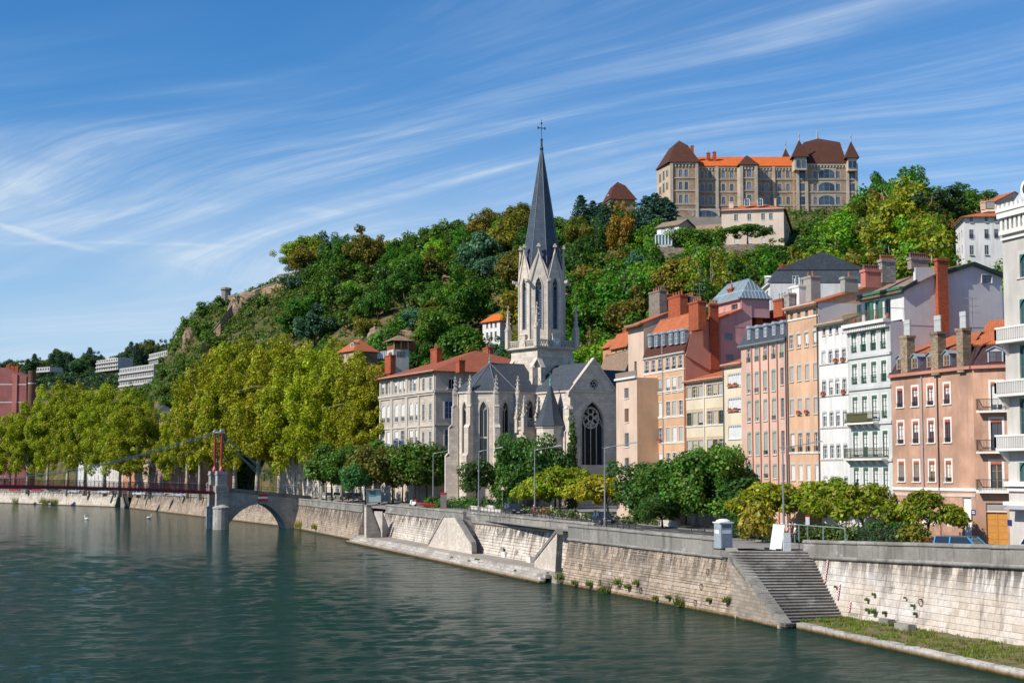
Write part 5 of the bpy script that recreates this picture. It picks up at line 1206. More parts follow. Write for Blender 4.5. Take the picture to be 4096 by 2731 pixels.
def gothic_window(root,F,uc,zb,w,zs,ha,lights=2,rec=.45,louvre=False,rose=False):
 a=arch_pts(uc,zs,w,ha);out=[(uc-w/2,zb)]+a+[(uc+w/2,zb)]
 mb=MB();mb.tube([F.p(u,z,.02)for u,z in out],.13,5);wo=mb.build('window',CH_TR,root)
 def sub(name,m,mat):o=m.build(name,mat,None,root['_o']);o.parent=wo;return o
 mb=MB();mb.add([F.p(u,z,-rec+.02)for u,z in out],[tuple(range(len(out)))]);sub('pane',mb,CH_GL)
 mb=MB();lw=w/lights;t=.07 if w<2 else .10;wy=-rec+.12
 zl=zs-(.1 if not rose else lw*.9)
 for i in range(1,lights):u=uc-w/2+lw*i;mb.bar(F.p(u,zb,wy),F.p(u,zl+lw*.5,wy),t,t*1.4)
 for i in range(lights):
  u=uc-w/2+lw*(i+.5);pts=arch_pts(u,zl,lw,lw*.9,4);mb.tube([F.p(x,z,wy)for x,z in pts],t*.55,4)
 def circ(cx,cz,r,tt):mb.tube([F.p(cx+r*math.cos(6.283*k/16),cz+r*math.sin(6.283*k/16),wy)for k in range(17)],tt,4)
 if rose:
  R_=w*.36;cz=zs+ha*.22;circ(uc,cz,R_,.1);circ(uc,cz,R_*.3,.08)
  for k in range(6):
   an=math.pi/2+k*math.pi/3;circ(uc+R_*.64*math.cos(an),cz+R_*.64*math.sin(an),R_*.28,.07);an+=math.pi/6;mb.bar(F.p(uc+R_*.35*math.cos(an),cz+R_*.35*math.sin(an),wy),F.p(uc+R_*math.cos(an),cz+R_*math.sin(an),wy),.08)
  for sg in(-1,1):circ(uc+sg*w*.27,zl+lw*1.55,lw*.35,.07);pts=arch_pts(uc+sg*w/4,zl+lw*.2,w/2,w*.42,5);mb.tube([F.p(x,z,wy)for x,z in pts],.08,4)
 elif lights>1:
  circ(uc,zs+ha*.42,w*.21,t*.5);zt=zb+(zs-zb)*.48
  if not louvre:mb.bar(F.p(uc-w/2,zt,wy),F.p(uc+w/2,zt,wy),.16,.3)
  for sg in(-1,1):mb.bar(F.p(uc+sg*w*.12,zs+ha*.1,wy),F.p(uc+sg*w*.3,zs+ha*.38,wy),t)
 sub('tracery',mb,CH_TR)
 if louvre:
  mb=MB();n=int((zs-.4-zb)/.30)
  for i in range(n):z=zb+.15+i*.30;mb.obox(F.p(uc,z,-rec+.16),(F.d.x*w*.5,F.d.y*w*.5,0),Vector((F.n.x*.12,F.n.y*.12,-.1)),Vector((F.n.x*.012,F.n.y*.012,.016)))
  sub('louvres',mb,LOUVRE)
 return wo
def pinnacle(root,x,y,z0,z1,s=.42,rz=0.0):
 mb=MB();h=z1-z0;zc=z0+h*.42;c,d=math.cos(rz),math.sin(rz)
 def sq(r,z):return[(x+r*(i*c-j*d),y+r*(i*d+j*c),z)for i,j in((-1,-1),(1,-1),(1,1),(-1,1))]
 def fr(r0,za,r1,zb):mb.add(sq(r0,za)+sq(r1,zb),[(0,1,5,4),(1,2,6,5),(2,3,7,6),(3,0,4,7),(4,5,6,7),(3,2,1,0)])
 fr(s,z0,s,zc);fr(s*1.25,zc,s*1.25,zc+.12)
 for k in range(4):
  a=rz+k*math.pi/2;dx,dy=math.cos(a),math.sin(a)
  mb.add([(x+dx*s*1.1-dy*s,y+dy*s*1.1+dx*s,zc+.1),(x+dx*s*1.1+dy*s,y+dy*s*1.1-dx*s,zc+.1),(x+dx*s*1.1,y+dy*s*1.1,zc+s*2.2),(x,y,zc+s*1.5)],[(0,1,2),(0,2,3),(1,3,2)])
 fr(s*.8,zc+.12,.05,z1-.25)
 for f in(.3,.55,.78):
  zz=zc+(z1-zc)*f;r=s*.8*(1-f)+.12
  for k in range(4):a=rz+math.pi/4+k*math.pi/2;mb.obox((x+r*1.2*math.cos(a),y+r*1.2*math.sin(a),zz),(.09,0,0),(0,.09,0),(0,0,.12))
 mb.obox((x,y,z1-.2),(.17,0,0),(0,.17,0),(0,0,.08));mb.obox((x,y,z1-.05),(.06,0,0),(0,.06,0),(0,0,.22))
 return mb.build('pinnacle',CH_TR,root)
def buttress(root,bx,by,dx,dy,stages,w=.9,z0=GZ):
 """stages: (z_top, depth) going up, each capped by a weathering slope"""
 mb=MB();px,py=-dy,dx
 for(zt,dep)in stages:
  nz=0
  q=[(bx+px*w/2,by+py*w/2),(bx-px*w/2,by-py*w/2),(bx-px*w/2+dx*dep,by-py*w/2+dy*dep),(bx+px*w/2+dx*dep,by+py*w/2+dy*dep)]
  mb.prism(q,z0,zt)
  s=.45;o=.06
  a=[(q[3][0]+dx*o+px*o,q[3][1]+dy*o+py*o,zt),(q[2][0]+dx*o-px*o,q[2][1]+dy*o-py*o,zt),(q[2][0]-px*o-dx*s,q[2][1]-py*o-dy*s,zt+s*1.3),(q[3][0]+px*o-dx*s,q[3][1]+py*o-dy*s,zt+s*1.3)]
  mb.slab(a,.12);w*=.94
 return mb.build('buttress',CH_ST,root)
def fac2(p,q):return Fac((p.x,p.y),(q.x,q.y))
zE,zR_=25.9,31.2
# apse: five sides of an octagon, then the choir walls back to the tower
C_=11.9;ap=5.15;Rv=ap/math.cos(math.pi/8)
vert=[]
for k in(-2.5,-1.5,-.5,.5,1.5,2.5):
 a=k*math.pi/4;vert.append(cp(-Rv*math.sin(a)*-1,C_+Rv*math.cos(a))if abs(k)<2 else cp(Rv*math.sin(a),C_+Rv*math.cos(a)))
vert=[cp(Rv*math.sin(k*math.pi/4),C_+Rv*math.cos(k*math.pi/4))for k in(-2.5,-1.5,-.5,.5,1.5,2.5)]
wallm=MB();wins=[]
for p,q in zip(vert,vert[1:]):
 F=fac2(p,q);arch_panel(wallm,F,0,F.L,GZ,zE,F.L/2,13.6,1.55,22.3,1.9);wins.append((F,F.L/2,13.6,1.55,22.3,1.9))
F=fac2(vert[-1],cp(ap,4.0));arch_panel(wallm,F,0,F.L,GZ,zE,F.L*.55,19.5,1.7,23.0,1.6);wins.append((F,F.L*.55,19.5,1.7,23.0,1.6))
p,q=cp(-ap,4.0),vert[0];wallm.quad((p.x,p.y,GZ),(q.x,q.y,GZ),(q.x,q.y,zE),(p.x,p.y,zE))
wallm.build('choir_wall',CH_ST,ch)
for w_ in wins:gothic_window(ch,*w_)
mb=MB()
for p,q in list(zip(vert,vert[1:]))+[(vert[-1],cp(ap,4.0))]:
 F=fac2(p,q);mb.ext([F.p(-.1,zE-.25,.25),F.p(F.L+.1,zE-.25,.25),F.p(F.L+.1,zE-.25,-.1),F.p(-.1,zE-.25,-.1)],(0,0,.4));mb.ext([F.p(-.05,12.4,.22),F.p(F.L+.05,12.4,.22),F.p(F.L+.05,12.4,-.1),F.p(-.05,12.4,-.1)],(0,0,.3))
mb.build('cornice',CH_TR,ch)
for i,v in enumerate(vert):
 d=(v-cp(0,C_)).normalized();buttress(ch,v.x,v.y,d.x,d.y,[(14.5,2.3),(19.5,1.7),(23.2,1.1)],.95)
 pinnacle(ch,v.x+d.x*.55,v.y+d.y*.55,23.2,28.6,.36,math.atan2(d.y,d.x))
 # choir roof: ridge to the apse point, hips over the sides
mb=MB();pk=cp(0,C_-.2);P3=lambda v,z:(v.x,v.y,z);ov=1.06
ve=[cp(0,C_)+(v-cp(0,C_))*ov for v in vert]
for p,q in zip(ve,ve[1:]):mb.slab([P3(p,zE+.1),P3(q,zE+.1),P3(pk,zR_)],.12)
tb=cp(0,3.6);mb.slab([P3(ve[-1],zE+.1),P3(cp(ap+.3,3.6),zE+.1),P3(tb,zR_),P3(pk,zR_)],.12);mb.slab([P3(ve[0],zE+.1),P3(pk,zR_),P3(tb,zR_),P3(cp(-ap-.3,3.6),zE+.1)],.12)
ro=mb.build('choir_roof',SLATE,ch)
mb=MB()
for p in ve:mb.tube([P3(p,zE+.2),P3(pk,zR_+.05)],.07,5)
mb.tube([P3(pk,zR_+.05),P3(tb,zR_+.05)],.07,5);o=mb.build('ridge_lead',LEAD,None,ch['_o']);o.parent=ro
mb=MB();mb.lathe([(.28,zR_),(.1,zR_+.5),(.2,zR_+.7),(.05,zR_+1.0),(.04,zR_+2.4)],8,(pk.x,pk.y));mb.build('roof_finial',COPPER,ch)
# chapels between choir and transept, with parapet
def block(pts,z0,z1,name,mat,parent=ch):m=MB();m.prism([(p.x,p.y)for p in pts],z0,z1);return m.build(name,mat,parent)
q0,q1,q2_,q3=cp(ap,10.6),cp(9.0,10.6),cp(9.0,4.6),cp(ap,4.6)
m=MB();F=fac2(q0,q1);m.quad(F.p(0,GZ),F.p(F.L,GZ),F.p(F.L,19.4),F.p(0,19.4));F2_=fac2(q1,q2_);arch_panel(m,F2_,0,F2_.L,GZ,19.4,F2_.L*.32,9.0,2.0,14.0,2.0);m.quad(P3(q0,19.4),P3(q1,19.4),P3(q2_,19.4),P3(q3,19.4));m.build('chapel_wall',CH_ST,ch)
gothic_window(ch,F2_,F2_.L*.32,9.0,2.0,14.0,2.0);gothic_window(ch,F,F.L*.5,9.4,1.2,13.5,1.2,rec=-.06,lights=2)
def balustrade(root,F,u0,u1,z,h=1.1,w=.0,n=None):
 mb=MB();mb.bar(F.p(u0,z+.06,w),F.p(u1,z+.06,w),.25,.14);mb.bar(F.p(u0,z+h,w),F.p(u1,z+h,w),.28,.16);n=n or max(2,int((u1-u0)/.55));s=(u1-u0)/n
 for i in range(n):
  a=u0+s*i;mb.bar(F.p(a+.04,z+.1,w),F.p(a+s/2,z+h-.05,w),.1);mb.bar(F.p(a+s-.04,z+.1,w),F.p(a+s/2,z+h-.05,w),.1)
  mb.bar(F.p(a,z+h-.1,w),F.p(a+s/2,z+h*.45,w),.08);mb.bar(F.p(a+s,z+h-.1,w),F.p(a+s/2,z+h*.45,w),.08)
 return mb.build('balustrade',CH_TR,root)
balustrade(ch,F,.2,F.L,19.5);balustrade(ch,F2_,0,F2_.L,19.5)
m=MB();
for f in(F,F2_):m.ext([f.p(-.1,19.1,.25),f.p(f.L+.1,19.1,.25),f.p(f.L+.1,19.1,-.1),f.p(-.1,19.1,-.1)],(0,0,.4))
m.build('cornice',CH_TR,ch)
for(a,b,zt)in((9.0,10.6,25.0),(9.0,7.6,25.2),(7.0,10.6,24.5)):
 v=cp(a,b);pinnacle(ch,v.x,v.y,18.6,zt,.42,math.atan2(ER.y,ER.x))
v=cp(9.0,10.6);d=(ER+EL).normalized();buttress(ch,v.x,v.y,d.x,d.y,[(11.5,1.8),(17.5,1.2)],.9)
# octagonal stair turret with a witch-hat roof
tc=cp(12.2,7.3);m=MB();m.lathe([(2.45,GZ),(2.45,19.3),(2.65,19.4),(2.65,19.8)],8,(tc.x,tc.y),a0=.2);m.build('stair_turret',CH_ST,ch)
m=MB();m.lathe([(2.85,19.7),(2.0,21.6),(.12,27.0)],8,(tc.x,tc.y),a0=.2);m.build('turret_roof',SLATE,ch)
m=MB();m.lathe([(.3,26.2),(.12,27.3),(.2,27.6),(.05,28.0),(.04,29.0)],8,(tc.x,tc.y));m.build('turret_finial',COPPER,ch)
# transept
GW=5.25;GS=15.2;TE,TRr=25.8,31.0
g0,g1=cp(GS,GW),cp(GS,-GW);Fg=fac2(g0,g1)
m=MB();uc=Fg.uv(cU(455,900))[0];arch_panel(m,Fg,0,Fg.L,GZ,TE,uc,13.0,5.1,20.4,3.7,.7);
rz_c=27.1;ucr=Fg.L/2
# gable triangle with round opening left as ring segments
n=20;ring=[(ucr+.95*math.cos(6.2832*k/n),rz_c+.95*math.sin(6.2832*k/n))for k in range(n)]
tri=[(-.2,TE),(Fg.L+.2,TE),(Fg.L/2,TRr+.3)]
def tri_edge(a):
 dx,dz=math.cos(a),math.sin(a);best=1e9
 for(p,q)in zip(tri,tri[1:]+tri[:1]):
  ex,ez=q[0]-p[0],q[1]-p[1];den=dx*ez-dz*ex
  if abs(den)<1e-9:continue
  t=((p[0]-ucr)*ez-(p[1]-rz_c)*ex)/den;s=((p[0]-ucr)*dz-(p[1]-rz_c)*dx)/den
  if t>0 and-1e-6<=s<=1+1e-6:best=min(best,t)
 return(ucr+dx*best,rz_c+dz*best)
angs=sorted([6.2832*k/n for k in range(n)]+[math.atan2(z-rz_c,u-ucr)%6.2832 for u,z in tri])
for a,b in zip(angs,angs[1:]+[angs[0]+6.2832]):
 i0=(ucr+.95*math.cos(a),rz_c+.95*math.sin(a));i1=(ucr+.95*math.cos(b),rz_c+.95*math.sin(b));e0,e1=tri_edge(a),tri_edge(b)
 m.quad(Fg.p(*i0),Fg.p(*e0),Fg.p(*e1),Fg.p(*i1));m.quad(Fg.p(*i0),Fg.p(*i1),Fg.p(*i1,-.5),Fg.p(*i0,-.5))
s0=cp(3.5,GW);Fl=fac2(s0,g0);m.quad(Fl.p(0,GZ),Fl.p(Fl.L,GZ),Fl.p(Fl.L,TE),Fl.p(0,TE));s1=cp(3.5,-GW);Fr_=fac2(g1,s1);m.quad(Fr_.p(0,GZ),Fr_.p(Fr_.L,GZ),Fr_.p(Fr_.L,TE),Fr_.p(0,TE))
m.build('transept_wall',CH_ST,ch)
gothic_window(ch,Fg,uc,13.0,5.1,20.4,3.7,lights=4,rec=.7,rose=True)
m=MB()
for r,w in((.95,.05),(.75,-.2)):m.tube([Fg.p(ucr+r*math.cos(6.2832*k/20),rz_c+r*math.sin(6.2832*k/20),w)for k in range(21)],.09,5)
for k in range(3):
 a=k*2.094+.6;m.tube([Fg.p(ucr+.33*math.cos(a)+.3*math.cos(6.2832*j/12),rz_c+.33*math.sin(a)+.3*math.sin(6.2832*j/12),-.3)for j in range(13)],.05,4)
rose=m.build('rose_window',CH_TR,ch);m=MB();m.add([Fg.p(ucr+.95*math.cos(6.2832*k/20),rz_c+.95*math.sin(6.2832*k/20),-.45)for k in range(20)],[tuple(range(20))]);o=m.build('pane',CH_GL,None,ch['_o']);o.parent=rose
m=MB();m.ext([Fg.p(-.2,TE-.2,.25),Fg.p(Fg.L+.2,TE-.2,.25),Fg.p(Fg.L+.2,TE-.2,-.1),Fg.p(-.2,TE-.2,-.1)],(0,0,.35));m.ext([Fg.p(-.2,11.6,.25),Fg.p(Fg.L+.2,11.6,.25),Fg.p(Fg.L+.2,11.6,-.1),Fg.p(-.2,11.6,-.1)],(0,0,.35));m.ext([Fl.p(0,TE-.2,.25),Fl.p(Fl.L+.2,TE-.2,.25),Fl.p(Fl.L+.2,TE-.2,-.1),Fl.p(0,TE-.2,-.1)],(0,0,.4));m.build('cornice',CH_TR,ch)
m=MB()
for sg in(0,1):
 a,b=((-.45,TE-.25),(Fg.L/2,TRr+.75))if sg==0 else((Fg.L/2,TRr+.75),(Fg.L+.45,TE-.25))
 m.ext([Fg.p(a[0],a[1],.2),Fg.p(b[0],b[1],.2),Fg.p(b[0],b[1]-.55,.2),Fg.p(a[0],a[1]-.5,.2)],(-Fg.n.x*.8,-Fg.n.y*.8,0))
m.build('gable_coping',CH_TR,ch)
for(a,b,d)in((GS,GW+.45,ER),(GS,-GW-.45,ER),(GS-.5,GW,EL)):
 v=cp(a,b);buttress(ch,v.x,v.y,d.x,d.y,[(11,1.6),(18.5,1.2),(22.6,.8)],1.0)
m=MB();bk=cp(3.2,0);fr=cp(GS-.2,0)
m.slab([P3(cp(3.2,GW+.3),TE+.15),P3(cp(GS-.2,GW+.3),TE+.15),P3(fr,TRr),P3(bk,TRr)],.12);m.slab([P3(cp(GS-.2,-GW-.3),TE+.15),P3(cp(3.2,-GW-.3),TE+.15),P3(bk,TRr),P3(fr,TRr)],.12);m.build('transept_roof',SLATE,ch)
# nave behind the tower
n0,n1=cp(GW,-3.5),cp(GW,-26);Fnv=fac2(n0,n1);m=MB();m.quad(Fnv.p(0,GZ),Fnv.p(Fnv.L,GZ),Fnv.p(Fnv.L,TE),Fnv.p(0,TE));e0,e1=cp(GW,-26),cp(-GW,-26);m.quad(P3(e0,GZ),P3(e1,GZ),P3(e1,TE),P3(e0,TE));m.build('nave_wall',CH_ST,ch)
m=MB();a_,b_=cp(0,-3.5),cp(0,-26);m.slab([P3(cp(GW+.3,-3.5),TE),P3(cp(GW+.3,-26),TE),P3(b_,TRr),P3(a_,TRr)],.12);m.slab([P3(cp(-GW-.3,-3.5),TE),P3(cp(-GW-.3,-26),TE),P3(b_,TRr),P3(a_,TRr)],.12);m.build('nave_roof',SLATE,ch)
# tower shaft
W=4.05;zG=34.3;cor=[cp(W,W),cp(W,-W),cp(-W,-W),cp(-W,W)]
m=MB();m.prism([(p.x,p.y)for p in cor][::-1],GZ,zG-.4);tw=m.build('tower',CH_ST,ch)
m=MB();
for i in range(4):
 v=cor[i];d=(v-T0).normalized()
 for e in(ER,EL,-ER,-EL):
  if e.dot(d)>.3:
   q_=v-e*.02;px=Vector((-e.y,e.x));px=px if px.dot(d)<0 else-px
   for zt,dep in((30.5,1.1),(27.0,1.5)):
    base=[q_,q_+px*1.0,q_+px*1.0+e*dep,q_+e*dep];m.prism([(b.x,b.y)for b in base],GZ,zt);m.slab([P3(q_+e*(dep+.06),zt),P3(q_+px*1.0+e*(dep+.06),zt),P3(q_+px*1.0,zt+dep*1.6),P3(q_,zt+dep*1.6)],.15)
m.build('tower_buttress',CH_ST,ch)
m=MB()
for z0_,z1_,e in((zG-.5,zG-.25,.3),(zG-.25,zG,.65)):m.prism([(T0 .x+(p.x-T0 .x)*(1+e/W),T0 .y+(p.y-T0 .y)*(1+e/W))for p in cor][::-1],z0_,z1_)
m.build('gallery',CH_TR,ch)
for i in range(4):
 v=T0+(cor[i]-T0)*1.1;pinnacle(ch,v.x,v.y,zG,42.2,.42,math.atan2(ER.y,ER.x))
k=1.09;gc=[T0+(c-T0)*k for c in cor]
for i,(p,q)in enumerate(((gc[3],gc[0]),(gc[0],gc[1]),(gc[1],gc[2]),(gc[2],gc[3]))):
 F=fac2(p,q);L_=F.L;balustrade(ch,F,.45,L_/2-.95,zG,1.25,-.1);balustrade(ch,F,L_/2+.95,L_-.45,zG,1.25,-.1)
 m=MB();m.ext([F.p(L_/2-.9,zG,.12),F.p(L_/2+.9,zG,.12),F.p(L_/2+.9,zG+2.2,.12),F.p(L_/2-.9,zG+2.2,.12)],(-F.n.x*.4,-F.n.y*.4,0));m.ext([F.p(L_/2-1.0,zG+2.2,.2),F.p(L_/2+1.0,zG+2.2,.2),F.p(L_/2+1.0,zG+2.36,.2),F.p(L_/2-1.0,zG+2.36,.2)],(-F.n.x*.5,-F.n.y*.5,0))
 pan=m.build('clock_panel' if i==1 else 'blank_panel',CH_TR,ch);uc_,zc_=L_/2,zG+1.12
 m=MB();m.tube([F.p(uc_+.72*math.cos(6.2832*j/24),zc_+.72*math.sin(6.2832*j/24),.14)for j in range(25)],.06,5);o=m.build('ring',CH_TR,None,ch['_o']);o.parent=pan
 if i==1:
  m=MB();m.ext([F.p(uc_+.68*math.cos(6.2832*j/24),zc_+.68*math.sin(6.2832*j/24),.125)for j in range(24)],(F.n.x*.02,F.n.y*.02,0));o=m.build('clock_face',plain('clock_white',(.72,.74,.74),.5),None,ch['_o']);o.parent=pan
  m=MB()
  for hnum in range(12):
   a=math.pi/2-hnum*math.pi/6;strokes={0:4,1:1,2:2,3:3,4:3,5:2,6:3,7:4,8:4,9:3,10:2,11:3}[hnum]
   for s_ in range(strokes):
    off=(s_-(strokes-1)/2)*.055;r0,r1=.45,.62;ca,sa=math.cos(a),math.sin(a);m.bar(F.p(uc_+r0*ca-off*sa,zc_+r0*sa+off*ca,.155),F.p(uc_+r1*ca-off*sa,zc_+r1*sa+off*ca,.155),.03,.012)
  for ang,ln,wd in((330,.36,.06),(33,.52,.045)):
   a=math.radians(90-ang);m.bar(F.p(uc_-.1*math.cos(a),zc_-.1*math.sin(a),.17),F.p(uc_+ln*math.cos(a),zc_+ln*math.sin(a),.17),wd,.014)
  o=m.build('numerals_and_hands',IRON,None,ch['_o']);o.parent=pan
  # belfry octagon
AP=4.0;RB=AP/math.cos(math.pi/8);a_er=math.atan2(ER.y,ER.x)
ov=[T0+Vector((math.cos(a_er+(k+.5)*math.pi/4),math.sin(a_er+(k+.5)*math.pi/4)))*RB for k in range(8)]
m=MB();zb0,zg,zpk=zG-.1,46.4,52.0;bw=[]
for k in range(8):
 p,q=ov[(k-1)%8],ov[k];F=fac2(p,q);u=F.L/2;arch_panel(m,F,0,F.L,zb0,zg+1.9,u,37.6,1.35,45.2,1.9,.6);bw.append(F)
 m.add([F.p(-.0,zg+1.9),F.p(F.L,zg+1.9),F.p(F.L*.5,zpk)],[(0,1,2)])
m.build('belfry',CH_ST,ch)
for k,F in enumerate(bw):
 gothic_window(ch,F,F.L/2,37.6,1.35,45.2,1.9,lights=2,rec=.6,louvre=True)
 m=MB();u=F.L/2
 m.ext([F.p(-.1,zg-.2,.18),F.p(u,zpk+.25,.18),F.p(u,zpk-.5,.18),F.p(.22,zg-.2,.18)],(-F.n.x*.35,-F.n.y*.35,0));m.ext([F.p(F.L+.1,zg-.2,.18),F.p(F.L-.22,zg-.2,.18),F.p(u,zpk-.5,.18),F.p(u,zpk+.25,.18)],(-F.n.x*.35,-F.n.y*.35,0))
 v=F.p(u,zpk,.0);m.obox(v+Vector((0,0,.2)),(.12,0,0),(0,.12,0),(0,0,.9));m.obox(v+Vector((0,0,.75)),(.36,0,0),(0,.36,0),(0,0,.14));m.obox(v+Vector((0,0,1.1)),(.2,0,0),(0,.2,0),(0,0,.14));m.build('belfry_gable',CH_TR,ch)
 v=ov[k];d=(v-T0).normalized();m=MB();m.obox((v.x+d.x*.5,v.y+d.y*.5,zg-.1),(d.x*.6,d.y*.6,.1),(-d.y*.16,d.x*.16,0),(0,0,.22));m.obox((v.x+d.x*1.0,v.y+d.y*1.0,zg-.05),(d.x*.22,d.y*.22,.1),(-d.y*.24,d.x*.24,0),(0,0,.26));m.tube([(v.x,v.y,zb0),(v.x,v.y,zg)],.2,6);m.build('gargoyle',CH_TR,ch)
m=MB();m.lathe([(RB*.985,zg-.3),(RB*.965,zg+.3),(.2,71.4)],8,(T0 .x,T0 .y),a0=a_er+math.pi/8);sp=m.build('spire',SPIRE_M,ch)
m=MB()
for k in range(8):
 a=a_er+(k+.5)*math.pi/4;m.tube([(T0 .x+RB*.97*math.cos(a),T0 .y+RB*.97*math.sin(a),zg+.3),(T0 .x+.2*math.cos(a),T0 .y+.2*math.sin(a),71.4)],.06,4)
o=m.build('spire_ridge',LEAD,None,ch['_o']);o.parent=sp
m=MB();m.lathe([(.3,71.2),(.34,71.6),(.2,71.9),(.16,73.0),(.26,73.2),(.12,73.5),(.05,73.7),(.05,77.0),(.03,77.0)],8,(T0 .x,T0 .y));z=75.4
ux=Vector((.9,.4,0)).normalized();m.bar((T0 .x-ux.x*.7,T0 .y-ux.y*.7,z),(T0 .x+ux.x*.7,T0 .y+ux.y*.7,z),.12)
for d in(-.7,.7):m.obox((T0 .x+ux.x*d,T0 .y+ux.y*d,z),(.12,0,0),(0,.12,0),(0,0,.22))
m.obox((T0 .x,T0 .y,76.3),(.14,0,0),(0,.14,0),(0,0,.14));m.build('spire_cross',IRON,ch)
# ------------------------------------------------------------------ red footbridge, pier and arch
RED=plain('bridge_red',(.17,.012,.022),.45,.4);RED2=plain('tower_red',(.30,.02,.03),.45,.4);CABLE=plain('cable_green_grey',(.20,.26,.26),.5,.4)
PIER_ST=masonry('pier_stone',(.40,.38,.345),1.1,.5,.02,.15,.6,(.10,.09,.08),.4)
bd=Vector((.886,.464));bn_=Vector((.464,-.886));BP=Vector((-61.2,324.6))
fb=thing('footbridge','dark red suspension footbridge with lattice railings, stone pier and arch','bridge',(BP.x,BP.y,0))
F_b=Fac(BP-bd*120,BP+bd*25);U0=120.0;DW=3.9
u_of=lambda p:F_b.uv(p)[0];
ul,zl=F_b.uv(cO(0,1325));
zdk=lambda u:7.75+1.45*(1-((u-(U0-52))/52)**2)
m=MB();n=40;us=[2+(U0-2.2)*i/n for i in range(n+1)]
for a,b in zip(us,us[1:]):
 for w in(0,-DW):m.ext([F_b.p(a,zdk(a)-.55,w),F_b.p(b,zdk(b)-.55,w),F_b.p(b,zdk(b)+.05,w),F_b.p(a,zdk(a)+.05,w)],(-F_b.n.x*.2,-F_b.n.y*.2,0))
m.build('girder',RED,fb)
m=MB()
for a,b in zip(us,us[1:]):m.slab([F_b.p(a,zdk(a)-.02,-.2),F_b.p(b,zdk(b)-.02,-.2),F_b.p(b,zdk(b)-.02,-DW),F_b.p(a,zdk(a)-.02,-DW)],.12)
m.build('deck',plain('deck_wood',(.2,.17,.14),.8),fb)
for w in(-.1,-DW-.1):
 for a,b in zip(us,us[1:]):
  m=MB();ht=1.25
  A=lambda t,h:F_b.p(a+(b-a)*t,zdk(a+(b-a)*t)+h,w)
  m.bar(A(0,ht),A(1,ht),.1,.1);m.bar(A(0,.12),A(1,.12),.08);m.bar(A(0,ht*.82),A(1,ht*.82),.05);m.bar(A(0,0),A(0,ht+.05),.1)
  q=5
  for i in range(q):
   t0,t1=i/q,(i+1)/q;m.bar(A(t0,.12),A(t1,ht*.82),.045,.03);m.bar(A(t1,.12),A(t0,ht*.82),.045,.03)
   tm=(t0+t1)/2;m.bar(A(t0,ht*.47),A(tm,.12),.035,.025);m.bar(A(tm,.12),A(t1,ht*.47),.035,.025);m.bar(A(t0,ht*.47),A(tm,ht*.82),.035,.025);m.bar(A(tm,ht*.82),A(t1,ht*.47),.035,.025)
  m.build('railing_panel',RED,fb)
  # pier: two shafts with rounded cutwaters and caps
for w,nm in((.4,'near'),(-DW-.4,'far')):
 c=F_b.p(U0+1.2,0,w);m=MB();m.lathe([(1.7,-1),(1.7,4.2),(1.8,4.3),(1.8,4.6),(.5,5.2)],14,(c.x,c.y));m.build('cutwater',PIER_ST,fb)
 def pb(e,z0,z1,ww=1.05):m.ext([F_b.p(U0+1.2-ww-e,z0,w-e*0-.9-e),F_b.p(U0+1.2+ww+e,z0,w-.9-e),F_b.p(U0+1.2+ww+e,z0,w+.5+e),F_b.p(U0+1.2-ww-e,z0,w+.5+e)],(0,0,z1-z0))
 m=MB();pb(.15,-1,7.6);pb(.3,7.6,9.0);pb(0,9.0,11.2);pb(.15,11.2,11.5);pb(.05,11.5,12.0);m.build('pier_pillar',PIER_ST,fb)
 # lens-shaped steel mast
 q=F_b.p(U0+1.2,0,w-.2);m=MB();z0,z1=12.1,20.0
 m.lathe([(.6,12.0),(.5,12.4),(.18,13.0)]+[(.15+.17*math.sin(math.pi*i/10),13.0+(z1-.6-13.0)*i/10)for i in range(11)]+[(.3,z1-.3),(.36,z1+.1),(.15,z1+.3)],8,(q.x,q.y));mast=m.build('mast',RED2,fb)
 m=MB();s=Vector((bd.x,bd.y,0));m.tube([Vector((q.x,q.y,z1+.15))-bn_.to_3d()*.5,Vector((q.x,q.y,z1+.15))+bn_.to_3d()*.5],.4,12);o=m.build('saddle',ZINC,None,fb['_o']);o.parent=mast
 # main cables to the left, backstays to the right
 Fw=F_b.off(w-.2);top=Fw.p(U0+1.2,z1+.2)
 for dz in(0,.5):
  pts=[(1180,1103),(1600,985),(1000,1125),(400,1212),(0,1242)]
  us_=[U0+1.2-t for t in(0,6,14,24,34,44,54)]
  path=[]
  for t in(0,5,10,16,22,28,34,40,46,52,60,70,80):
   f=min(t/56,2-t/56);z=9.6+(z1+.2-9.6)*(1-f)**2;path.append(Fw.p(U0+1.2-t,z+dz*(1 if t else .0)*.7))
  m=MB();m.tube(path,.038,5);m.build('main_cable',CABLE,fb)
 for k in range(4):
  e=Fw.p(U0+1.2+14.5+k*.9,6.4,.0);m=MB();m.tube([top+Vector((0,0,-.3*k)),e],.04,5);m.build('backstay',CABLE,fb)
 for k in range(2):
  e=Fw.p(U0+1.2-17-1.6*k,zdk(U0-17)+.3);m=MB();m.tube([top+Vector((0,0,-.4)),e],.022,4);m.build('stay',IRON,fb)
m=MB();m.tube([F_b.p(U0+1.2,20.0,.2),F_b.p(U0+1.2,20.0,-DW-.6)],.16,8);m.build('mast_beam',ZINC,fb)
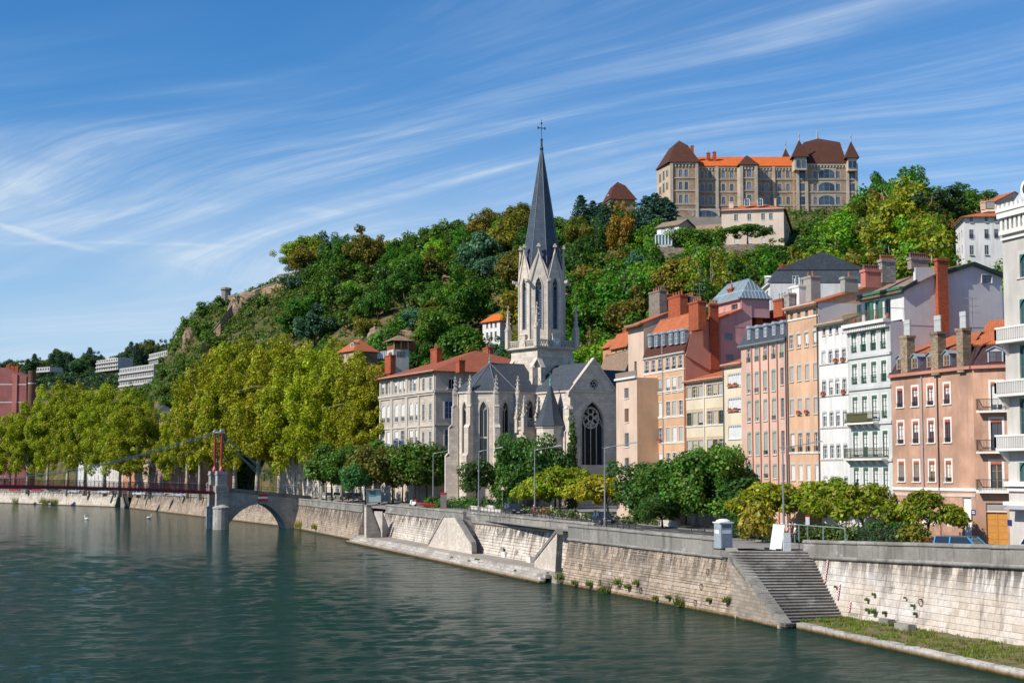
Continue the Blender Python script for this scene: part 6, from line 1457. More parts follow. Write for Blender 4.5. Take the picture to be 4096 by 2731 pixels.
# abutment arch to the quay
u0a,u1a=U0+2.2,U0+21
def px(p):return F_b.uv(p)
arch=[px(cP(x,y))for x,y in((600,1365),(640,1290),(700,1215),(780,1145),(880,1090),(985,1065),(1060,1078),(1130,1115),(1195,1170),(1250,1240),(1285,1310),(1300,1365))]
arch=[(u,max(-.2,z))for u,z in arch]
zl0=px(cP(530,880))[1];zl1=px(cP(1390,985))[1]
poly=[(u0a-.3,-1),(arch[0][0],-1)]+arch+[(arch[-1][0],-1),(u1a,-1),(u1a,zl1),(u0a-.3,zl0)]
m=MB();m.ext([F_b.p(u,z,.1)for u,z in poly],(-F_b.n.x*(DW+.4),-F_b.n.y*(DW+.4),0));m.build('abutment_arch',PIER_ST,fb)
vm=MB().box(-.5,-.5,-.5,.5,.5,.5).mesh('voussoir',PIER_ST)
for(ua,za),(ub,zb_)in zip(arch[1:],arch[2:-1]):
 for t in(.25,.75):
  u,z=ua+(ub-ua)*t,za+(zb_-za)*t;an=math.atan2(zb_-za,ub-ua);ln=math.hypot(ub-ua,zb_-za)/2
  c=F_b.p(u-math.sin(an)*.45,z+math.cos(an)*.45,.12);o=link('voussoir',vm,fb,c-Vector(fb['_o']),0);o.rotation_euler=Matrix.Rotation(F_b.rz,3,'Z').to_4x4().to_3x3().to_euler();R3=Matrix.Rotation(F_b.rz,3,'Z')@Matrix.Rotation(-an,3,'Y');o.rotation_euler=R3 .to_euler();o.scale=(ln-.04,.18,.95)
m=MB();ca=[(u0a-.3,zl0),(u1a,zl1)]
for w in(.25,-DW-.4):
 m.ext([F_b.p(ca[0][0],zl0-.75,w),F_b.p(ca[1][0],zl1-.75,w),F_b.p(ca[1][0],zl1+.05,w),F_b.p(ca[0][0],zl0+.05,w)],(-F_b.n.x*.35,-F_b.n.y*.35,0))
m.build('parapet',Q_GREY,fb)
m=MB()
for h in(.5,.95):m.bar(F_b.p(u0a,zl0+h,0),F_b.p(u1a-2,zl1+.25+h,0),.06)
for i in range(14):t=i/13;u=u0a+(u1a-2-u0a)*t;z=zl0+(zl1+.25-zl0)*t;m.bar(F_b.p(u,z,0),F_b.p(u,z+.95,0),.05)
m.build('handrail',IRON,fb)
# red-white-red board on the arch
us_,zs_=F_b.uv(cP(973,960));ue_,ze_=F_b.uv(cP(1083,1035));sb=thing('navigation_board','red board with a white bar fixed on the stone arch','sign',F_b.p(us_,ze_,.4))
for i,mt in enumerate((plain('board_red',(.55,.02,.02),.5),plain('board_white',(.8,.8,.8),.5),plain('board_red',(0,0,0)))):
 a=ze_+(zs_-ze_)*(2-i)/3;b=ze_+(zs_-ze_)*(3-i)/3;m=MB();m.ext([F_b.p(us_,a,.36),F_b.p(ue_,a,.36),F_b.p(ue_,b,.36),F_b.p(us_,b,.36)],(F_b.n.x*.05,F_b.n.y*.05,0));m.build('stripe',mt,sb)
 # side stair beyond the arch and under the deck
for nm,(p,lab)in{'a':(cO(1460,1555),'small stone stair down to the water under the footbridge deck'),'b':(cP(755,1245),'small stone stair down to the water seen through the arch')}.items():
 q=atz(p,0);st_=thing('quay_stair',lab,'stairs',(q.x,q.y,0));d=Vector((-.47,.88))if nm=='a' else Vector((-.33,.94));pn=Vector((d.y,-d.x))
 for i in range(12):
  m=MB();a=q.xy+d*(.35*i)+pn*.3;b=a+pn*1.7;m.prism([(a.x,a.y),(b.x,b.y),((b+d*.36).x,(b+d*.36).y),((a+d*.36).x,(a+d*.36).y)],-.5,.25+.4*i);m.build('step',Q_STEP,st_)
 m=MB();a=q.xy-d*.5-pn*.15;b=q.xy+d*4.4-pn*.15;m.ext([(a.x,a.y,-.5),(b.x,b.y,-.5),(b.x,b.y,5.2),(a.x,a.y,.6)],(pn.x*.4,pn.y*.4,0));m.build('flank_wall',Q_GREY,st_)
 # ------------------------------------------------------------------ school, houses on the slope, hilltop buildings
def house2(name,label,pl,Yl,pc,Yc,pr,yE,mat,z0=None,depth=None,ybase=None,cat='house',group=None,sidemat=None):
 """left facade from picture point pl (distance Yl) to corner pc (distance Yc); side wall seen up to pr"""
 A_,B_=aty(pl,Yl),aty(pc,Yc);F=Fac((A_.x,A_.y),(B_.x,B_.y));s=F.side(10)
 dep=depth or max(3.0,s.uv(pr)[0]);zE=F.uv(yE)[1]
 if z0 is None:z0=F.uv(ybase)[1]if ybase else 5.3
 c_=F.p(F.L/2,0,0);z0=min(z0,hill_z(c_.x,c_.y)-1.5)if 300<c_.y<640 and ybase else z0
 h=House(name,label,F,dep,z0,zE,mat,cat,group);h.S=F.side(dep);return h
def swin(h,crp,xs,ys,xr,wpx,yr=None,fn=None,F=None,**k):
 """windows on the right-hand side wall: frames set on the wall face"""
 F=F or h.S
 for j,(yt,yb)in enumerate(ys):
  zt=F.uv(crp(xr,yt))[1];zb=F.uv(crp(xr,yb))[1]
  for i,x in enumerate(xs):
   u=F.uv(crp(x,yr or yt))[0];w=F.uv(crp(x+wpx/2,yr or yt))[0]-F.uv(crp(x-wpx/2,yr or yt))[0];kk=dict(k)
   if fn:kk.update(fn(i,j))
   window(h.root,F,u,zb,w,zt-zb,depth=-.16,**kk)
SCH=masonry('school_stone',(.50,.44,.37),1.2,.5,.012,.1,.7,(.14,.12,.11),.35,.15);SCH_T=plaster('school_dressing',(.56,.50,.43),.15,.3)
h=house2('school_building','long beige stone building with arched windows and terracotta hip roof left of the church',cC(405,600),327.7,cC(815,600),300,cC(1290,600),cC(815,345),SCH,5.3,depth=30,cat='building')
def sfn(i,j):return dict(curt=rw.choice((0,.4,.7)))
h.grid(cC,[428,455,482,522,554,587,633,661],[(395,488)],633,19,yr=450,fn=sfn,rows=3,sill=SCH_T)
h.grid(cC,[727,778],[(395,488),(585,705),(790,905)],727,17,yr=600,rows=3,sur=SCH_T,sw=.25,lintel=SCH_T,sill=SCH_T)
h.grid(cC,[430,468,527,573,636,679],[(575,705)],636,27,yr=600,fn=sfn,arch=.6,rows=4,sill=SCH_T,sur=None)
h.grid(cC,[430,468,527,573,636,679],[(775,905),(980,1080)],636,27,yr=800,fn=sfn,rows=4,sill=SCH_T,sur=SCH_T,sw=.12)
h.walls(SCH)
for y,hh,o in((352,.3,.5),(500,.45,.45),(515,.3,.25),(745,.3,.18),(905,.3,.15)):h.band(h.F.uv(cC(690,y+8))[1],hh,o,SCH_T,name='cornice')
for x in(412,490,500,600,610,695,808):
 u=h.F.uv(cC(x,600))[0];m=MB();m.ext([h.F.p(u-.3,5.3,0),h.F.p(u+.3,5.3,0),h.F.p(u+.3,h.zt-.3,0),h.F.p(u-.3,h.zt-.3,0)],(h.F.n.x*.22,h.F.n.y*.22,0));m.build('pilaster',SCH_T,h.root)
swin(h,cC,[932,1063],[(400,470)],932,42,rows=1,sur=SCH_T,sw=.25,lintel=SCH_T,sill=SCH_T,glassm=DARK);swin(h,cC,[925],[(562,690),(768,890)],925,84,cols=3,rows=3,sur=SCH_T,sw=.2,glassm=glass('blue_glass',(.04,.08,.2)))
m=MB();
for y,hh,o in((352,.3,.5),(500,.45,.4),(745,.3,.2)):z=h.S.uv(cC(830,y-4))[1];m.ext([h.S.p(-.3,z,o),h.S.p(h.S.L,z,o),h.S.p(h.S.L,z,-.05),h.S.p(-.3,z,-.05)],(0,0,hh))
m.build('cornice',SCH_T,h.root)
TERRA_D=tiles('dark_terracotta',(.27,.075,.04),(.36,.11,.055),.35,.25)
h.hip(h.zt+.3,h.F.off(-13).uv(cC(912,210))[1],TERRA_D,1.0,.5)
for(xl,xr,yt,yb,w)in((460,503,228,330,-6),(797,845,178,270,-8),(985,1012,262,320,-3)):h.chimney(cC,xl,xr,yt,yb,w,BRICK,dep=1.2,pots=2)
h.chimney(cC,1182,1224,170,240,-20,BRICK,dep=1.2,pots=2)
for k,x in enumerate((905,1045,517,690)):
 u,z=h.F.off(-5).uv(cC(x,268));m=MB()
 # generic window grid in metres
def auto_win(h,nu,floors,w,hh,z_first,pitch,F=None,**k):
 for j in range(floors):
  for i in range(nu):h.win(h.F.L*(i+.5)/nu,z_first+pitch*j,w,hh,**{**k,**dict(curt=rw.choice((0,0,.6,.9)),blind=rw.choice((0,0,0,1,.5))if 'bl' not in k else 0)})
  # houses behind the plane trees, along the far quay
ln0=Vector((-30.5,334.0));far_specs=[((-31,335),(-58,405),29,'beige_building','beige stone apartment house behind the tall plane trees',P_STONE,14,6,TERRA_D)]
def quay_house(p_r,p_l,zt,name,label,mat,nu,fl,rmat,depth=13):
 F=Fac(p_l,p_r);h=House(name,label,F,depth,4.6,zt,mat);pitch=(zt-4.6-1.0)/fl;auto_win(h,nu,fl,1.2,pitch*.6,4.6+1.2,pitch,fmat=FR_GREY,sill=SILL,sur=TRIMW,sw=.12);h.walls();h.band(zt-.1,.3,.4,TRIMW,name='cornice');h.band(4.6+pitch,.2,.1,TRIMW);h.hip(zt+.2,zt+4.5,rmat,.4);return h
quay_house((-31,335),(-60,405),29,'beige_building','beige stone apartment house behind the tall plane trees',SCH,16,6,TERRA_D)
lq=lambda p:(lambda r:(lambda f:(f.p(f.uv(p)[0],0).x,f.p(f.uv(p)[0],0).y))(Fac((-66-.47*300,461+.88*300),(-66+.47*200,461-.88*200))))(0)
prev=None
for(xr,xl,zt,nm,lab,mt,nu,rm)in((1475,1245,27,'salmon_building','salmon quay house glimpsed under the plane trees above the footbridge',plaster('faded_salmon',(.55,.27,.17),.25,.3),7,TERRA),(1245,1112,31,'brown_building','brown quay house half hidden behind the left plane trees',plaster('brown_render',(.36,.22,.15),.25,.3),5,SLATE),(1112,1010,33,'slate_roof_building','quay house with a slate roof rising between the two groups of plane trees',plaster('tan_render',(.55,.40,.28),.25,.3),4,SLATE),(1010,908,30,'orange_quay_building','orange quay house beside the white one behind the left plane trees',plaster('deep_orange',(.58,.24,.13),.25,.3),4,TERRA),(908,800,28,'white_quay_building','white stone quay house behind the left plane tree trunks',P_STONE,4,TERRA),(800,560,24,'grey_quay_building','grey quay house in the shade of the left plane trees',P_GREY,9,TERRA)):
 quay_house(lq(cA(xr,1000)),lq(cA(xl,1000)),zt,nm,lab,mt,nu,7 if zt>29 else 6,rm)
 # pink gable and brick factory chimney at the far left
PINK=plaster('old_pink',(.36,.13,.12),.25,.25);Fp=Fac((-320,690),(-180,690));q=MB();pts=[cA(-160,400),cA(-20,318),cA(40,312),cA(130,352),cA(195,378),cA(196,700)]
pk_=thing('pink_building','windowless old pink gable building at the left edge','building',Fp.p(Fp.uv(cA(100,500))[0],5));L_=[Fp.uv(p)for p in pts];q.ext([Fp.p(u,z)for u,z in L_]+[Fp.p(L_[-1][0],4),Fp.p(L_[0][0],4)],(0,14,0));q.build('wall',PINK,pk_)
q=MB();u,z=Fp.uv(cA(110,360));q.ext([Fp.p(u-.9,4,0),Fp.p(u+1.2,4,0),Fp.p(u+1.2,z,0),Fp.p(u-.9,z,0)],(0,-.5,0));q.build('flue',plaster('pink_flue',(.48,.19,.15),.2,.2),pk_)
q=MB()
for y in(440,572,703):u,z=Fp.uv(cA(100,y));q.ext([Fp.p(L_[0][0],z,.03),Fp.p(L_[-2][0],z,.03),Fp.p(L_[-2][0],z+.3,.03),Fp.p(L_[0][0],z+.3,.03)],(0,-.05,0))
q.build('white_band',WHITE,pk_)
for x,y in((48,290),(80,300),(110,300)):
 u,z=Fp.uv(cA(x,y));q=MB();q.ext([Fp.p(u-.8,z-3,-2),Fp.p(u+.8,z-3,-2),Fp.p(u+.8,z,-2),Fp.p(u-.8,z,-2)],(0,1.2,0));q.build('chimney',BRICK,pk_)
u0,zt_=Fp.uv(cA(211,337));u1,_=Fp.uv(cA(264,337));c=Fp.p((u0+u1)/2,0);bc=thing('brick_stack','round dark brick factory stack behind the left plane trees','chimney',(c.x,c.y,5));r=(u1-u0)/2
m=MB();m.lathe([(r*1.1,5),(r,zt_-1.2),(r*1.06,zt_-1.1),(r*1.06,zt_),(r*.8,zt_)],18,(c.x,c.y));m.build('shaft',masonry('sooty_brick',(.16,.085,.06),.5,.2,.03,.25),bc);m=MB();zz=Fp.uv(cA(237,433))[1];m.lathe([(r*1.05,zz),(r*1.05,zz+.3)],18,(c.x,c.y));m.build('band',WHITE,bc)
# white slabs on the far hill
def slab_block(label,pl,Yl,pc,Yc,pr,yE,nf,nu,ns,zdrop=45,mat=None,ny=None):
 mat=mat or plaster('far_white',(.74,.72,.70),.08,.1);h=house2('apartment_block',label,pl,Yl,pc,Yc,pr,yE,mat,cat='building',ybase=None,z0=aty(yE,Yc).z-zdrop)
 pitch=zdrop/nf
 for j in range(nf):
  z=h.z0+pitch*j+pitch*.3
  for i in range(nu):h.win(h.F.L*(i+.5)/nu,z,h.F.L/nu*.62,pitch*.5,cols=1,rows=1,fmat=WHITE)
 h.walls()
 F=h.S;
 for j in range(nf):
  z=h.z0+pitch*j+pitch*.3;m=MB()
  m.ext([F.p(.3,z-.5,.9),F.p(F.L-.3,z-.5,.9),F.p(F.L-.3,z+.35,.9),F.p(.3,z+.35,.9)],(-F.n.x*.9,-F.n.y*.9,0));m.build('balcony_row',WHITE,h.root)
  for i in range(ns):window(h.root,F,F.L*(i+.5)/ns,z+.4,F.L/ns*.6,pitch*.42,cols=1,rows=1,depth=-.16,fmat=WHITE)
 return h
def far_block(label,pl,Yl,pr,Yr,yE,nf,nu,zdrop,depth=12):
 A_,B_=aty(pl,Yl),aty(pr,Yr);F=Fac((A_.x,A_.y),(B_.x,B_.y));zt=F.uv(yE)[1];mat=plaster('far_white',(.46,.43,.40),.08,.1);h=House('apartment_block',label,F,depth,zt-zdrop,zt,mat);pitch=zdrop/nf
 for j in range(nf):
  for i in range(nu):h.win(F.L*(i+.5)/nu,h.z0+pitch*(j+.32),F.L/nu*.6,pitch*.5,cols=1,rows=1,fmat=WHITE)
 h.walls()
 for j in range(nf):
  z=h.z0+pitch*j;m=MB();m.ext([F.p(.3,z,.0),F.p(F.L-.3,z,.0),F.p(F.L-.3,z,1.0),F.p(.3,z,1.0)],(0,0,.25));m.ext([F.p(.3,z+.2,.95),F.p(F.L-.3,z+.2,.95),F.p(F.L-.3,z+1.0,.95),F.p(.3,z+1.0,.95)],(-F.n.x*.08,-F.n.y*.08,0));m.build('balcony_row',mat,h.root)
 return h
far_block('long white slab apartment block on the far hillside above the trees',cA(880,400),1000,cA(1132,400),955,cA(880,322),11,20,44)
far_block('white terraced apartment block on top of the far hill',cA(712,290),1200,cA(870,290),1170,cA(716,262),3,9,9);far_block('upper penthouse storey of the terraced block on the far hill',cA(778,260),1192,cA(850,260),1177,cA(800,246),1,5,4)
far_block('low white building on the far ridge near the steep slope',cA(1100,240),1150,cA(1236,240),1110,cA(1104,215),2,9,9);far_block('small white roof among the far trees at the left',cA(272,320),1250,cA(368,320),1240,cA(300,312),1,5,4)
# houses on the lower slope
OCH=plaster('ochre_stone',(.50,.36,.22),.3,.3);BRN=masonry('brown_rubble',(.26,.18,.12),.5,.25,.03,.35)
h=house2('slope_house','ochre house with orange tile roof at the foot of the slope above the plane trees',cC(95,230),428,cC(212,230),420,cC(385,230),cC(212,192),OCH,ybase=cC(212,300));h.grid(cC,[130,165],[(215,245)],150,16,yr=230,fmat=FR_WHITE);h.walls(BRN);h.hip(h.zt+.2,h.zt+3.6,TERRA,.6,.5);h.chimney(cC,232,258,112,160,-6,P_STONE,dep=1,pots=1);h.dormer(h.F.L*.7,h.zt+.6,1.6,1.8,-.9,TRIMW,FR_WHITE,rmat=TERRA)
WOOD=plain('stained_wood',(.20,.07,.03),.7)
h=house2('timber_house','pale house with a timber loggia and glazed terrace on the slope',cC(455,200),432,cC(505,200),426,cC(620,200),cC(505,178),P_STONE,ybase=cC(505,285));h.grid(cC,[482],[(198,228)],482,14,yr=210,fmat=FR_GREY);h.walls();swin(h,cC,[560],[(195,235)],560,60,cols=3,rows=1,fmat=FR_GREY)
z1=h.F.uv(cC(505,112))[1];m=MB()
for u in(.15,h.F.L-.15):m.bar(h.F.p(u,h.zt,-.2),h.F.p(u,z1,-.2),.3)
for u in(.2,h.depth*.5,h.depth-.2):m.bar(h.S.p(u,h.zt,-.2),h.S.p(u,z1,-.2),.3)
m.build('loggia_post',plain('pale_post',(.5,.35,.2),.7),h.root);m=MB();m.ext([h.F.p(0,h.zt,-.1),h.F.p(h.F.L,h.zt,-.1),h.F.p(h.F.L,h.zt+1.2,-.1),h.F.p(0,h.zt+1.2,-.1)],(-h.F.n.x*.1,-h.F.n.y*.1,0));m.ext([h.S.p(0,h.zt,-.1),h.S.p(h.S.L,h.zt,-.1),h.S.p(h.S.L,h.zt+.9,-.1),h.S.p(0,h.zt+.9,-.1)],(-h.S.n.x*.1,-h.S.n.y*.1,0));m.ext([h.F.p(.2,h.zt,-2.5),h.F.p(h.F.L-.2,h.zt,-2.5),h.F.p(h.F.L-.2,z1,-2.5),h.F.p(.2,z1,-2.5)],(-h.F.n.x*4,-h.F.n.y*4,0));m.build('timber_wall',WOOD,h.root);h.hip(z1+.1,z1+1.6,TERRA_OLD,1.0,.4)
m=MB();a,b=aty(cC(322,262),424),aty(cC(450,250),424);m.ext([a,b,b+Vector((0,6,0)),a+Vector((0,6,0))],(0,0,.3));
t_=thing('glazed_terrace','terrace with a glass balustrade beside the timber house','terrace',a);m.build('slab',P_STONE,t_);m=MB();m.ext([a,b,b+Vector((0,0,2.2)),a+Vector((0,0,2.0))],(0,.05,0));m.build('glass_balustrade',plain('frosted_glass',(.4,.46,.52),.2,.6),t_)
m=MB()
for i in range(9):q=a.lerp(b,i/8);m.bar(q,q+Vector((0,0,2.2)),.12)
m.bar(a+Vector((0,0,2.0)),b+Vector((0,0,2.2)),.12);m.build('frame',TRIMW,t_)
m=MB();m.bar(a+Vector((0,2,-12)),a+Vector((0,2,0)),1.0);m.bar(b+Vector((0,2,-12)),b+Vector((0,2,0)),1.0);m.build('support',P_STONE,t_)
h=house2('gable_house','white gabled house with terracotta roof between the plane trees and the school',cC(160,360),400,cC(250,360),392,cC(440,345),cC(250,345),P_STONE,5.3);h.walls();zr=h.F.uv(cC(240,282))[1];L_,D_=h.F.L,h.depth
h.part('roof',TERRA,[[(-.5,h.zt-.3,.5),(L_/2,zr,.5),(L_/2,zr,-D_),(-.5,h.zt-.3,-D_)],[(L_+.5,h.zt-.3,.5),(L_/2,zr,.5),(L_/2,zr,-D_),(L_+.5,h.zt-.3,-D_)]],.2);h.part('gable',P_STONE,[[(0,h.zt,0),(L_,h.zt,0),(L_/2,zr-.2,0)]],.3)
h=house2('white_villa','small white villa with bright orange roof on the slope left of the spire',cD(283,1350),455,cD(392,1350),448,cD(470,1350),cD(392,1303),P_WHITE,ybase=cD(392,1450));h.grid(cD,[312,338,365],[(1318,1350),(1375,1412)],338,13,yr=1340,fmat=FR_GREY,sill=SILL,sur=TRIMW,sw=.15);h.walls(P_GABLE);h.hip(h.zt+.1,h.F.off(-4).uv(cD(385,1268))[1],ORANGE,.7,.45)
h=house2('yellow_house','ochre yellow house with terracotta roof right of the church tower',cG(78,600),345,cG(200,600),335,cG(240,600),cG(135,565),plaster('yellow_render',(.66,.42,.14),.2,.25),8);h.grid(cG,[112,162,185],[(595,655)],140,14,yr=620,fmat=FR_WHITE,sur=TRIMW,sw=.12);h.walls();h.roof_slope(h.zt,h.zt+2.6,mat=TERRA,over=.6);h.chimney(cG,170,195,465,500,-3,BRICK,dep=.8,pots=1)
h=house2('coral_house','narrow coral house with a teal shutter beside the yellow house',cG(20,640),352,cG(76,640),347,cG(100,640),cG(48,580),plaster('coral_render',(.60,.27,.14),.2,.25),8);h.grid(cG,[48],[(640,685)],48,14,yr=650,fmat=FR_TEAL,blind=1.0,bmat=FR_TEAL);h.walls();h.roof_slope(h.zt,h.zt+1.6,mat=TERRA,over=.5);
h=house2('low_tile_house','low old-tiled roof between the church nave and the cream house',cG(-10,730),322,cG(200,700),300,cG(215,700),cG(100,735),P_PEACH,6);h.walls();h.roof_slope(h.zt,h.zt+3.4,mat=TERRA_OLD,over=.5);h.chimney(cG,140,165,640,720,-2,ST_OLD,dep=.8,pots=1)
# ---------------- hilltop: large brown stone convent building
CHT=masonry('convent_rubble',(.36,.25,.165),.7,.3,.03,.22,.75,(.07,.06,.055),.5,.3);CHW=plaster('convent_dressing',(.52,.45,.36),.3,.5)
CY0=545.0;cz=thing('convent','large brown stone convent building with orange and brown roofs on the hilltop','building',aty(cF(1200,880),CY0))
Fm=Fac((aty(cF(835,700),CY0).x,CY0),(aty(cF(1660,700),CY0).x,CY0));CB=Fm.uv(cF(1200,930))[1]-6
class Wing(House):
 def __init__(s,F,depth,zt):s.F=F;s.depth=depth;s.z0=CB;s.zt=zt;s.mat=CHT;s.holes=[];s.wins=[];s.root=cz
def cwing(x0,x1,Y,depth,yE,cols,rows,wpx,pil,arch=.5,**k):
 F=Fac((aty(cF(x0,700),Y).x,Y),(aty(cF(x1,700),Y).x,Y));w=Wing(F,depth,F.uv(cF((x0+x1)/2,yE))[1])
 w.grid(cF,cols,rows,cols[0],wpx,yr=600,fmat=FR_GREY,rows=2,cols=k.get('cols',1),sur=CHW,sw=.35,lintel=CHW,sill=CHW,arch=arch,glassm=glass('convent_glass',(.07,.085,.11),.25));w.walls()
 for y in(rows[0][1]+8,rows[1][1]+8,rows[2][1]+8):w.band(F.uv(cF(cols[0],y))[1]-.3,.4,.2,CHW)
 w.band(w.zt-.7,.7,.35,CHW,name='cornice')
 nb=int(F.L/1.1);m=MB()
 for i in range(nb):u=F.L*(i+.5)/nb;m.ext([F.p(u-.25,w.zt-1.5,.0),F.p(u+.25,w.zt-1.5,.0),F.p(u+.25,w.zt-.7,.0),F.p(u-.25,w.zt-.7,.0)],(F.n.x*.3,F.n.y*.3,0))
 m.build('corbel_table',CHW,cz)
 for x in pil:u=F.uv(cF(x,600))[0];m=MB();m.ext([F.p(u-.5,CB,0),F.p(u+.5,CB,0),F.p(u+.5,w.zt,0),F.p(u-.5,w.zt,0)],(F.n.x*.5,F.n.y*.5,0));m.build('pilaster',CHW,cz)
 return w
R3=[(503,562),(612,672),(722,786)]
main=cwing(835,1660,CY0,22,460,[872,942,1055,1127,1358,1425,1537,1608],R3,30,[1000,1485])
zr=Fm.off(-11).uv(cF(1200,380))[1];L_=main.F.L;main.part('roof',ORANGE,[[(-1,main.zt,.6),(L_+1,main.zt,.6),(L_+1,zr,-11),(-1,zr,-11)],[(-1,zr,-11),(L_+1,zr,-11),(L_+1,main.zt,-22),(-1,main.zt,-22)]],.3)
for(xl,xr,yt,yb)in((965,992,340,425),(912,942,348,380)):main.chimney(cF,xl,xr,yt,yb,-6,BRICK,dep=1.4,pots=2)
lp=cwing(603,840,CY0-3,26,428,[690,739],[(490,550),(595,660),(705,775)],30,[612,828]);
# its receding left side
a,b=aty(cF(487,700),CY0+11),lp.F.p(0,0);Fls=Fac((a.x,a.y),(b.x,b.y));m=MB();m.quad(Fls.p(0,CB),Fls.p(Fls.L,CB),Fls.p(Fls.L,lp.zt),Fls.p(0,lp.zt));m.build('side_wall',plaster('pale_convent_side',(.52,.40,.28),.2,.3),cz)
for(x,ys)in((546,((505,580),(610,685))),(575,((495,550),(600,660))),(516,((530,600),(640,700)))):
 for yt,yb in ys:u,zt_=Fls.uv(cF(x,yt));zb_=Fls.uv(cF(x,yb))[1];window(cz,Fls,u,zb_,1.6,zt_-zb_,cols=1,rows=2,fmat=FR_GREY,sur=CHW,sw=.3,depth=-.16,arch=.4)
def tower_roof(polyb,zb,polyt,zt,apex=None,mat=BROWN,name='pavilion_roof'):
 m=MB();n=len(polyb)
 for i in range(n):j=(i+1)%n;m.slab([(*polyb[i],zb),(*polyb[j],zb),(*polyt[j],zt),(*polyt[i],zt)],.2)
 if apex:
  for i in range(n):j=(i+1)%n;m.slab([(*polyt[i],zt),(*polyt[j],zt),apex],.2)
 return m.build(name,mat,cz)
def rect(F,u0,u1,w0,w1):return[tuple(F.p(u,0,w).xy)for u,w in((u0,w0),(u1,w0),(u1,w1),(u0,w1))]
Lp=lp.F.L;f=lp.F;dl=Fls.L;bl=[tuple(f.p(-.8,0,.8).xy),tuple(f.p(Lp+.8,0,.8).xy),tuple((f.p(Lp,0,-14)).xy),tuple((Fls.p(0,0,.5)).xy)]
zt_=f.off(-5).uv(cF(710,290))[1];cxm=sum(p[0]for p in bl)/4;cym=sum(p[1]for p in bl)/4;tl=[(cxm+(p[0]-cxm)*.42,cym+(p[1]-cym)*.42)for p in bl];tower_roof(bl,lp.zt,tl,zt_,(cxm,cym,zt_+2.4))
lp.chimney(cF,775,800,287,350,-8,BRICK,dep=1.5,pots=0)
rp=cwing(1662,2200,CY0-3,30,437,[1840,2037],R3,32,[1690,1765,2117,2192]);f=rp.F
for yt,yb in((488,562),(600,670),(712,790)):
 u,z2=f.uv(cF(1938,yt));z1_=f.uv(cF(1938,yb))[1];window(cz,f,u,z1_,5.6,z2-z1_,cols=3,rows=2,fmat=FR_GREY,sur=CHW,sw=.4,arch=1.6,depth=-.16)
 for x in(1725,2152):u,z2=f.uv(cF(x,yt+8));window(cz,f,u,z1_,2.6,z2-z1_,cols=2,rows=2,fmat=FR_GREY,sur=CHW,sw=.3,depth=-.16)
ub0,ub1=f.uv(cF(1665,440))[0],f.uv(cF(2110,440))[0];ut0,ut1=f.off(-6).uv(cF(1745,255))[0],f.off(-6).uv(cF(2052,255))[0];zt_=f.off(-6).uv(cF(1900,255))[1];za=f.off(-12).uv(cF(1857,218))[1]
tower_roof(rect(f,ub0,ub1,.5,-26),rp.zt,rect(f,ut0,ut1,-6,-20),zt_,(*f.p((ut0+ut1)/2,0,-13).xy,za))
m=MB();q=f.p(f.off(-13).uv(cF(1857,200))[0],0,-13);m.lathe([(.5,za-.5),(.3,za+2.5),(.06,za+3),(.05,f.off(-13).uv(cF(1857,75))[1])],6,(q.x,q.y));m.build('flagpole',ZINC,cz)
def turret(x0,x1,yE,px_,py_,Y,wy=None):
 F=Fac((aty(cF(x0,yE),Y).x,Y),(aty(cF(x1,yE),Y).x,Y));L_=F.L;zE_=F.uv(cF(x0,yE))[1];zt=F.off(-L_/2).uv(cF(px_,py_))[1];m=MB();m.prism(rect(F,.9,L_-.9,.6,-L_+.9),zE_-4.5,zE_);m.build('turret',CHW,cz)
 m=MB();b_=rect(F,0,L_,1.2,-L_+1.2);c_=F.p(L_/2,0,-L_/2+1.2)
 for i in range(4):m.slab([(*b_[i],zE_),(*b_[(i+1)%4],zE_),(c_.x,c_.y,zt)],.15)
 m.build('turret_roof',BROWN,cz);m=MB();m.lathe([(.35,zt-.4),(.12,zt+1),(.3,zt+1.3),(.04,zt+3.2)],6,(c_.x,c_.y));m.build('turret_finial',ZINC,cz)
 for u in(L_*.35,L_*.65):window(cz,F,u,zE_-3.6,1.4,2.6,cols=1,rows=1,fmat=FR_GREY,depth=-.9)
turret(1640,1785,385,1710,240,CY0-5);turret(2095,2214,392,2136,250,CY0-5);turret(1556,1622,390,1592,312,CY0+22)
# stair bay in the middle
bt=cwing(1200,1345,CY0-4,8,450,[1275],[(487,552),(598,658),(707,760)],38,[1210,1335]);f=bt.F;zt_=f.off(-4).uv(cF(1255,372))[1];tower_roof(rect(f,-.8,f.L+.8,.8,-8),bt.zt,rect(f,f.L*.45,f.L*.55,-3.5,-4.5),zt_,None,BROWN,'bay_roof')
bw_=Fac(tuple(aty(cF(1175,700),CY0).xy),tuple(f.p(0,0).xy));m=MB();m.quad(bw_.p(0,CB),bw_.p(bw_.L,CB),bw_.p(bw_.L,bt.zt),bw_.p(0,bt.zt));m.build('bay_flank',CHW,cz)
for x in(720,905):
 u,z=Fm.off(3).uv(cF(x,888));ztp=Fm.off(3).uv(cF(x,838))[1];window(cz,Fm.off(3),u,z,8.5,ztp-z,cols=4,rows=1,fmat=FR_GREY,sur=CHW,sw=.6,arch=2.2,depth=-.1)
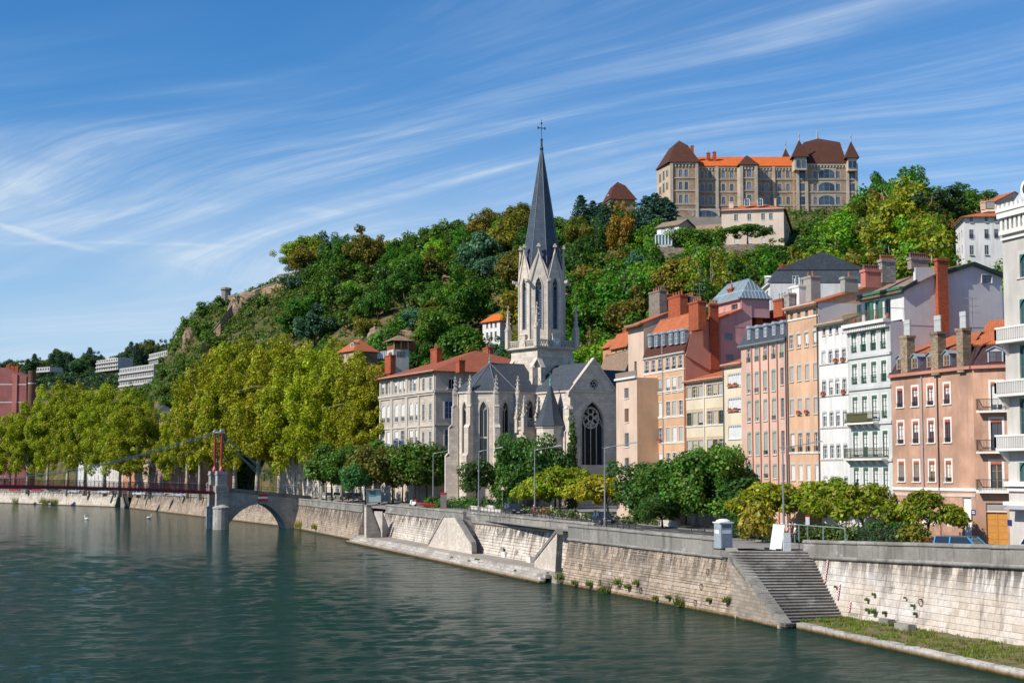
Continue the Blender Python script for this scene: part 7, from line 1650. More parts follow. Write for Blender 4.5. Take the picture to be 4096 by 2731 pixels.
 # left pavilion of the same institution
h=house2('brown_pavilion','brown hip-roofed pavilion among dark conifers left of the convent',cF(25,760),575,cF(95,760),562,cF(300,760),cF(95,742),CHT,z0=70,cat='building');h.walls();h.band(h.zt-.5,.5,.3,CHW,name='cornice');L_,D_=h.F.L,h.depth;zz=h.F.off(-4).uv(cF(160,628))[1];h.part('roof',BROWN,[[(-.7,h.zt,.7),(L_+.7,h.zt,.7),(L_*.72,zz,-D_*.22),(L_*.28,zz,-D_*.22)],[(L_+.7,h.zt,.7),(L_+.7,h.zt,-D_-.7),(L_*.72,zz,-D_*.70),(L_*.72,zz,-D_*.22)],[(-.7,h.zt,-D_-.7),(-.7,h.zt,.7),(L_*.28,zz,-D_*.22),(L_*.28,zz,-D_*.70)],[(L_*.28,zz,-D_*.22),(L_*.72,zz,-D_*.22),(L_*.5,zz+1.8,-D_*.45)],[(L_*.72,zz,-D_*.22),(L_*.72,zz,-D_*.70),(L_*.5,zz+1.8,-D_*.45)]],.2)
m=MB();h.dormer(L_*.5,h.zt+.4,2.2,2.0,-.4,TRIMW,FR_WHITE)
# cream house below the convent
h=house2('cream_villa','big cream house with terracotta hip roof and two dormers below the convent',cF(1040,950),452,cF(1572,950),448,cF(1640,950),cF(1300,835),plaster('villa_cream',(.72,.58,.47),.1,.15),ybase=cF(1300,1180));h.grid(cF,[1165,1278,1396,1463],[(868,922),(970,1020),(1075,1118)],1278,32,yr=950,fn=lambda i,j:dict(fmat=FR_WHITE,rows=3,blind=1.0 if j==2 else 0,bmat=BL_WHITE)if not(j==2 and i==3)else None,sill=TRIMW);h.walls();h.band(h.zt-.1,.35,.5,TRIMW,name='cornice');h.hip(h.zt+.2,h.F.off(-6).uv(cF(1330,752))[1],TERRA,.7,.55)
for x in(1258,1370):u,z=h.F.off(-1.5).uv(cF(x,800));h.dormer(u,z,1.3,2.0,-1.5,TRIMW,FR_WHITE,rmat=ZINC)
h.chimney(cF,1103,1142,768,812,-3,P_CREAM,dep=1.0,pots=0);h.chimney(cF,1490,1508,738,785,-8,P_CREAM,dep=1.0,pots=0)
swin(h,cF,[1580,1600,1620],[(870,920),(965,1015)],1600,9,rows=2,cols=1,fmat=FR_GREY)
h=house2('pink_cottage','small pink and white cottage with conservatory on the terrace left of the cream house',cF(487,1000),446,cF(676,1000),440,cF(800,1000),cF(600,972),P_WHITE,ybase=cF(600,1170));h.grid(cF,[542,618],[(975,1040)],580,34,yr=1000,fmat=WHITE,blind=1.0,bmat=plain('pale_blue_shutter',(.45,.52,.6),.6));h.walls(plaster('cottage_pink',(.62,.40,.38),.15,.2));L_,D_=h.F.L,h.depth;zr=h.zt+2.0;h.part('roof',TERRA_OLD,[[(-.6,h.zt,.6),(L_+.6,h.zt,.6),(L_+.6,zr,-D_/2),(-.6,zr,-D_/2)],[(-.6,zr,-D_/2),(L_+.6,zr,-D_/2),(L_+.6,h.zt,-D_-.5),(-.6,h.zt,-D_-.5)]],.2);m=MB();m.add(h.pts([(L_-.01,h.zt,0),(L_-.01,zr,-D_/2),(L_-.01,h.zt,-D_)]),[(0,1,2)]);m.build('gable',plaster('cottage_pink',(0,0,0)),h.root);swin(h,cF,[728],[(985,1045)],728,20,rows=1,cols=1,fmat=WHITE,blind=1.0,bmat=plain('pale_blue_shutter',(0,0,0)))
a,b=aty(cF(475,1145),437),aty(cF(612,1140),437);cs=thing('conservatory','green framed glass conservatory in front of the pink cottage','conservatory',a);m=MB();m.ext([a,b,b+Vector((0,0,3.2)),a+Vector((0,0,3.2))],(0,4,0));m.build('glazing',glass('green_glass',(.10,.2,.18)),cs);m=MB()
for i in range(6):q=a.lerp(b,i/5)+Vector((0,-.08,0));m.bar(q,q+Vector((0,0,3.3)),.25)
for z in(.1,3.25):m.bar(a+Vector((0,-.08,z)),b+Vector((0,-.08,z)),.25)
m.build('frame',WHITE,cs)
RUB=masonry('rubble_wall',(.34,.26,.19),.6,.3,.04,.35,.7,(.09,.08,.07),.4);CONC=plaster('concrete',(.30,.28,.24),.2,.3)
def free_wall(name,label,pts,Y,th,mat,pY=None,cat='wall'):
 V=[aty(p,(pY[i]if pY else Y))for i,p in enumerate(pts)];t=thing(name,label,cat,V[0]);m=MB();m.ext(V,(0,th,0));m.build('masonry',mat,t);return t
free_wall('concrete_wall','grey concrete retaining wall under the convent',[cF(660,893),cF(1040,893),cF(1040,990),cF(660,990)],500,3,CONC);free_wall('terrace_wall','rubble stone retaining wall below the cream house',[cF(640,1160),cF(1130,1130),cF(1420,1120),cF(1420,1320),cF(640,1320)],434,2,RUB);free_wall('terrace_wall','low rubble wall below the pink cottage and its conservatory',[cF(430,1150),cF(636,1150),cF(636,1320),cF(430,1320)],435,2,RUB)
h=house2('long_shed','long low tiled outbuilding between the cottage and the cream house',cF(798,1020),462,cF(1035,1040),458,cF(1045,1040),cF(900,1010),P_PALE,ybase=cF(900,1100));h.walls();h.roof_slope(h.zt,h.zt+2,mat=TERRA_OLD,over=.4)
# white house above the roofs at the right
h=house2('white_hill_house','tall white house with terracotta roof on the slope at the right',cK(1323,700),318,cK(1412,700),307,cK(1792,700),cK(1412,470),P_WHITE,ybase=cK(1412,1010),depth=22,cat='building');h.grid(cK,[1337,1357,1382],[(495,560),(640,715),(790,870)],1357,10,yr=640,cols=1,fmat=FR_GREY);h.walls(P_WHITE)
F=h.S;swin(h,cK,[1478,1630,1727],[(460,530)],1478,32,rows=2,fmat=FR_GREY,sill=SILL);swin(h,cK,[1478,1632,1730],[(600,695)],1478,42,rows=3,fmat=FR_GREY,guard=IRON,gh=1.0);swin(h,cK,[1480,1632],[(760,860)],1480,40,rows=2,fmat=FR_GREY,sill=SILL);h.band(h.zt-.2,.3,.5,TRIMW,name='eaves');h.hip(h.zt+.1,h.zt+1.9,TERRA,.8,.5);m=MB()
for(xl,xr,yt,yb,mt)in((1580,1625,320,400,P_CREAM),(1632,1715,310,390,plain('cement_stack',(0,0,0)))):
 side_stack(F,xl,xr,yt,yb,cK,-3,1.0,mt,h.root,3)
h=house2('upper_house','pale gabled house with orange roof behind the white hill house',cK(1575,320),345,cK(1732,320),340,cK(1900,300),cK(1700,318),P_CREAM,z0=50,depth=10);h.walls();h.roof_slope(h.zt,h.zt+2.4,mat=TERRA,over=.5);h=house2('ridge_house','cream chimney end of a house on the ridge beside the convent',cK(422,290),500,cK(458,290),500,cK(515,290),cK(450,250),P_CREAM,z0=85);h.walls();h.roof_slope(h.zt,h.zt+2,mat=TERRA,over=.4);h.chimney(cK,430,452,205,250,-2,P_CREAM,dep=1.2,pots=1)
free_wall('grey_wall','long grey wall at the right foot of the convent',[cK(335,265),cK(510,265),cK(510,330),cK(335,340)],515,1,CONC)
# ---------------- ruined fortification on the left slope
FORT=masonry('fort_stone',(.42,.28,.17),.8,.4,.04,.35,.7,(.10,.08,.06),.4)
def fort(label,top,drop,mat=FORT,th=3.0,back=1.0):
 """wall following the slope: picture points of its top edge, heights in metres at each"""
 V=[aty(p,hill_hit((p[0],p[1]+25),0)-back)for p in top];t=thing('fort_wall',label,'wall',V[0]);m=MB()
 for(a,b),(d0,d1)in zip(zip(V,V[1:]),zip(drop,drop[1:])):m.ext([a,b,b-Vector((0,0,d1)),a-Vector((0,0,d0))],(0,th,0))
 m.build('masonry',mat,t);m=MB()
 for a,b in zip(V,V[1:]):m.ext([a+Vector((0,-.25,0)),b+Vector((0,-.25,0)),b+Vector((0,-.25,.5)),a+Vector((0,-.25,.5))],(0,th+.5,0))
 m.build('coping',Q_GREY,t);return t
fort('steep diagonal fortification wall running down the left end of the hill',[cB(385,1075),cB(440,990),cB(520,895),cB(600,790),cB(658,705)],[9,8,8,9,10],back=5);fort('ochre ruined rampart at the top of the left cliff',[cB(690,712),cB(770,672),cB(850,640),cB(950,610),cB(1055,598)],[5,6,7,9,7],back=2)
fort('whitish rampart wall with a doorway under the hilltop trees',[cB(935,558),cB(1040,545),cB(1150,530)],[6,6,6],masonry('pale_fort',(.50,.43,.38),.8,.4,.03,.25),back=2);fort('thin rampart joining the watch turret to the diagonal wall',[cB(575,715),cB(660,708)],[3,3],th=1.5)
a=aty(cB(560,740),hill_hit(cB(560,750))-1);wt=thing('watch_turret','small stone watch turret at the left end of the ramparts','turret',a);m=MB();m.lathe([(2.0,a.z-1),(2.0,a.z+4.3),(2.5,a.z+4.4),(2.3,a.z+5.2),(.4,a.z+5.7)],8,(a.x,a.y));m.build('shaft',plain('turret_grey',(.22,.2,.17),.9),wt)
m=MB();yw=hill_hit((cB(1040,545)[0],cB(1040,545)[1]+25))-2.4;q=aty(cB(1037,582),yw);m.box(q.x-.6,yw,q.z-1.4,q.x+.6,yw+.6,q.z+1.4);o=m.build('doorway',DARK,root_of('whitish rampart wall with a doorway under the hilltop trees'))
ROCK=NT('cliff_rock');ROCK.color(ROCK.mix(ROCK.rng(ROCK.noise(.15,6,.65),.35,.65),(.40,.29,.20),(.20,.14,.10)));ROCK.bump(ROCK.noise(.5,6,.7),1.0,1.0);ROCK=ROCK.fin(.95,.1)
def rock(label,p,Y,rx,rz,seed):
 rr=random.Random(seed);c=aty(p,hill_hit(p)+rx*.25);m=MB();n,k=14,8;vs=[];fs=[]
 for i in range(k+1):
  for j in range(n):
   a,b=6.283*j/n,math.pi*i/k;d=1+rr.uniform(-.22,.22);vs.append((c.x+rx*math.sin(b)*math.cos(a)*d,c.y+rx*.6*math.sin(b)*math.sin(a)*d,c.z+rz*math.cos(b)*d))
 for i in range(k):
  for j in range(n):fs.append((i*n+j,i*n+(j+1)%n,(i+1)*n+(j+1)%n,(i+1)*n+j))
 m.add(vs,fs);o=m.build('rock_outcrop',ROCK,origin=tuple(c));o.location=c;tag(o,label,'rock','bare rock outcrops on the hill')
rock('bare pale rock below the diagonal fortification wall',cB(640,860),660,4,7,1);rock('bare rock face under the ochre rampart',cB(760,740),657,7,4,2);rock('pale cliff rock above the timber house',cC(640,85),452,6,2.2,3);rock('brown rock face behind the ochre slope house',cC(380,95),452,3,3.5,4);rock('bare rock low on the slope right of the belfry',cD(945,1340),447,7,2,5);rock('small reddish rock patch at the left end of the hill',cB(290,1050),655,3,6,6);rock('orange rock patch right of the spire gallery',cD(850,1195),470,5,3,7);rock('tawny rock strip below the wooded left ridge',cD(75,1050),520,6,1.5,8)
# ------------------------------------------------------------------ trees
def leaf_mesh(name,clumps,seed,dens,leaf,up=.35,mat=LEAF,droop=0.0,flat=1.0,hollow=.55):
 """diamond leaf faces spread over the skins of many small clumps"""
 rs_=np.random.RandomState(seed);C=np.array([c for c,r in clumps]);Rr=np.array([r for c,r in clumps]);P=[];Nn=[]
 for i in range(len(C)):
  n=max(6,int(dens*Rr[i]**2));d=rs_.normal(size=(n,3));d/=np.linalg.norm(d,axis=1)[:,None]
  rad=Rr[i]*(hollow+(1.08-hollow)*rs_.rand(n)**.6);p=C[i]+d*rad[:,None]*np.array([1,1,flat]);P.append(p);Nn.append(d)
 P=np.concatenate(P);D=np.concatenate(Nn);n=len(P)
 nr=D*.75+np.array([0,0,up])+rs_.normal(size=(n,3))*.38;nr/=np.linalg.norm(nr,axis=1)[:,None]
 t=np.cross(nr,rs_.normal(size=(n,3)));t/=np.linalg.norm(t,axis=1)[:,None]+1e-9
 if droop:t=t*(1-droop)+np.array([0,0,-1])*droop;t-=nr*(t*nr).sum(1)[:,None];t/=np.linalg.norm(t,axis=1)[:,None]+1e-9
 b=np.cross(nr,t);s=leaf*(.6+.9*rs_.rand(n))[:,None];w=.34+.2*rs_.rand(n)[:,None]
 V=np.empty((n,4,3));V[:,0]=P-t*s*.5;V[:,1]=P+b*s*w;V[:,2]=P+t*s*.5+nr*s*.08;V[:,3]=P-b*s*w
 me=bpy.data.meshes.new(name);me.vertices.add(n*4);me.vertices.foreach_set('co',V.reshape(-1).astype(np.float32));me.loops.add(n*4);me.loops.foreach_set('vertex_index',np.arange(n*4,dtype=np.int32))
 me.polygons.add(n);me.polygons.foreach_set('loop_start',np.arange(0,n*4,4,dtype=np.int32));me.polygons.foreach_set('loop_total',np.full(n,4,dtype=np.int32));me.update(calc_edges=True);me.materials.append(mat);return me
def ell_clumps(rr,n,c,r,cr,lump=.25,bottom=-.75,pw=.45):
 out=[];lob=[(rr.uniform(0,6.28),rr.uniform(-.3,.8),rr.uniform(.7,1.15))for _ in range(5)]
 while len(out)<n:
  d=Vector((rr.gauss(0,1),rr.gauss(0,1),rr.gauss(0,1))).normalized()
  if d.z<bottom:continue
  k=rr.random()**pw;s=1+lump*(math.sin(d.x*3+lob[0][0])*math.cos(d.y*4+lob[1][0])+.6*math.sin(d.z*5+lob[2][0]))
  q=(c[0]+d.x*r[0]*k*s,c[1]+d.y*r[1]*k*s,c[2]+d.z*r[2]*k*s);out.append((q,cr*rr.uniform(.65,1.3)))
 return out
def limb_tree(rr,h0,hc,r0,clumps,nb=9,lean=.4,mat=BARK,fork=.55):
 m=MB();pts=[Vector((0,0,-.8))];k=5;dx,dy=rr.uniform(-lean,lean),rr.uniform(-lean,lean)
 for i in range(1,k+1):t=i/k;pts.append(Vector((dx*t*t*2+rr.uniform(-.1,.1)*lean,dy*t*t*2+rr.uniform(-.1,.1)*lean,hc*t)))
 m.tube(pts,[r0*1.25]+[r0*(1-.75*i/k)for i in range(1,k+1)],8)
 for _ in range(nb):
  c,r=rr.choice(clumps);c=Vector(c);t=rr.uniform(h0/hc,.95);i=min(k-1,int(t*k));f=t*k-i;s=pts[i].lerp(pts[i+1],f)
  if c.z<s.z:c.z=s.z+.5
  mid=s.lerp(c,.5)+Vector((rr.uniform(-.4,.4),rr.uniform(-.4,.4),.12*(c-s).length));rb=r0*.42*(1-t*.5);m.tube([s,mid,c],[rb,rb*.6,rb*.2],5)
 return m.mesh('trunk',mat,smooth=True,uv=False)
def make_proto(kind,seed):
 rr=random.Random(seed)
 if kind=='plane':
  cl=ell_clumps(rr,210,(0,0,18),(8.8,8.8,13.0),1.35,.2,-.85,.36);crown=leaf_mesh('crown',cl,seed,105,.40);tr=limb_tree(rr,6,22,.62,cl,16,1.0,BARK_PALE)
 elif kind=='broad':
  cl=ell_clumps(rr,40,(0,0,6.6),(4.3,4.3,4.6),1.3,.3,-.7,.4);crown=leaf_mesh('crown',cl,seed,105,.44);tr=limb_tree(rr,2,8,.26,cl,9,.5)
 elif kind=='shrubby':
  cl=ell_clumps(rr,26,(0,0,3.0),(4.2,4.0,3.0),1.35,.3,-.5,.4);crown=leaf_mesh('crown',cl,seed,95,.42);tr=limb_tree(rr,.6,3.5,.2,cl,8,.5)
 elif kind=='airy':
  cl=ell_clumps(rr,26,(0,0,7.5),(4.0,4.0,4.8),1.15,.35,-.75,.5);crown=leaf_mesh('crown',cl,seed,85,.40);tr=limb_tree(rr,2,9.5,.24,cl,16,.8,BARK_PALE)
 elif kind=='street':
  cl=ell_clumps(rr,44,(0,0,5.6),(3.3,3.3,2.7),1.0,.18,-.8,.4);crown=leaf_mesh('crown',cl,seed,110,.36);tr=limb_tree(rr,2.4,5.5,.16,cl,12,.25)
 elif kind=='dark':
  cl=ell_clumps(rr,70,(0,0,5.6),(4.6,4.6,4.3),1.15,.25,-.75,.42);crown=leaf_mesh('crown',cl,seed,120,.36,.25,droop=.35);tr=limb_tree(rr,1.6,6,.24,cl,14,.35)
 elif kind=='umbrella':
  cl=[]
  for _ in range(60):
   a,d=rr.uniform(0,6.28),rr.random()**.55;cl.append(((4.6*d*math.cos(a),4.6*d*math.sin(a),4.6-1.9*d**2+rr.uniform(-.45,.35)),rr.uniform(.6,.95)))
  crown=leaf_mesh('crown',cl,seed,150,.34,.5,droop=.25,flat=.75);tr=limb_tree(rr,1.4,3.2,.17,cl,16,.3)
 elif kind=='conifer':
  cl=[]
  for i in range(60):
   t=(i+.5)/60;a=i*2.4;r=4.2*(1-t)**.75*rr.uniform(.75,1.1)+.2;z=1.5+12*t
   for k in(.45,.95):cl.append(((r*k*math.cos(a),r*k*math.sin(a),z-.35*k*r*.3),rr.uniform(.7,1.1)*(1.15-.5*t)))
  crown=leaf_mesh('crown',cl,seed,60,.42,.4,flat=.55);m=MB();m.tube([(0,0,-1),(0,0,7),(0,0,13.4)],[.35,.22,.04],7);tr=m.mesh('trunk',BARK,uv=False)
 elif kind=='cypress':
  cl=[((rr.uniform(-.25,.25),rr.uniform(-.25,.25),.8+11.5*i/40),.75*(1-(i/40)**2.2)*rr.uniform(.8,1.15)+.12)for i in range(41)];crown=leaf_mesh('crown',cl,seed,190,.3,.2,droop=-.5);m=MB();m.tube([(0,0,-.5),(0,0,8)],[.15,.05],6);tr=m.mesh('trunk',BARK,uv=False)
 elif kind=='pine':
  cl=[]
  for i in range(34):
   a,d=rr.uniform(0,6.28),rr.random()**.6;cl.append(((5*d*math.cos(a)+1,4*d*math.sin(a),13.5+rr.uniform(-3.5,3.5)-d*1.5),rr.uniform(.8,1.5)))
  crown=leaf_mesh('crown',cl,seed,70,.5,.5,flat=.6);tr=limb_tree(rr,8,15,.42,cl,14,.5)
 elif kind=='bush':
  cl=ell_clumps(rr,16,(0,0,.7),(1.0,.9,.75),.42,.2,-.6,.4);crown=leaf_mesh('crown',cl,seed,260,.2,.4);tr=limb_tree(rr,.1,.8,.04,cl,6,.1)
 return crown,tr
PROTO={}
def proto(kind,v):
 if(kind,v)not in PROTO:PROTO[(kind,v)]=make_proto(kind,sum(map(ord,kind))*7+v*13+1)
 return PROTO[(kind,v)]
def tree(kind,v,loc,s,colr,name,label,cat='tree',group=None,rz=0.0,sz=None):
 c,t=proto(kind,v);o=bpy.data.objects.new(name,None);col.objects.link(o);o.location=loc;o.rotation_euler=(0,0,rz);o.scale=(s,s,sz or s);tag(o,label,cat,group);o.empty_display_size=.5
 k=link('crown',c,o);k.color=(*colr,1);link('trunk',t,o);return o
rt=random.Random(77)
YG=(.165,.165,.010);MG=(.055,.115,.016);DG=(.022,.055,.014);BG=(.05,.115,.075);OL=(.105,.105,.020);BR=(.12,.085,.03);BRT=(.10,.19,.015);YE=(.24,.19,.012)
def jit(c,a=.18):k=1+rt.uniform(-a,a);return tuple(x*k*(1+rt.uniform(-a*.5,a*.5))for x in c)
# --- tall planes on the quay, middle group: (picture x of trunk, distance, top row, scale)
mid=[(715,455,945),(750,440,880),(800,425,830),(865,410,795),(940,398,790),(1030,388,785),(1120,378,780),(1200,366,790),(1290,352,800),(1370,343,815),(1440,335,835),(1495,332,885)]
for i,(x,Y,yt)in enumerate(mid):
 s=1.06;zt=aty((x,yt*1.7415),Y).z;p=aty((x,1900),Y);sz=(zt-5.3)/31.5
 tree('plane',i%4,(p.x,p.y,5.3),(rt.uniform(.92,1.08)if 2<i<10 else .75),jit((.185,.205,.009),.1),'plane_tree','tall plane tree of the middle group, '+('at its far left end','second from its left end','left of the bridge mast','just behind the bridge mast','right of the bridge mast','above the left half of the backstays','above the red white board','above the crown of the stone arch','above the right foot of the arch','with bare pale limbs above the parked cars','touching the school building','lowest one beside the school')[i],group='plane trees of the middle group',rz=rt.uniform(0,6.28),sz=sz)
left=[(-60,640,1010),(40,620,950),(110,600,920),(190,590,885),(270,575,880),(340,560,890),(420,545,878),(480,530,893),(520,515,897),(555,500,925)]
for i,(x,Y,yt)in enumerate(left):
 zt=aty((x,yt*1.7415),Y).z;p=aty((x,1900),Y);sz=(zt-4.6)/31.5
 tree('plane',(i+1)%4,(p.x,p.y,4.6),rt.uniform(.98,1.15)*(1 if i else .8),jit((.17,.20,.010),.1),'plane_tree','plane tree behind the footbridge, '+('cut by the left border','just inside the left border','hiding the pink building','below the round brick stack','right of the brick stack','in the middle of the left group','with a dark lower crown','below the white slab block','in front of the orange house','at the right end of the left group')[i],group='plane trees of the left group',rz=rt.uniform(0,6.28),sz=sz)
 # --- street trees in front of the school and church
for i,(p,Y,yt,s,c,kind)in enumerate([(cC(50,0),318,880,1.15,MG,'street'),(cC(130,0),312,930,.9,MG,'street'),(cC(205,0),296,1030,.85,(.045,.13,.035),'street'),(cC(300,0),300,900,1.0,OL,'street'),(cC(400,0),306,880,1.15,MG,'street'),(cC(500,0),303,900,1.05,(.08,.11,.02),'street'),(cC(570,0),300,930,1.0,(.07,.10,.02),'street'),(cC(665,0),298,890,1.1,MG,'street'),(cC(750,0),300,890,1.1,(.06,.105,.02),'street'),(cC(850,0),302,880,1.05,(.05,.1,.02),'street'),(cC(930,0),304,900,1.0,MG,'street'),(cC(10,0),322,900,1.0,OL,'street')]):
 q=aty((p[0],1950),Y);zt=aty((p[0],1300+yt/1.8446),Y).z
 tree(kind,i%3,(q.x,q.y,5.3),s*(zt-5.3)/8.4*.95,jit(c),'street_tree','small street tree '+('behind the parked cars, leftmost in front','behind the silver parked car','with blue green leaves by the parked cars','left of the bus shelter','right of the bus shelter','by the first school flag','by the second school flag','left of the scooter','behind the share bicycles','at the school corner','touching the apse buttress','at the foot of the big planes')[i],group='street trees before the school',rz=rt.uniform(0,6.28),sz=(zt-5.3)/8.4)
def ptree(kind,v,p,Y,ytop,s,c,name,label,base=GZ,group=None,hgt=8.4,cat='tree',z=None):
 q=aty((p[0],1950),Y);zb=base if z is None else z;zt=aty((p[0],ytop),Y).z;return tree(kind,v,(q.x,q.y,zb),s,jit(c,.08),name,label,cat,group,rt.uniform(0,6.28),(zt-zb)/hgt)
ptree('street',2,cE(270,0),262,cE(0,1020)[1],1.05,(.05,.085,.025),'broadleaf_tree','reddish tipped small tree in front of the church apse')
ptree('dark',0,cE(600,0),258,cE(0,800)[1],1.0,(.05,.105,.02),'broadleaf_tree','leafy green tree before the church chapel',hgt=10.8);ptree('dark',1,cE(820,0),262,cE(0,900)[1],.9,(.04,.09,.02),'broadleaf_tree','green tree between the chapel and the cypress',hgt=10.8)
ptree('dark',2,cE(480,0),268,cE(0,960)[1],.7,(.06,.12,.02),'broadleaf_tree','smaller green tree at the left of the chapel trees',hgt=10.8)
ptree('cypress',0,cE(940,0),262,cE(0,675)[1],1.15,(.05,.09,.018),'cypress_tree','slim cypress standing against the transept window wall',hgt=12.6)
SILK=(.155,.20,.010)
BLOSSOM=NT('blossom');BLOSSOM.color((.62,.30,.17));BLOSSOM=BLOSSOM.fin(.8,.1)
def silk(v,x,Y,yt,s,c,label,sz=None):
 q=aty((x,1950),Y);zt=aty((x,yt),Y).z;s*=1.18;o=tree('umbrella',v,(q.x,q.y,GZ),s,jit(c,.06),'silk_tree',label,group='silk trees along the planted strip',rz=rt.uniform(0,6.28),sz=(zt-GZ)/5.6)
 rr=random.Random(v*5+3);cl=[]
 for _ in range(55):a,d=rr.uniform(0,6.28),rr.random()**.55;cl.append(((4.9*d*math.cos(a),4.9*d*math.sin(a),5.1-1.95*d**2+rr.uniform(-.5,.3)),.16))
 me=cached(('blo',v),lambda:leaf_mesh('blossom',cl,9+v,200,.085,.5,BLOSSOM));link('blossom',me,o)
silk(0,cE(850,0)[0],236,cE(0,1060)[1],.95,SILK,'broad silk tree with yellow green crown below the transept window');silk(1,cE(700,0)[0],240,cE(0,1140)[1],.72,SILK,'smaller silk tree at the left of the yellow green clump');silk(2,cE(960,0)[0],240,cE(0,1065)[1],.7,SILK,'silk tree at the right of the yellow green clump')
silk(1,cE(1190,0)[0],214,cE(0,1110)[1],1.05,(.20,.19,.012),'orange tinged silk tree behind the parked small car');silk(0,cE(1300,0)[0],218,cE(0,1130)[1],.75,(.22,.18,.012),'orange tinged silk tree touching the big evergreen')
ptree('dark',0,cM(1180,0),196,cM(0,150)[1],1.0,(.036,.085,.018),'evergreen_tree','dark evergreen at the left of the big quay clump',hgt=10.8);ptree('dark',1,cM(1340,0),188,cM(0,120)[1],1.0,(.05,.11,.018),'evergreen_tree','dark evergreen in the front of the big quay clump',hgt=10.8)
ptree('dark',2,cM(1540,0),182,cM(0,75)[1],1.05,(.055,.12,.018),'evergreen_tree','dark evergreen with forked trunk in the middle of the big quay clump',hgt=10.8);ptree('dark',0,cM(1660,0),180,cM(0,5)[1],.95,(.07,.14,.02),'evergreen_tree','tallest bright green tree of the big quay clump',hgt=10.8);ptree('dark',1,cM(1850,0),178,cM(0,240)[1],.95,(.032,.075,.018),'evergreen_tree','dark evergreen at the right of the big quay clump',hgt=10.8)
ptree('dark',2,cM(1270,0),180,cM(0,400)[1],.6,(.04,.09,.018),'evergreen_tree','low evergreen at the foot of the big quay clump',hgt=10.8)
silk(2,cM(2130,0)[0],164,cM(0,330)[1],.85,(.15,.17,.010),'silk tree just right of the big evergreen clump');silk(0,cN(950,0)[0],166,cN(0,20)[1],.95,(.13,.17,.010),'silk tree behind the tall lamp post by the stairs');silk(1,cN(1180,0)[0],160,cN(0,0)[1],1.05,(.125,.17,.010),'largest silk tree in front of the narrow white house');silk(1,cN(1060,0)[0],163,cN(0,15)[1],.9,(.13,.165,.010),'silk tree left of the largest one before the apricot house');silk(0,cN(1270,0)[0],150,cN(0,45)[1],.85,(.12,.16,.010),'silk tree in front of the black trellis before the grey white house');silk(2,cN(1370,0)[0],158,cN(0,30)[1],.8,(.125,.165,.010),'silk tree before the grey white house');silk(0,cJ(405,0)[0],135.5,cJ(0,1085)[1],.62,(.12,.155,.010),'single small silk tree in front of the salmon house')
# --- bushes and hedges
def bush(x,Y,s,c,label,name='shrub',z=GZ,sz=None,v=0,group=None):q=aty((x,1950),Y);return tree('bush',v,(q.x,q.y,z),s,jit(c,.1),name,label,'shrub',group,rt.uniform(0,6.28),sz or s)
bush(cQ(340,0)[0],130.5,1.35,(.16,.15,.02),'round yellowish shrub behind the parapet by the bicycle',v=1);bush(cM(2050,0)[0],142,1.6,(.19,.17,.02),'yellow leaved shrub at the gap above the stairs',v=0,sz=2.2)
def hedge(label,pts,n,c,s,zb=GZ,name='hedge',cat='hedge',dens=150,lf=.24):
 rr=random.Random(len(label));cl=[]
 for _ in range(n):
  i=rr.randrange(len(pts)-1);a=Vector(pts[i]).lerp(Vector(pts[i+1]),rr.random());cl.append(((a.x+rr.uniform(-.6,.6)*s,a.y+rr.uniform(-.6,.6)*s,zb+rr.uniform(.1,1.1)*s),rr.uniform(.35,.7)*s))
 me=leaf_mesh('hedge',cl,n,dens,lf,.4);o=link(name,me);o.color=(*c,1);tag(o,label,cat);return o
def pl(p,Y):q=aty(p,Y);return(q.x,q.y)
hedge('clipped green hedge along the foot of the church apse',[pl(cE(-60,1290),270),pl(cE(260,1290),258)],60,(.045,.11,.015),1.5);hedge('dark bushes between the church and the road',[pl(cE(300,1290),262),pl(cE(560,1290),252)],40,(.03,.07,.015),1.5)
hedge('low green planting in the bed beside the road near the cyclists',[pl(cS(760,480),246),pl(cS(1250,520),232)],60,(.06,.09,.02),.8);hedge('mixed low shrubs in the long bed behind the small black car',[pl(cS(1330,500),228),pl(cM(1000,600),196),pl(cM(1300,650),186)],130,(.055,.08,.02),.9);hedge('brown dry shrub patch in the roadside bed',[pl(cS(1180,510),236),pl(cS(1290,520),231)],22,(.13,.085,.04),.9)
hedge('dark hedge behind the black trellis at the stairs',[pl(cM(1810,700),152),pl(cM(2000,700),149)],50,(.03,.07,.014),1.5);hedge('long dark hedge in front of the grey white house',[pl(cN(1230,420),138),pl(cN(1650,420),133)],120,(.035,.075,.014),1.35);hedge('green shrubs in the bed behind the temporary fence',[pl(cN(850,420),143),pl(cN(1200,420),137)],80,(.06,.09,.02),1.1)
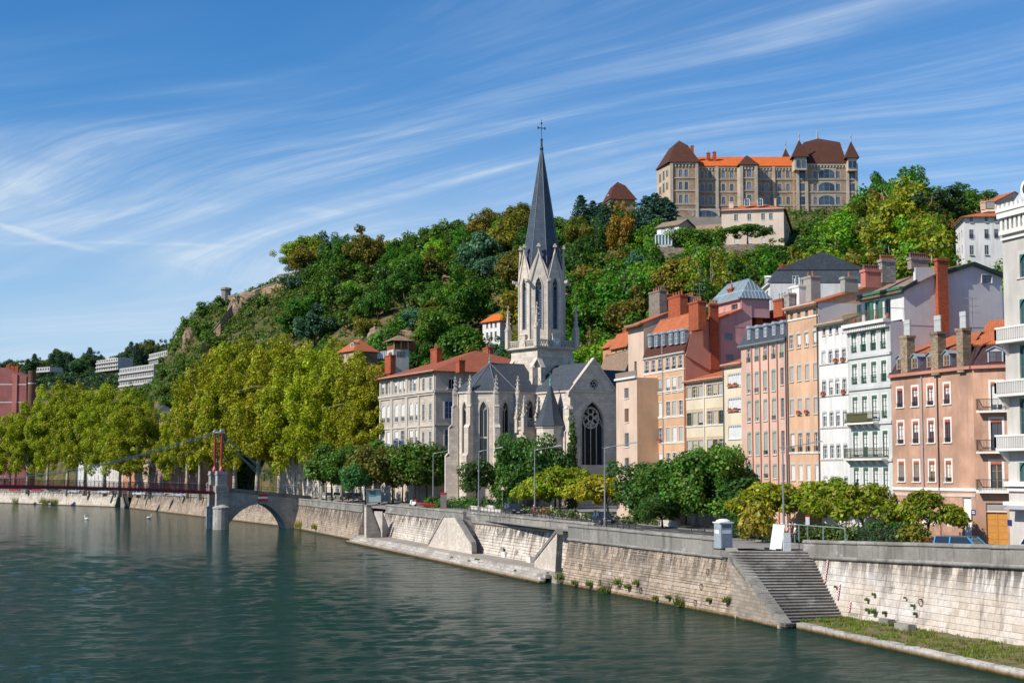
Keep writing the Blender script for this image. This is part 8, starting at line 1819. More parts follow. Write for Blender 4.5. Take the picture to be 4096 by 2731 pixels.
# --- the wooded hillside
PALS=[((.062,.130,.014),6),((.034,.082,.012),4),((.045,.125,.012),5),((.12,.115,.016),3),((.105,.205,.013),3),((.045,.11,.06),1.8),((.125,.095,.022),.6),((.15,.175,.013),2.4)]
CN={0:'mid green',1:'dark green',2:'fresh green',3:'olive',4:'bright green',5:'blue green',6:'brownish',7:'yellowish'}
def pick():
 r=rt.uniform(0,sum(w for c,w in PALS))
 for i,(c,w)in enumerate(PALS):
  r-=w
  if r<=0:return i
 return 0
ZN=[(700,'above the left quay houses'),(860,'beside the diagonal rampart'),(1010,'below the watch turret'),(1180,'under the ochre rampart'),(1330,'above the big plane trees'),(1480,'over the ochre slope house'),(1640,'behind the timber house'),(1800,'above the school roof'),(1940,'over the white villa'),(2080,'just left of the belfry'),(2230,'behind the spire'),(2360,'just right of the belfry'),(2500,'over the transept gable'),(2640,'above the cream tower'),(2800,'above the orange house'),(2960,'below the cream villa'),(3120,'above the rose house'),(3280,'above the slate roofed white house'),(3440,'above the apricot house'),(3600,'above the grey house chimneys'),(3760,'left of the park pine'),(3900,'by the park lawn'),(9999,'by the white hill house')]
def zone(px,t):
 a=next(n for x,n in ZN if px<x);b='at the ridge' if t>.85 else 'high' if t>.62 else 'midway' if t>.4 else 'lower down' if t>.2 else 'at the hill foot'
 return a,b
BLOCK=[(cF(1020,860),cF(1650,1130)),(cF(470,940),cF(1040,1150)),(cC(80,110),cC(640,290)),(cD(270,1260),cD(480,1440)),(cK(1270,380),cK(1800,1250))]
def hidden(px,py):return any(a[0]-12<px<b[0]+12 and a[1]<py<b[1]for a,b in BLOCK)
BARE=[(cB(820,700),cB(1150,960)),(cB(600,700),cB(800,1000)),(cB(640,850),cB(1000,1040))]
groups={};ntree=0;placed=[]
cand=[]
for px in range(340,4150,74):
 ry,rY,fY=hill_col(px)
 Y=fY+8
 while Y<rY+14:
  cand.append((px+rt.uniform(-34,34),Y+rt.uniform(-5,5)));Y+=rt.uniform(17,25)*(1.0 if Y<rY-30 else .75)
rt.shuffle(cand)
for(px,Y)in cand:
 k=(px-CX)/FPX;X=k*Y;ry,rY,fY=hill_col(px);t=(Y-fY)/(rY-fY);z=hill_z(X,Y);py=1893-(z-HC)/Y*FPX
 if hidden(px,py-40)or hidden(px,py):continue
 bare=any(a[0]<px<b[0]and a[1]<py<b[1]for a,b in BARE)
 if bare and rt.random()<.35:continue
 if px<1180 and Y>rY-2:continue
 if 2640<px<3440 and t>.86:continue
 # never rise above the open skyline at the left cliff, never hide the hilltop buildings
 s=rt.choice((.8,.95,1.1,1.25,1.45,1.7))*rt.uniform(.92,1.08)*(.5 if bare else 1)*(.7 if px<1050 else 1);hgt=11.5*s;ytop=1893-(z+hgt-HC)/Y*FPX
 lim=float(np.interp(px,[650,700,800,960,1080,1110,1180,1330,1500,1750,2050,2250,2400,2480,2640,2700,2960,3180,3420,3500,3780,3830,4096],[1330,1290,1200,1150,1110,1000,935,940,930,880,815,850,860,900,870,905,985,960,810,745,745,800,800]))
 if Y<447 and 2585<px<3195:lim=max(lim,1020)
 if Y<322 and px>3780:lim=max(lim,1075)
 if ytop<lim:s*=max(.22,((z-HC)and(1-(lim-ytop)/(py-ytop))));
 ci=pick();kind=rt.choices(['broad','shrubby','airy'],[6,2.4,1.6])[0]
 if t>.8 and 1700<px<2100 and rt.random()<.5:ci=3
 if bare:kind='shrubby'
 a,b=zone(px,t);lab='%s %s tree %s, %s'%(CN[ci],{'broad':'round','shrubby':'low bushy','airy':'open'}[kind],a,b);ntree+=1
 placed.append((s/Y*(1 if py>700 else .1),kind,(X,Y,z-.3),s,jit(PALS[ci][0],.22),lab,px))
placed.sort(key=lambda a:-a[0]);seen={}
for(_,kind,loc,s,c,lab,px)in placed[:296]:seen[lab]=seen.get(lab,0)+1
for(_,kind,loc,s,c,lab,px)in placed[:296]:
 tree(kind,rt.randrange(4 if kind=='broad' else 2),loc,s,c,'hillside_tree',lab,'tree','trees on the hillside' if seen[lab]==1 else lab.replace(' tree ',' trees '),rt.uniform(0,6.28),s*rt.uniform(.85,1.15))
cl=[]
for(_,kind,loc,s,c,lab,px)in placed[296:]:
 for q,r in ell_clumps(rt,15,(loc[0],loc[1],loc[2]+6*s),(4.0*s,4.0*s,4.4*s),1.75*s,.25,-.6,.4):cl.append((q,r))
WOODLEAF=leafmat('wood_leaf',hue=.03,val=.6)
o=link('hillside_wood',leaf_mesh('hillside_wood',cl,31,26,.72,.4,WOODLEAF));o.color=(.055,.105,.015,1);tag(o,'dense mixed green wood filling the upper hillside behind the single trees','wood',kind='stuff')
# individual trees that stand out
def hero(kind,v,p,Y,ytop,s,c,name,label,hgt=11.5,zb=None):
 q=aty((p[0],1000),Y);z=hill_z(q.x,Y)if zb is None else zb;zt=aty((p[0],ytop),Y).z;return tree(kind,v,(q.x,Y,z),s,c,name,label,'tree',None,rt.uniform(0,6.28),max(.3,(zt-z)/hgt))
hero('airy',0,cB(1020,0),655,cB(0,345)[1],1.3,(.13,.17,.02),'hilltop_tree','bright green tree leaning out at the left end of the ridge',12.5);hero('airy',1,cB(1130,0),652,cB(0,270)[1],1.25,(.12,.165,.02),'hilltop_tree','first of the two tall light green trees on the left ridge',12.5);hero('broad',1,cB(1220,0),655,cB(0,235)[1],1.5,(.11,.16,.02),'hilltop_tree','tallest light green tree above the whitish rampart');hero('broad',2,cB(1330,0),650,cB(0,265)[1],1.3,(.045,.10,.04),'hilltop_tree','blue green tree right of the light green hilltop trees');hero('airy',1,cB(1410,0),655,cB(0,250)[1],1.35,(.05,.105,.05),'hilltop_tree','second blue green tree on the left ridge',12.5)
for i,x in enumerate((1560,1650,1740)):hero('broad',i,cB(x,0),652,cB(0,270+8*i)[1],1.2,(.17,.15,.015),'hilltop_tree','yellow green tree in the ridge avenue, %s from the left'%('first','second','third')[i])
for i,(x,yt,s,c)in enumerate(((900,510,1.15,(.03,.07,.045)),(975,550,1.1,(.035,.08,.05)),(1030,560,1.1,(.03,.065,.045)),(1090,550,1.0,(.035,.075,.05)))):hero('conifer',i%2,cD(x,0),575,cD(0,yt)[1],s*1.15,c,'cedar_tree','dark blue conifer right of the spire, %s from the left'%('first','second','third','fourth')[i],14)
for i,(x,yt,s)in enumerate(((400,700,1.5),(470,680,1.7),(560,715,1.5),(610,760,1.3))):hero('conifer',i%2,cF(x,0),505,cF(0,yt)[1],s*1.05,(.04,.085,.065),'cedar_tree','blue cedar before the left end of the convent, %s from the left'%('first','second','third','fourth')[i],14)
hero('broad',0,cF(175,0),500,cF(0,800)[1],1.15,(.19,.12,.015),'autumn_tree','golden tree in front of the brown pavilion');hero('broad',2,cD(280,0),590,cD(0,640)[1],1.3,(.13,.105,.015),'autumn_tree','orange brown tree on the ridge left of the spire');hero('broad',3,cD(510,0),585,cD(0,560)[1],1.5,(.10,.10,.016),'hilltop_tree','tall olive tree on the ridge just left of the spire')
for i,(x,yt,c)in enumerate(((40,770,(.03,.07,.045)),(110,745,(.035,.08,.05)),(250,790,(.05,.09,.03)),(320,800,(.045,.10,.02)))):hero(('conifer','conifer','broad','broad')[i],i%2,cF(x,0),548,cF(0,yt)[1],1.2,c,'hilltop_tree','tree screening the foot of the brown pavilion, %s'%('leftmost conifer','second conifer','first broad one','rightmost broad one')[i],(14,14,11.5,11.5)[i])
for i,(x,yt)in enumerate(((400,1180),(480,1215),(560,1190),(640,1250),(730,1235),(820,1225),(930,1190),(1010,1140),(1110,1225),(1220,1200),(1320,1240),(1420,1120),(1500,1100))):hero('broad',i%4,cF(x,0),424-(i%3)*5,cF(0,yt)[1],1.1+.1*(i%3),jit(PALS[(0,4,2,7,0,2,4)[i%7]][0],.2),'slope_tree','leafy tree below the hilltop terrace walls, '+('left of the conservatory','under the conservatory','under the pink cottage','under the cottage gable','under the long hedge, left','under the long hedge, middle','yellowish one before the rubble wall','under the left corner of the cream villa','below the round headed garden tree, left','below the round headed garden tree, right','under the middle of the cream villa','at the right corner of the cream villa','right of the cream villa')[i])
hero('umbrella',1,cF(1262,0),440,cF(0,945)[1],1.55,(.045,.11,.015),'garden_tree','round headed tree on the terrace before the cream house',5.6,zb=aty(cF(1250,1120),440).z)
hedge('bright green hedge on the terrace between the cottage and the cream house',[pl(cF(625,1100),438),pl(cF(1030,1090),440)],70,(.07,.14,.015),3.2,aty(cF(800,1110),438).z-.5,dens=40,lf=.5)
hero('pine',0,cK(1068,0),335,cK(0,150)[1],1.15,(.03,.06,.025),'pine_tree','tall dark pine with bare trunk in the park at the right',17.5,zb=aty(cK(1068,800),335).z)
for i,(x,Y,yt,s,c)in enumerate(((570,420,90,1.5,(.05,.11,.015)),(640,415,75,1.5,(.045,.105,.015)),(800,405,65,1.5,(.06,.125,.015)),(920,400,60,1.6,(.065,.13,.015)),(1440,400,160,1.5,(.05,.115,.015)),(1380,380,210,1.2,(.06,.12,.015)),(430,400,370,1.3,(.10,.14,.015)),(560,380,360,1.3,(.10,.12,.02)))):hero('broad',i%4,cK(x,0),Y,cK(0,yt)[1],s,c,'park_tree',('leftmost large crown of the park skyline right of the convent','second large crown from the convent in the park skyline','large crown left of the top of the park skyline','highest crown of the park skyline','broad crown between the pine and the white house','lower crown just right of the pine')[i]if i<6 else 'autumn tinted tree below the convent at the right, %s'%('upper one','lower one')[i-6])
# park ground, benches
pk_z=aty(cK(1150,790),322).z;m=MB();a,b=aty(cK(780,830),330),aty(cK(1330,795),318)
m.add([(a.x-3,338,a.z+.4),(b.x+3,330,b.z+.4),(b.x+6,312,b.z-4.5),(a.x,322,a.z-5.5)],[(0,1,2,3)]);struct(m.build('park_lawn',m_grass()))
for i,(x,y)in enumerate(((900,780),(1207,778))):
 q=aty(cK(x,y),326);bt_=thing('park_bench','pale green bench on the park lawn, %s of the pine trunk'%('left','right')[i],'bench',(q.x,q.y,q.z-.6));m=MB();m.box(q.x-1.9,q.y-.3,q.z-.25,q.x+1.9,q.y+.2,q.z-.15);m.build('seat',plain('bench_green',(.35,.5,.45),.6),bt_);m=MB();m.box(q.x-1.9,q.y+.2,q.z,q.x+1.9,q.y+.27,q.z+.5);m.build('backrest',plain('bench_green',(0,0,0)),bt_)
 for sx in(-1.5,1.5):m=MB();m.box(q.x+sx-.08,q.y-.3,q.z-.9,q.x+sx+.08,q.y+.25,q.z-.25);m.build('leg',GREYMETAL,bt_)
 # --- undergrowth: one mass of leaves hugging the slope
cl=[];ru=random.Random(4)
while len(cl)<4800:
 px=ru.uniform(640,4150)if len(cl)<3400 else ru.uniform(560,1320);ry,rY,fY=hill_col(px);Y=ru.uniform(fY+2,rY+4);X=(px-CX)/FPX*Y;z=hill_z(X,Y);py=1893-(z-HC)/Y*FPX
 if hidden(px,py)or(any(a[0]<px<b[0]and a[1]<py<b[1]for a,b in BARE)and ru.random()<.3):continue
 cl.append(((X,Y,z+.6),ru.uniform(1.0,2.2)))
o=link('undergrowth',leaf_mesh('undergrowth',cl,5,16,.75,.5));o.color=(.055,.10,.016,1);tag(o,'dense green undergrowth covering the hillside between the trees','undergrowth',kind='stuff')
# --- far hills: countable crowns on the skyline, the rest one wood
for i in range(70):
 px=-60+i*11.5+rt.uniform(-6,6);Y=rt.uniform(1330,1400);X=(px-CX)/FPX*Y;z=far_z(px,Y);s=rt.uniform(1.1,1.9);kind=rt.choice(['broad','broad','broad','conifer'])
 if 385<px<480:s*=.5
 tree(kind,rt.randrange(2),(X,Y,z-1),s,jit(rt.choice([(.035,.075,.03),(.05,.09,.025),(.03,.06,.035),(.08,.10,.025)])),'far_tree','distant %s on the skyline of the far hill'%('conifer' if kind=='conifer' else 'round green tree'),'tree','distant conifers on the far skyline' if kind=='conifer' else 'distant round trees on the far skyline',rt.uniform(0,6.28),s*rt.uniform(.8,1.1))
cl=[]
while len(cl)<1500:
 px=ru.uniform(-150,1000);Y=ru.uniform(900,1400);X=(px-CX)/FPX*Y;cl.append(((X,Y,far_z(px,Y)+ru.uniform(2,6)),ru.uniform(3,5.5)))
o=link('far_wood',leaf_mesh('far_wood',cl,6,4.5,2.0,.4));o.color=(.035,.068,.03,1);tag(o,'dark green wood covering the distant hill beyond the left plane trees','wood',kind='stuff')
# ------------------------------------------------------------------ street level: road, railing, lamps, cars, people
_py=[b[1]for b in BANK];_px=[b[0]for b in BANK];_pz=[b[3]for b in BANK]
def street(Y,off,dz=0.0):
 """plan point at distance Y along the parapet, moved inland by off, with the ground height there"""
 x=float(np.interp(Y,_py,_px));z=float(np.interp(Y,_py,_pz));up=float(np.interp(Y,[245,275,380,460],[0,.7,.7,0]))*min(1,max(0,(off-.9)/11));return Vector((x+INL.x*off,Y+INL.y*off,z+up+dz))
ASPH=NT('asphalt');ASPH.color(ASPH.mix(ASPH.rng(ASPH.noise(.4,5),.35,.65),(.05,.05,.052),(.085,.083,.08)));ASPH.bump(ASPH.noise(30,3),.3,.01);ASPH=ASPH.fin(.85,.25)
ys=list(range(95,421,5));struct(grid_sheet('road',[[street(y,9.4,.006),street(y,15.4,.006)]for y in ys],ASPH))
m=MB()
for a,b in zip(ys,ys[1:]):
 for o in(9.25,15.4):p,q=street(a,o),street(b,o);m.ext([p,q,q+Vector((INL.x*.15,INL.y*.15,0)),p+Vector((INL.x*.15,INL.y*.15,0))],(0,0,.12))
o=m.build('road_kerb',Q_GREY);struct(o)
m=MB()
for y in range(100,400,6):p,q=street(y,12.35,.012),street(y+2.5,12.35,.012);m.add([p,q,q+Vector((INL.x*.12,INL.y*.12,0)),p+Vector((INL.x*.12,INL.y*.12,0))],[(0,1,2,3)])
o=m.build('road_marking',WHITE);struct(o)
# black railing beside the road
rl_=thing('street_railing','long black street railing between the quay walk and the road','railing',street(210,8.2));m=MB()
for y0 in np.arange(168,262,2.0):
 a,b=street(y0,8.2),street(y0+2.0,8.2)
 for h in(1.0,.55):m.bar(a+Vector((0,0,h)),b+Vector((0,0,h)),.05)
m.build('rail',IRON,rl_)
pm_=MB().box(-.04,-.04,0,.04,.04,1.08).mesh('post',IRON)
for y0 in np.arange(168,263,2.0):link('post',pm_,rl_,street(y0,8.2)-Vector(rl_['_o']))
# low pale walls of the planted strip
for(y0,y1,of,h_,lab)in((176,244,16.2,.75,'low pale wall of the planted strip behind the cars'),(250,285,13.5,.9,'low pale ramp wall below the church hedge'),(236,262,10.8,.8,'stepped pale wall by the upper walkway near the cyclists'),(128,146,15,.6,'low pale wall of the bed behind the temporary fence')):
 t=thing('planter_wall',lab,'wall',street(y0,of));n=int((y1-y0)/4);m=MB()
 for i in range(n):
  a,b=street(y0+(y1-y0)*i/n,of),street(y0+(y1-y0)*(i+1)/n-.03,of);e=Vector((INL.x*.35,INL.y*.35,0));m=MB();m.ext([a,b,b+e,a+e],(0,0,h_));m.build('wall_block',SILL,t)
  # lamps
def make_lamp():
 t=thing('street_lamp','x','lamp');m=MB();m.lathe([(.16,0),(.16,.9),(.12,1.0),(.10,4.5),(.07,9.0),(.07,9.3)],10);m.build('pole',GREYMETAL,t);m=MB();m.tube([(0,0,9.2),(.5,-.1,9.35),(3.0,-.4,9.75)],.05,6);m.tube([(0,0,9.2),(-.35,0,9.3)],.045,6);m.build('arm',GREYMETAL,t)
 m=MB();m.add([(2.7,-.6,9.68),(3.9,-.75,9.85),(3.9,-.3,9.85),(2.7,-.2,9.68),(2.8,-.5,9.85),(3.7,-.62,9.98),(3.7,-.38,9.98),(2.8,-.3,9.85)],[(0,3,2,1),(4,5,6,7),(0,1,5,4),(1,2,6,5),(2,3,7,6),(3,0,4,7)]);m.build('lamp_head',GREYMETAL,t);return t
lamp=make_lamp();first=True
for(x,Y,yt,lab)in((cC(512,0)[0],317,cC(0,945)[1],'grey street lamp farthest away among the street trees'),(cC(797,0)[0],286,cC(0,945)[1],'grey street lamp in front of the school corner'),(cE(287,0)[0],251,cE(0,965)[1],'grey street lamp standing before the church apse'),(cE(678,0)[0],226,cE(0,955)[1],'grey street lamp beside the cyclists and dark car'),(cE(1166,0)[0],186,cE(0,940)[1],'grey street lamp in front of the small black car'),(cM(2222,0)[0],155,cM(0,75)[1],'tall grey street lamp nearest the big stairs')):
 q=aty((x,2000),Y);zt=aty((x,yt),Y).z;o=lamp if first else copy_tree(lamp);first=False;o.location=(q.x,q.y,5.3);s=(zt-5.3)/9.3;o.scale=(1,1,s);o['label']=lab;o['group']='street lamps along the quay'
 # vehicles
CARGLASS=glass('car_glass',(.015,.02,.025),.04);TYRE=plain('tyre',(.015,.015,.016),.8);RIM=plain('rim',(.35,.36,.37),.35,.5,.6);LIGHT=plain('headlight',(.75,.76,.78),.15,.6);PLATE=plain('number_plate',(.75,.75,.72),.5)
def car(label,loc,rz,paint,L=4.2,W=1.78,H=1.5,style='hatch',roofm=None):
 t=thing('car',label,'car',loc,rz);O3=(0,0,0);pm=NT('car_paint');pm.color(paint);pm.b.inputs['Coat Weight'].default_value=.6;pm=pm.fin(.3,.5);h1=H*.58
 if style=='van':top=[(-L*.48,h1),(-L*.46,H),(L*.12,H),(L*.30,h1)]
 else:top=[(-L*.47,h1),(-L*.38,H*.97),(L*.08,H),(L*.24,h1+.03)]
 body=[(-L/2,.35),(-L*.5,h1*.9),(-L*.47,h1),(L*.24,h1+.03),(L*.43,h1*.88),(L/2,h1*.68),(L/2,.3),(L*.42,.24),(-L*.45,.24)]
 def sect(prof,w0,w1,zt):return[(x,-(w0+(w1-w0)*max(0,min(1,(z-.3)/zt))),z)for x,z in prof]
 m=MB();w=W/2
 def loft(prof,ins):
  n=len(prof);cols=[(-w,0),(-w*.9,ins),(w*.9,ins),(w,0)];vs=[]
  V=[(x,-w+.02,z)for x,z in prof]+[(x,w-.02,z)for x,z in prof];m.add(V,[tuple(range(n)),tuple(range(2*n-1,n-1,-1))]+[(i,n+i,n+(i+1)%n,(i+1)%n)for i in range(n)])
 loft(body,0);m.build('body',pm,t,O3)
 m=MB();n=len(top);V=[]
 for x,z in top:k=(z-h1)/(H-h1)if z>h1 else 0;V+=[(x,-w+.05+.16*k,z),(x,w-.05-.16*k,z)]
 m.add(V,[(0,2,4,6),(1,7,5,3),(0,1,3,2),(4,5,7,6)]);m.build('cabin_glass',CARGLASS,t,O3)
 m=MB();a,b=top[1],top[2];m.ext([(a[0],-w+.2,H-.01),(b[0],-w+.2,H+.005),(b[0],w-.2,H+.005),(a[0],w-.2,H-.01)],(0,0,.05));rf=m.build('roof',roofm or pm,t,O3)
 m=MB()
 for s in(-1,1):
  for i in(0,2):p,q=top[i],top[i+1];kk=lambda z:(z-h1)/(H-h1)if z>h1 else 0;m.bar((p[0],s*(w-.04-.16*kk(p[1])),p[1]),(q[0],s*(w-.04-.16*kk(q[1])),q[1]),.09)
  xm=(top[1][0]+top[2][0])/2;m.bar((xm-.1,s*(w-.04),h1),(xm-.1,s*(w-.2),H),.09)
 m.build('pillar',pm,t,O3)
 wm=MB();wm.tube([(0,-.11,0),(0,.11,0)],.32,14);wme=cached('tyre',lambda:wm.mesh('wheel',TYRE,uv=False));rmb=MB();rmb.tube([(0,-.12,0),(0,.12,0)],.2,10);rme=cached('rim',lambda:rmb.mesh('rim',RIM,uv=False))
 for x in(-L*.31,L*.31):
  for s in(-1,1):wo=link('wheel',wme,t,(x,s*(w-.1),.32));link('rim',rme,wo)
 m=MB();m.lathe([(.0,0),(.14,.01),(.12,.05)],10);hm=cached('hl',lambda:(lambda q:(q.box(-.05,-.17,-.09,.04,.17,.09),q.mesh('headlight',LIGHT,uv=False))[1])(MB()))
 for s in(-1,1):link('headlight',hm,t,(L*.475,s*w*.66,h1*.76))
 m=MB();m.box(L/2+.005,-.26,.42,L/2+.02,.26,.54);m.build('number_plate',PLATE,t,O3);m=MB();m.box(L/2-.02,-.5,.6,L/2+.012,.5,.74);m.build('grille',IRON,t,O3)
 for s in(-1,1):m=MB();m.obox((L*.17,s*(w+.09),h1+.12),(.06,0,0),(0,.1,0),(0,0,.08));m.build('mirror',pm,t,O3)
 return t
hd=math.atan2(-.95,.31)
p=street(233,12.0);car('black sport utility car driving behind the two cyclists',p,hd,(.012,.014,.02),4.6,1.9,1.72);p=street(191,12.0);car('small dark blue car with rounded nose on the road',p,hd,(.008,.012,.035),3.9,1.75,1.45)
p=street(110.5,3.4);p.z=5.3;car('bright blue van behind the parapet at the right edge',p,hd+.5,(.02,.30,.62),4.3,1.8,1.75,'van',plain('roof_rack_grey',(.1,.11,.12),.6));p=street(101,3.0);car('white car behind the parapet at the right border',p,hd+.2,(.62,.63,.66),4.4,1.8,1.6)
for k,(x,Y,of,c,lab)in enumerate(((cC(25,0)[0],331,9,(.55,.56,.57),'white car parked leftmost in front of the plane trunks'),(cC(88,0)[0],335,11,(.42,.44,.47),'silver car parked beside the plane trunks'),(cC(165,0)[0],330,10,(.05,.055,.06),'dark car parked between the silver and the grey car'),(cC(242,0)[0],326,9,(.35,.37,.4),'grey car parked nearest the bus shelter'))):
 q=aty((x,1990),Y);car(lab,(q.x,q.y,street(Y,12).z),hd+rw.uniform(-.6,.3),c,4.2,1.75,1.5)
for k,(x,Y)in enumerate(((560,478),(640,462),(720,448),(300,540),(420,520),(60,590),(150,578),(220,565))):
 q=aty((x,1950),Y);car('%s car parked along the far quay behind the footbridge railing, %s'%(('white','grey','silver','pale','white','red','red','dark')[k],('second from the mast','third from the mast','nearest the mast','left of the plane trunks','between plane trunks','leftmost','next to the leftmost','right of the red ones')[k]),(q.x,q.y,4.9),hd+1.0,((.6,.6,.62),(.3,.3,.32),(.45,.46,.48),(.5,.5,.5),(.6,.6,.6),(.45,.02,.02),(.42,.02,.03),(.05,.05,.06))[k],4.2,1.75,1.5)
 # bicycles
def bike(name,label,loc,rz,c,group=None,fender=True):
 t=thing(name,label,'bicycle',loc,rz,group);O3=(0,0,0);wm_=cached('bw',lambda:(lambda q:(q.tube([(.33*math.cos(a*math.pi/9),0,.33*math.sin(a*math.pi/9))for a in range(19)],.025,5),[q.bar((0,0,0),(.32*math.cos(a),0,.32*math.sin(a)),.008)for a in(0,1.05,2.1,3.14,4.2,5.24)],q.mesh('wheel',TYRE,uv=False))[2])(MB()))
 for x in(-.52,.52):link('wheel',wm_,t,(x,0,.34))
 pm=plain('bike_%s'%name,c,.4);m=MB()
 for a,b in(((-.52,.34),(-.15,.85)),((-.15,.85),(-.02,.35)),((-.52,.34),(-.02,.35)),((-.02,.35),(.38,.78)),((-.12,.78),(.38,.82)),((.52,.34),(.36,1.0))):m.tube([(a[0],0,a[1]),(b[0],0,b[1])],.022,5)
 m.build('frame',pm,t,O3);m=MB();m.tube([(.36,-.27,1.03),(.37,0,1.0),(.36,.27,1.03)],.016,5);m.build('handlebar',IRON,t,O3);m=MB();m.obox((-.2,0,.92),(.13,0,0),(0,.07,0),(0,0,.03));m.build('saddle',IRON,t,O3)
 if fender:m=MB();m.tube([(-.52+.38*math.cos(a*.35),0,.34+.38*math.sin(a*.35))for a in range(1,9)],.05,4);m.build('mudguard',pm,t,O3)
 return t
for k in range(7):
 q=aty((cC(695+k*15,0)[0],2030),268-k*1.2);bike('share_bicycle','red share bicycle in the rack, %s from the scooter'%('first','second','third','fourth','fifth','sixth','seventh')[k],(q.x,q.y,street(q.y,7).z+.2),2.6,(.50,.02,.02),'red share bicycles in the rack')
q=aty(cQ(620,1240),129.5);bike('bicycle','dark bicycle parked by the bench in front of the salmon house',(q.x,q.y,5.3),1.0,(.05,.05,.05),fender=False)
q=aty((cC(650,0)[0],2030),272);sc=thing('scooter','white motor scooter with red box beside the share bicycles','scooter',(q.x,q.y,street(q.y,7).z+.2),2.4);O3=(0,0,0);m=MB();m.obox((-.35,0,.6),(.45,0,0),(0,.18,0),(.0,0,.22));m.obox((.45,0,.7),(.08,0,.1),(0,.2,0),(-.1,0,.35));m.obox((.05,0,.32),(.35,0,0),(0,.15,0),(0,0,.05));m.build('body',WHITE,sc,O3);m=MB();m.obox((-.75,0,1.05),(.2,0,0),(0,.2,0),(0,0,.2));m.build('top_box',plain('box_red',(.4,.02,.02),.5),sc,O3)
for x in(-.6,.6):m=MB();m.tube([(x,-.06,.25),(x,.06,.25)],.25,12);m.build('wheel',TYRE,sc,O3)
# people
SKIN=plain('skin',(.48,.27,.19),.6)
def person(label,loc,rz,top,bottom,hair=(.05,.03,.02),pose='stand',hat=None,h=1.72,pack=None,helmet=None):
 t=thing('person',label,'person',loc,rz);k=h/1.72;seat=pose in('sit','ride')
 hip=.92 if not seat else(.45 if pose=='sit' else .95);J={}
 J['pel']=(0,0,hip);J['che']=(.0 if pose!='ride' else .22,0,hip+.42);J['nec']=((0 if pose!='ride' else .3),0,hip+.56);J['hea']=((.02 if pose!='ride' else .36),0,hip+.72);J['cro']=((.02 if pose!='ride' else .37),0,hip+.82)
 for s,n in((-1,'r'),(1,'l')):
  J['sh'+n]=(J['che'][0],s*.19,hip+.48);ex=.1 if pose=='stand' else .3
  J['el'+n]=(J['che'][0]+(.04 if pose=='stand' else .28),s*.26,hip+.22);J['ha'+n]=(J['che'][0]+(.16 if pose=='stand' else .45),s*.22,hip+(.02 if pose=='stand' else .15))
  J['hi'+n]=(0,s*.1,hip-.04)
  if pose=='sit':J['kn'+n]=(.42,s*.13,hip+.02);J['an'+n]=(.42,s*.13,.08);J['to'+n]=(.6,s*.14,.04)
  elif pose=='ride':J['kn'+n]=(.3,s*.11,hip-.32+.12*s);J['an'+n]=(.1,s*.11,hip-.68+.12*s);J['to'+n]=(.25,s*.12,hip-.72+.12*s)
  else:J['kn'+n]=(.03*s+.03,s*.11,.49);J['an'+n]=(.06*s,s*.11,.08);J['to'+n]=(.06*s+.17,s*.13,.04)
 def skin(name,joints,edges,mat,root_i=0):
  ks=list(joints);me=bpy.data.meshes.new(name);me.from_pydata([tuple(c*k for c in J[q])for q in ks],[(ks.index(a),ks.index(b))for a,b in edges],[]);me.materials.append(mat);o=link(name,me,t)
  sm=o.modifiers.new('skin','SKIN');
  for i,q in enumerate(ks):v=me.skin_vertices[0].data[i];v.radius=(joints[q]*k,joints[q]*k*(.8 if q in('pel','che')else 1));v.use_root=i==root_i
  sb_=o.modifiers.new('sub','SUBSURF');sb_.levels=1;sb_.render_levels=1;sm.use_smooth_shade=True;return o
 E_=[('pel','che'),('che','nec'),('nec','hea'),('hea','cro')];R_={'pel':.14,'che':.15,'nec':.055,'hea':.10,'cro':.08}
 for n in 'rl':E_+=[('che','sh'+n),('sh'+n,'el'+n),('el'+n,'ha'+n),('pel','hi'+n),('hi'+n,'kn'+n),('kn'+n,'an'+n),('an'+n,'to'+n)];R_.update({'sh'+n:.06,'el'+n:.042,'ha'+n:.036,'hi'+n:.085,'kn'+n:.06,'an'+n:.042,'to'+n:.038})
 skin('body',R_,E_,SKIN)
 S_={'pel':.155,'che':.17};SE=[('pel','che')]
 for n in 'rl':S_.update({'sh'+n:.078,'el'+n:.055});SE+=[('che','sh'+n),('sh'+n,'el'+n)]
 skin('shirt',S_,SE,plain('cloth_%0.2f_%0.2f_%0.2f'%top,top,.8));T_={'pel':.16};TE_=[]
 for n in 'rl':T_.update({'hi'+n:.10,'kn'+n:.075,'an'+n:.06});TE_+=[('pel','hi'+n),('hi'+n,'kn'+n),('kn'+n,'an'+n)]
 skin('trousers',T_,TE_,plain('cloth_%0.2f_%0.2f_%0.2f'%bottom,bottom,.8))
 hx_,hz=J['hea'][0]*k,J['hea'][2]*k;m=MB();m.lathe([(.11,hz+.03),(.118,hz+.08),(.09,hz+.15),(.02,hz+.18)],10,(hx_-.015,0));
 if hat:m.lathe([(.2,hz+.09),(.2,hz+.11),(.1,hz+.12)],12,(hx_,0))
 m.build('helmet' if helmet else 'hat' if hat else 'hair',plain('hair_%0.2f_%0.2f'%(hair[0],hair[1]),helmet or hat or hair,.6),t,(0,0,0))
 m=MB();m.obox((hx_+.105,0,hz+.0),(.02,0,0),(0,.016,0),(0,0,.03));m.build('nose',SKIN,t,(0,0,0))
 if pack:m=MB();c=J['che'];m.obox((c[0]*k-.24,0,c[2]*k-.06),(.1,0,.04),(0,.15,0),(-.04,0,.24));m.build('backpack',plain('pack_%0.2f'%pack[1],pack,.7),t,(0,0,0))
 return t
away=math.atan2(.95,-.31)
